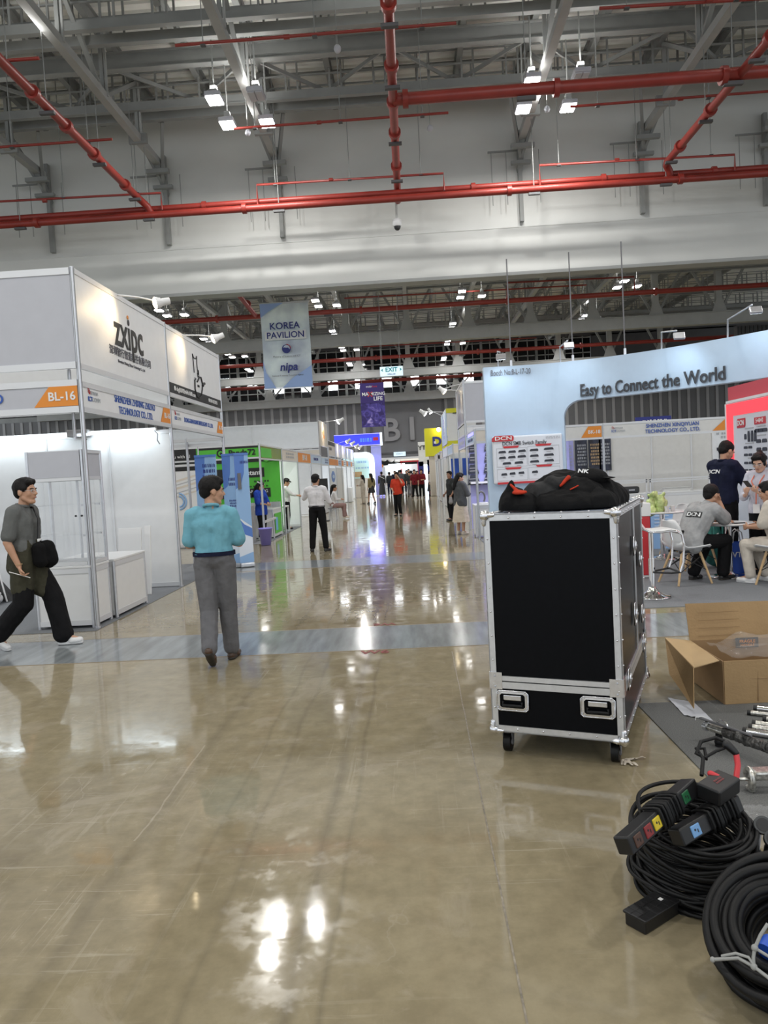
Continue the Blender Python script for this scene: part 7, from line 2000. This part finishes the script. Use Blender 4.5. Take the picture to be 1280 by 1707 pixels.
# 8, 9 -- two women by the arch
person('woman in pale beige trouser suit facing the booth by the glowing arch', (-2.62, 40.2, 0), R(70), 1.52, dict(elL=(-.2, .1, 1.1), wrL=(-.1, .3, 1.1), elR=(.2, .1, 1.1), wrR=(.1, .3, 1.1)), dict(top='beige', legs='beige', hair='long', sleeve=1.7, hem=.1, flare=.04, shoes='beige'), .018, fem=True)
person('woman in khaki top and short black skirt walking beside the glowing arch', (-2.12, 39.4, 0), R(40), 1.58, dict(anL=(-.1, .18, .085), knL=(-.1, .14, .5), toL=(-.1, .32, .03), anR=(.1, -.15, .1), toR=(.1, -.02, .03)), dict(top='khaki', skirt=('black', .62), skirtw=.19, hair='pony', sleeve=1.4, shoes='black'), .018, fem=True)
# 10 -- crowd at the gate
person('person in long black robe with white stripes at the left of the gate crowd', (-2.0, 50.5, 0), R(10), 1.66, {}, dict(top='black', skirt=('black', .12), skirtw=.20, sleeve=1.8, shoes='ledviolet', hair='crop'), .02)
MB().grid(lambda u, v: (.16 * (2 * u - 1), -.135, 1.36 - .18 * u + .03 * v), 6, 1, 'plasticwhite').build('white_stripe', None, bpy.data.objects['person.009'], local=True)
CR = [(-1.55, 53, 1.60, 'char', 'navy', 12, 'dark top, just right of the robed person'), (-1.2, 55, 1.68, 'navy', 'trouser_black', 190, 'navy top, behind the man in red'), (-.75, 54, 1.72, 'jacket_char', 'trouser_black', 20, 'charcoal jacket, left of the middle'), (-.35, 56, 1.66, 'char', 'navy', 185, 'black top, in the middle of the crowd'), (.0, 52, 1.62, 'tee_grey', 'trouser_grey', 30, 'grey top, in the middle of the crowd'), (.25, 58, 1.70, 'navy', 'trouser_black', 0, 'navy top, rear right of the crowd'), (.42, 53.5, 1.58, 'char', 'trouser_grey', 200, 'black top, beside the maroon pair'), (-.2, 59.5, 1.75, 'char', 'trouser_black', 180, 'tall, far behind under the lintel'), (-.95, 59, 1.7, 'trouser_grey', 'trouser_black', 10, 'grey top, far behind at the left under the lintel')]
for x, y, H_, tp, lg, rz_, lb in CR:
    person('distant visitor in the gate crowd, ' + lb, (x, y, 0), R(rz_), H_, dict(elL=(-.22, .05, 1.1), wrL=(-.12, .24, 1.08)) if rz_ % 20 == 0 else {}, dict(top=tp, legs=lg, sleeve=1.7, hem=.08), .024)
person('visitor in dark maroon shirt at the right of the gate crowd, left of a pair', (.18, 43.5, 0), R(170), 1.66, dict(anL=(-.15, 0, .085), anR=(.15, .02, .085)), dict(top='maroon', legs='trouser_black', sleeve=.9, hem=.08), .018)
person('visitor in dark maroon shirt nearest the pale glowing counter', (.58, 44.0, 0), R(185), 1.66, dict(elL=(-.2, .1, 1.1), wrL=(-.05, .22, 1.1)), dict(top='maroon', legs='trouser_black', sleeve=.9, hem=.08, hair='pony'), .018)
o, J, hp = person('visitor carrying a white bag in the middle of the aisle crowd', (-.12, 48, 0), R(165), 1.55, {}, dict(top='char', legs='trouser_grey', sleeve=.9, hem=.05), .02)
# 11-13 right of the aisle
person('woman in white blouse and long black skirt at the far right booths', (1.18, 47.5, 0), R(-120), 1.58, dict(elL=(-.2, .1, 1.1), wrL=(-.1, .25, 1.05)), dict(top='shirt_white', skirt=('black', .30), skirtw=.24, sleeve=1.5, hair='pony'), .018, fem=True)
o, J, hp = person('man in charcoal shirt and black trousers standing at the posts right of the aisle', (1.20, 23.45, 0), R(118), 1.53,
    dict(elL=(-.24, -.02, 1.1), wrL=(-.22, .1, .9), elR=(.22, -.05, 1.1), wrR=(.2, .12, .93), knL=(-.1, .05, .49), anL=(-.11, .07, .085), toL=(-.12, .22, .03)), dict(top='char', legs='trouser_black', sleeve=1.35, hem=.02, face=True, skin='skindark'), .013, (R(25), 0, 0))
mb = MB(); mb.rcone(J['wrL'] + V((0, .04, -.10)), J['wrL'] + V((0, .04, -.22)), .05, .07); extra(o, 'hand_bag', mb, 'grey', vox=.012)
o, J, hp = person('woman in charcoal jacket and cream pleated skirt at the lilac walled booth', (1.16, 18.35, 0), R(-50), 1.49,
    dict(elL=(-.22, .08, 1.12), wrL=(-.12, .26, 1.10), elR=(.22, .08, 1.12), wrR=(.10, .28, 1.12), toL=(-.12, .11, .03)), dict(top='jacket_char', skirt=('skirt_cream', .36), skirtw=.235, sleeve=1.8, hem=.10, loose=.04, hair='pony', shoes='beige', sole='beige', face=True, topname='jacket'), .011, (R(-25), R(-12), 0), fem=True)
# 14 -- seated man in grey
o, J, hp = person('seated man in grey tee with printed back, chin on hand at the low table', (3.46, 9.66, 0), R(-68), 1.72,
    dict(pel=(0, .03, .53), waist=(0, .10, .66), chest=(0, .21, .83), neck=(0, .335, .965), head=(0, .42, 1.085), shL=(-.19, .31, .915), shR=(.19, .29, .905), elR=(.155, .50, .765), wrR=(.045, .50, 1.00), elL=(-.21, .46, .765), wrL=(-.02, .60, .755),
         hiL=(-.095, .02, .51), hiR=(.095, .02, .51), knL=(-.13, .44, .50), knR=(.12, .50, .51), anL=(-.15, .22, .085), anR=(.10, .47, .085), toL=(-.16, .34, .03), toR=(.10, .63, .03)),
    dict(top='tee_grey', legs='trouser_black', sleeve=.78, hem=.02, loose=.032, hair='crop', shoes='leatherblack', belt=None, flare=.03, fold=.009), .009, (R(6), R(-14), 0), {'R': ((-.25, -.25, 1), (0, -1, 0), 1.0), 'L': ((.9, .5, 0), (0, 0, -1), .4)}, build=1.04)
def decal(o, p, n, up, w_, h_, body, size, plate=None):
    """print wrapped onto the clothing: every point is carried onto the cloth along -n"""
    from mathutils.bvhtree import BVHTree
    sh_ = [c for c in o.children if c.name.startswith(('shirt', 'jacket'))][0]
    n = V(n).normalized(); p = V(p); up = V(up); up = (up - n * up.dot(n)).normalized(); rt = up.cross(n)
    tr_ = BVHTree.FromPolygons([v.co for v in sh_.data.vertices], [tuple(q.vertices) for q in sh_.data.polygons])
    def on(x, y, off):
        q = p + rt * x + up * y
        h = tr_.ray_cast(q + n * .6, -n)
        return (h[0] if h[0] else q) + n * off
    par = o
    if plate:
        mb = MB(); mb.grid(lambda u, v: on((u - .5) * w_, (v - .5) * h_, .005), 12, 5, plate); par = mb.build('back_print', None, o, local=True)
    vs, fs = text_poly(body, size, bold=.03, depth=.001, xs=1.4)
    mb = MB(); mb.add([on(v.x, v.y, .008 + v.z) for v in vs], fs, 'white'); mb.build('lettering', None, par, local=True)
decal(o, (.03, .20, .845), (.15, -.95, .25), (0, .25, .95), .23, .075, 'DCN', .068, 'black')
# 15 -- standing man in navy
o, J, hp = person('standing man in navy polo with small printed back holding a tablet', (4.42, 10.80, 0), R(-64), 1.79,
    dict(elL=(-.215, .14, 1.16), wrL=(-.10, .36, 1.21), elR=(.225, .16, 1.13), wrR=(.10, .40, 1.20), head=(0, .055, 1.57), neck=(0, .0, 1.43)), dict(top='navy', legs='trouser_black', sleeve=.92, hem=.03, loose=.024, hair='crop', collar=True), .009, (R(-4), R(-30), 0), {'R': ((-.2, 1, .1), (-.3, 0, 1), .6), 'L': ((.2, 1, .1), (.3, 0, 1), .6)}, build=1.0)
decal(o, (-.06, 0, 1.37), (-.1, -1, .05), (0, .05, 1), .2, .06, 'DCN', .075)
tb = MB(frame((.0, .50, 1.31), (1, 0, 0), (0, .8, .5))); tb.bbox(-.10, .10, -.08, .08, 0, .012, .004, 'dark').box(-.09, .09, -.07, .07, .012, .013, 'panelgrey'); tb.build('tablet', None, o, local=True)
# 16 -- woman with phone
o, J, hp = person('woman in pale shirt with coral lanyard looking at her phone by the red panel', (4.60, 10.05, 0), R(128), 1.60,
    dict(elL=(-.24, .06, 1.10), wrL=(-.08, .27, 1.17), elR=(.24, .05, 1.10), wrR=(.09, .25, 1.15), head=(0, .05, 1.575)), dict(top='shirt_pale', legs='trouser_black', sleeve=1.35, hem=.03, loose=.026, hair='bun', skin='skinlight', flare=.03), .009, (R(6), R(-24), 0), {'L': ((.5, .6, .6), (.3, -.5, .8), .9), 'R': ((-.4, .7, .6), (-.3, -.5, .8), .8)}, fem=True)
MB(frame((.01, .345, 1.215), (1, 0, 0), (0, .8, .6))).bbox(-.035, .035, -.07, .07, 0, .009, .004, 'black').build('phone', None, o, local=True)
mm('coral', (0.75, 0.20, 0.12), .5)
for q in (-1, 1): MB().tube([J['neck'] + V((q * .07, .02, .01)), J['chest'] + V((q * .06, .15, .05)), J['waist'] + V((0, .15, .08)), J['pel'] + V((.0, .16, .05))], .008, 'coral', 6).build('lanyard', None, o, local=True)
MB().bbox(-.045, .045, .15, .158, J['pel'].z - .07, J['pel'].z + .05, .004, 'plasticwhite').build('badge', None, o, local=True)
MB().tube([hp(.078, .0, .012), hp(.055, .09, .014), hp(.012, .105, .010), hp(-.012, .105, .010), hp(-.055, .09, .014), hp(-.078, .0, .012)], .002, 'alu', 5).tube([hp(.031 + .022 * math.cos(a), .104 - .012 * abs(math.cos(a)), .002 + .02 * math.sin(a)) for a in [i * .45 for i in range(14)]], .002, 'alu', 5, True).tube([hp(-.031 + .022 * math.cos(a), .104 - .012 * abs(math.cos(a)), .002 + .02 * math.sin(a)) for a in [i * .45 for i in range(14)]], .002, 'alu', 5, True).build('spectacles', None, o, local=True)
# 17 -- seated in beige at the right edge
person('seated person in beige tee at the right edge with back partly turned', (4.44, 9.22, 0), R(36), 1.66,
    {**SIT, 'neck': (0, .10, 1.0), 'chest': (0, .07, .85), 'head': (0, .15, 1.15), 'knL': (-.12, .40, .49), 'anL': (-.13, .34, .085), 'toL': (-.15, .49, .04), 'knR': (.12, .42, .49), 'anR': (.13, .28, .085), 'toR': (.15, .42, .03)}, dict(top='beige', legs='beige', sleeve=.8, hem=.03, loose=.026, shoes='shoewhite', sole='shoewhite', flare=.02, fold=.010), .0095, (R(10), R(-12), 0))
t = thing('notebook', 'pink notebook lying on the low round table', 'notebook', (3.9, 9.75, .72)); MB().bbox(3.84, 3.98, 9.78, 9.90, .721, .733, .003, 'redsign' if False else 'cream').build('cover', None, t)
t = thing('phone', 'dark flat phone lying on the low round table', 'phone', (4.15, 9.8, .72)); MB().bbox(4.10, 4.26, 9.74, 9.82, .721, .730, .003, 'dark').build('body', None, t)
bpy.data.scenes.remove(_tmp)
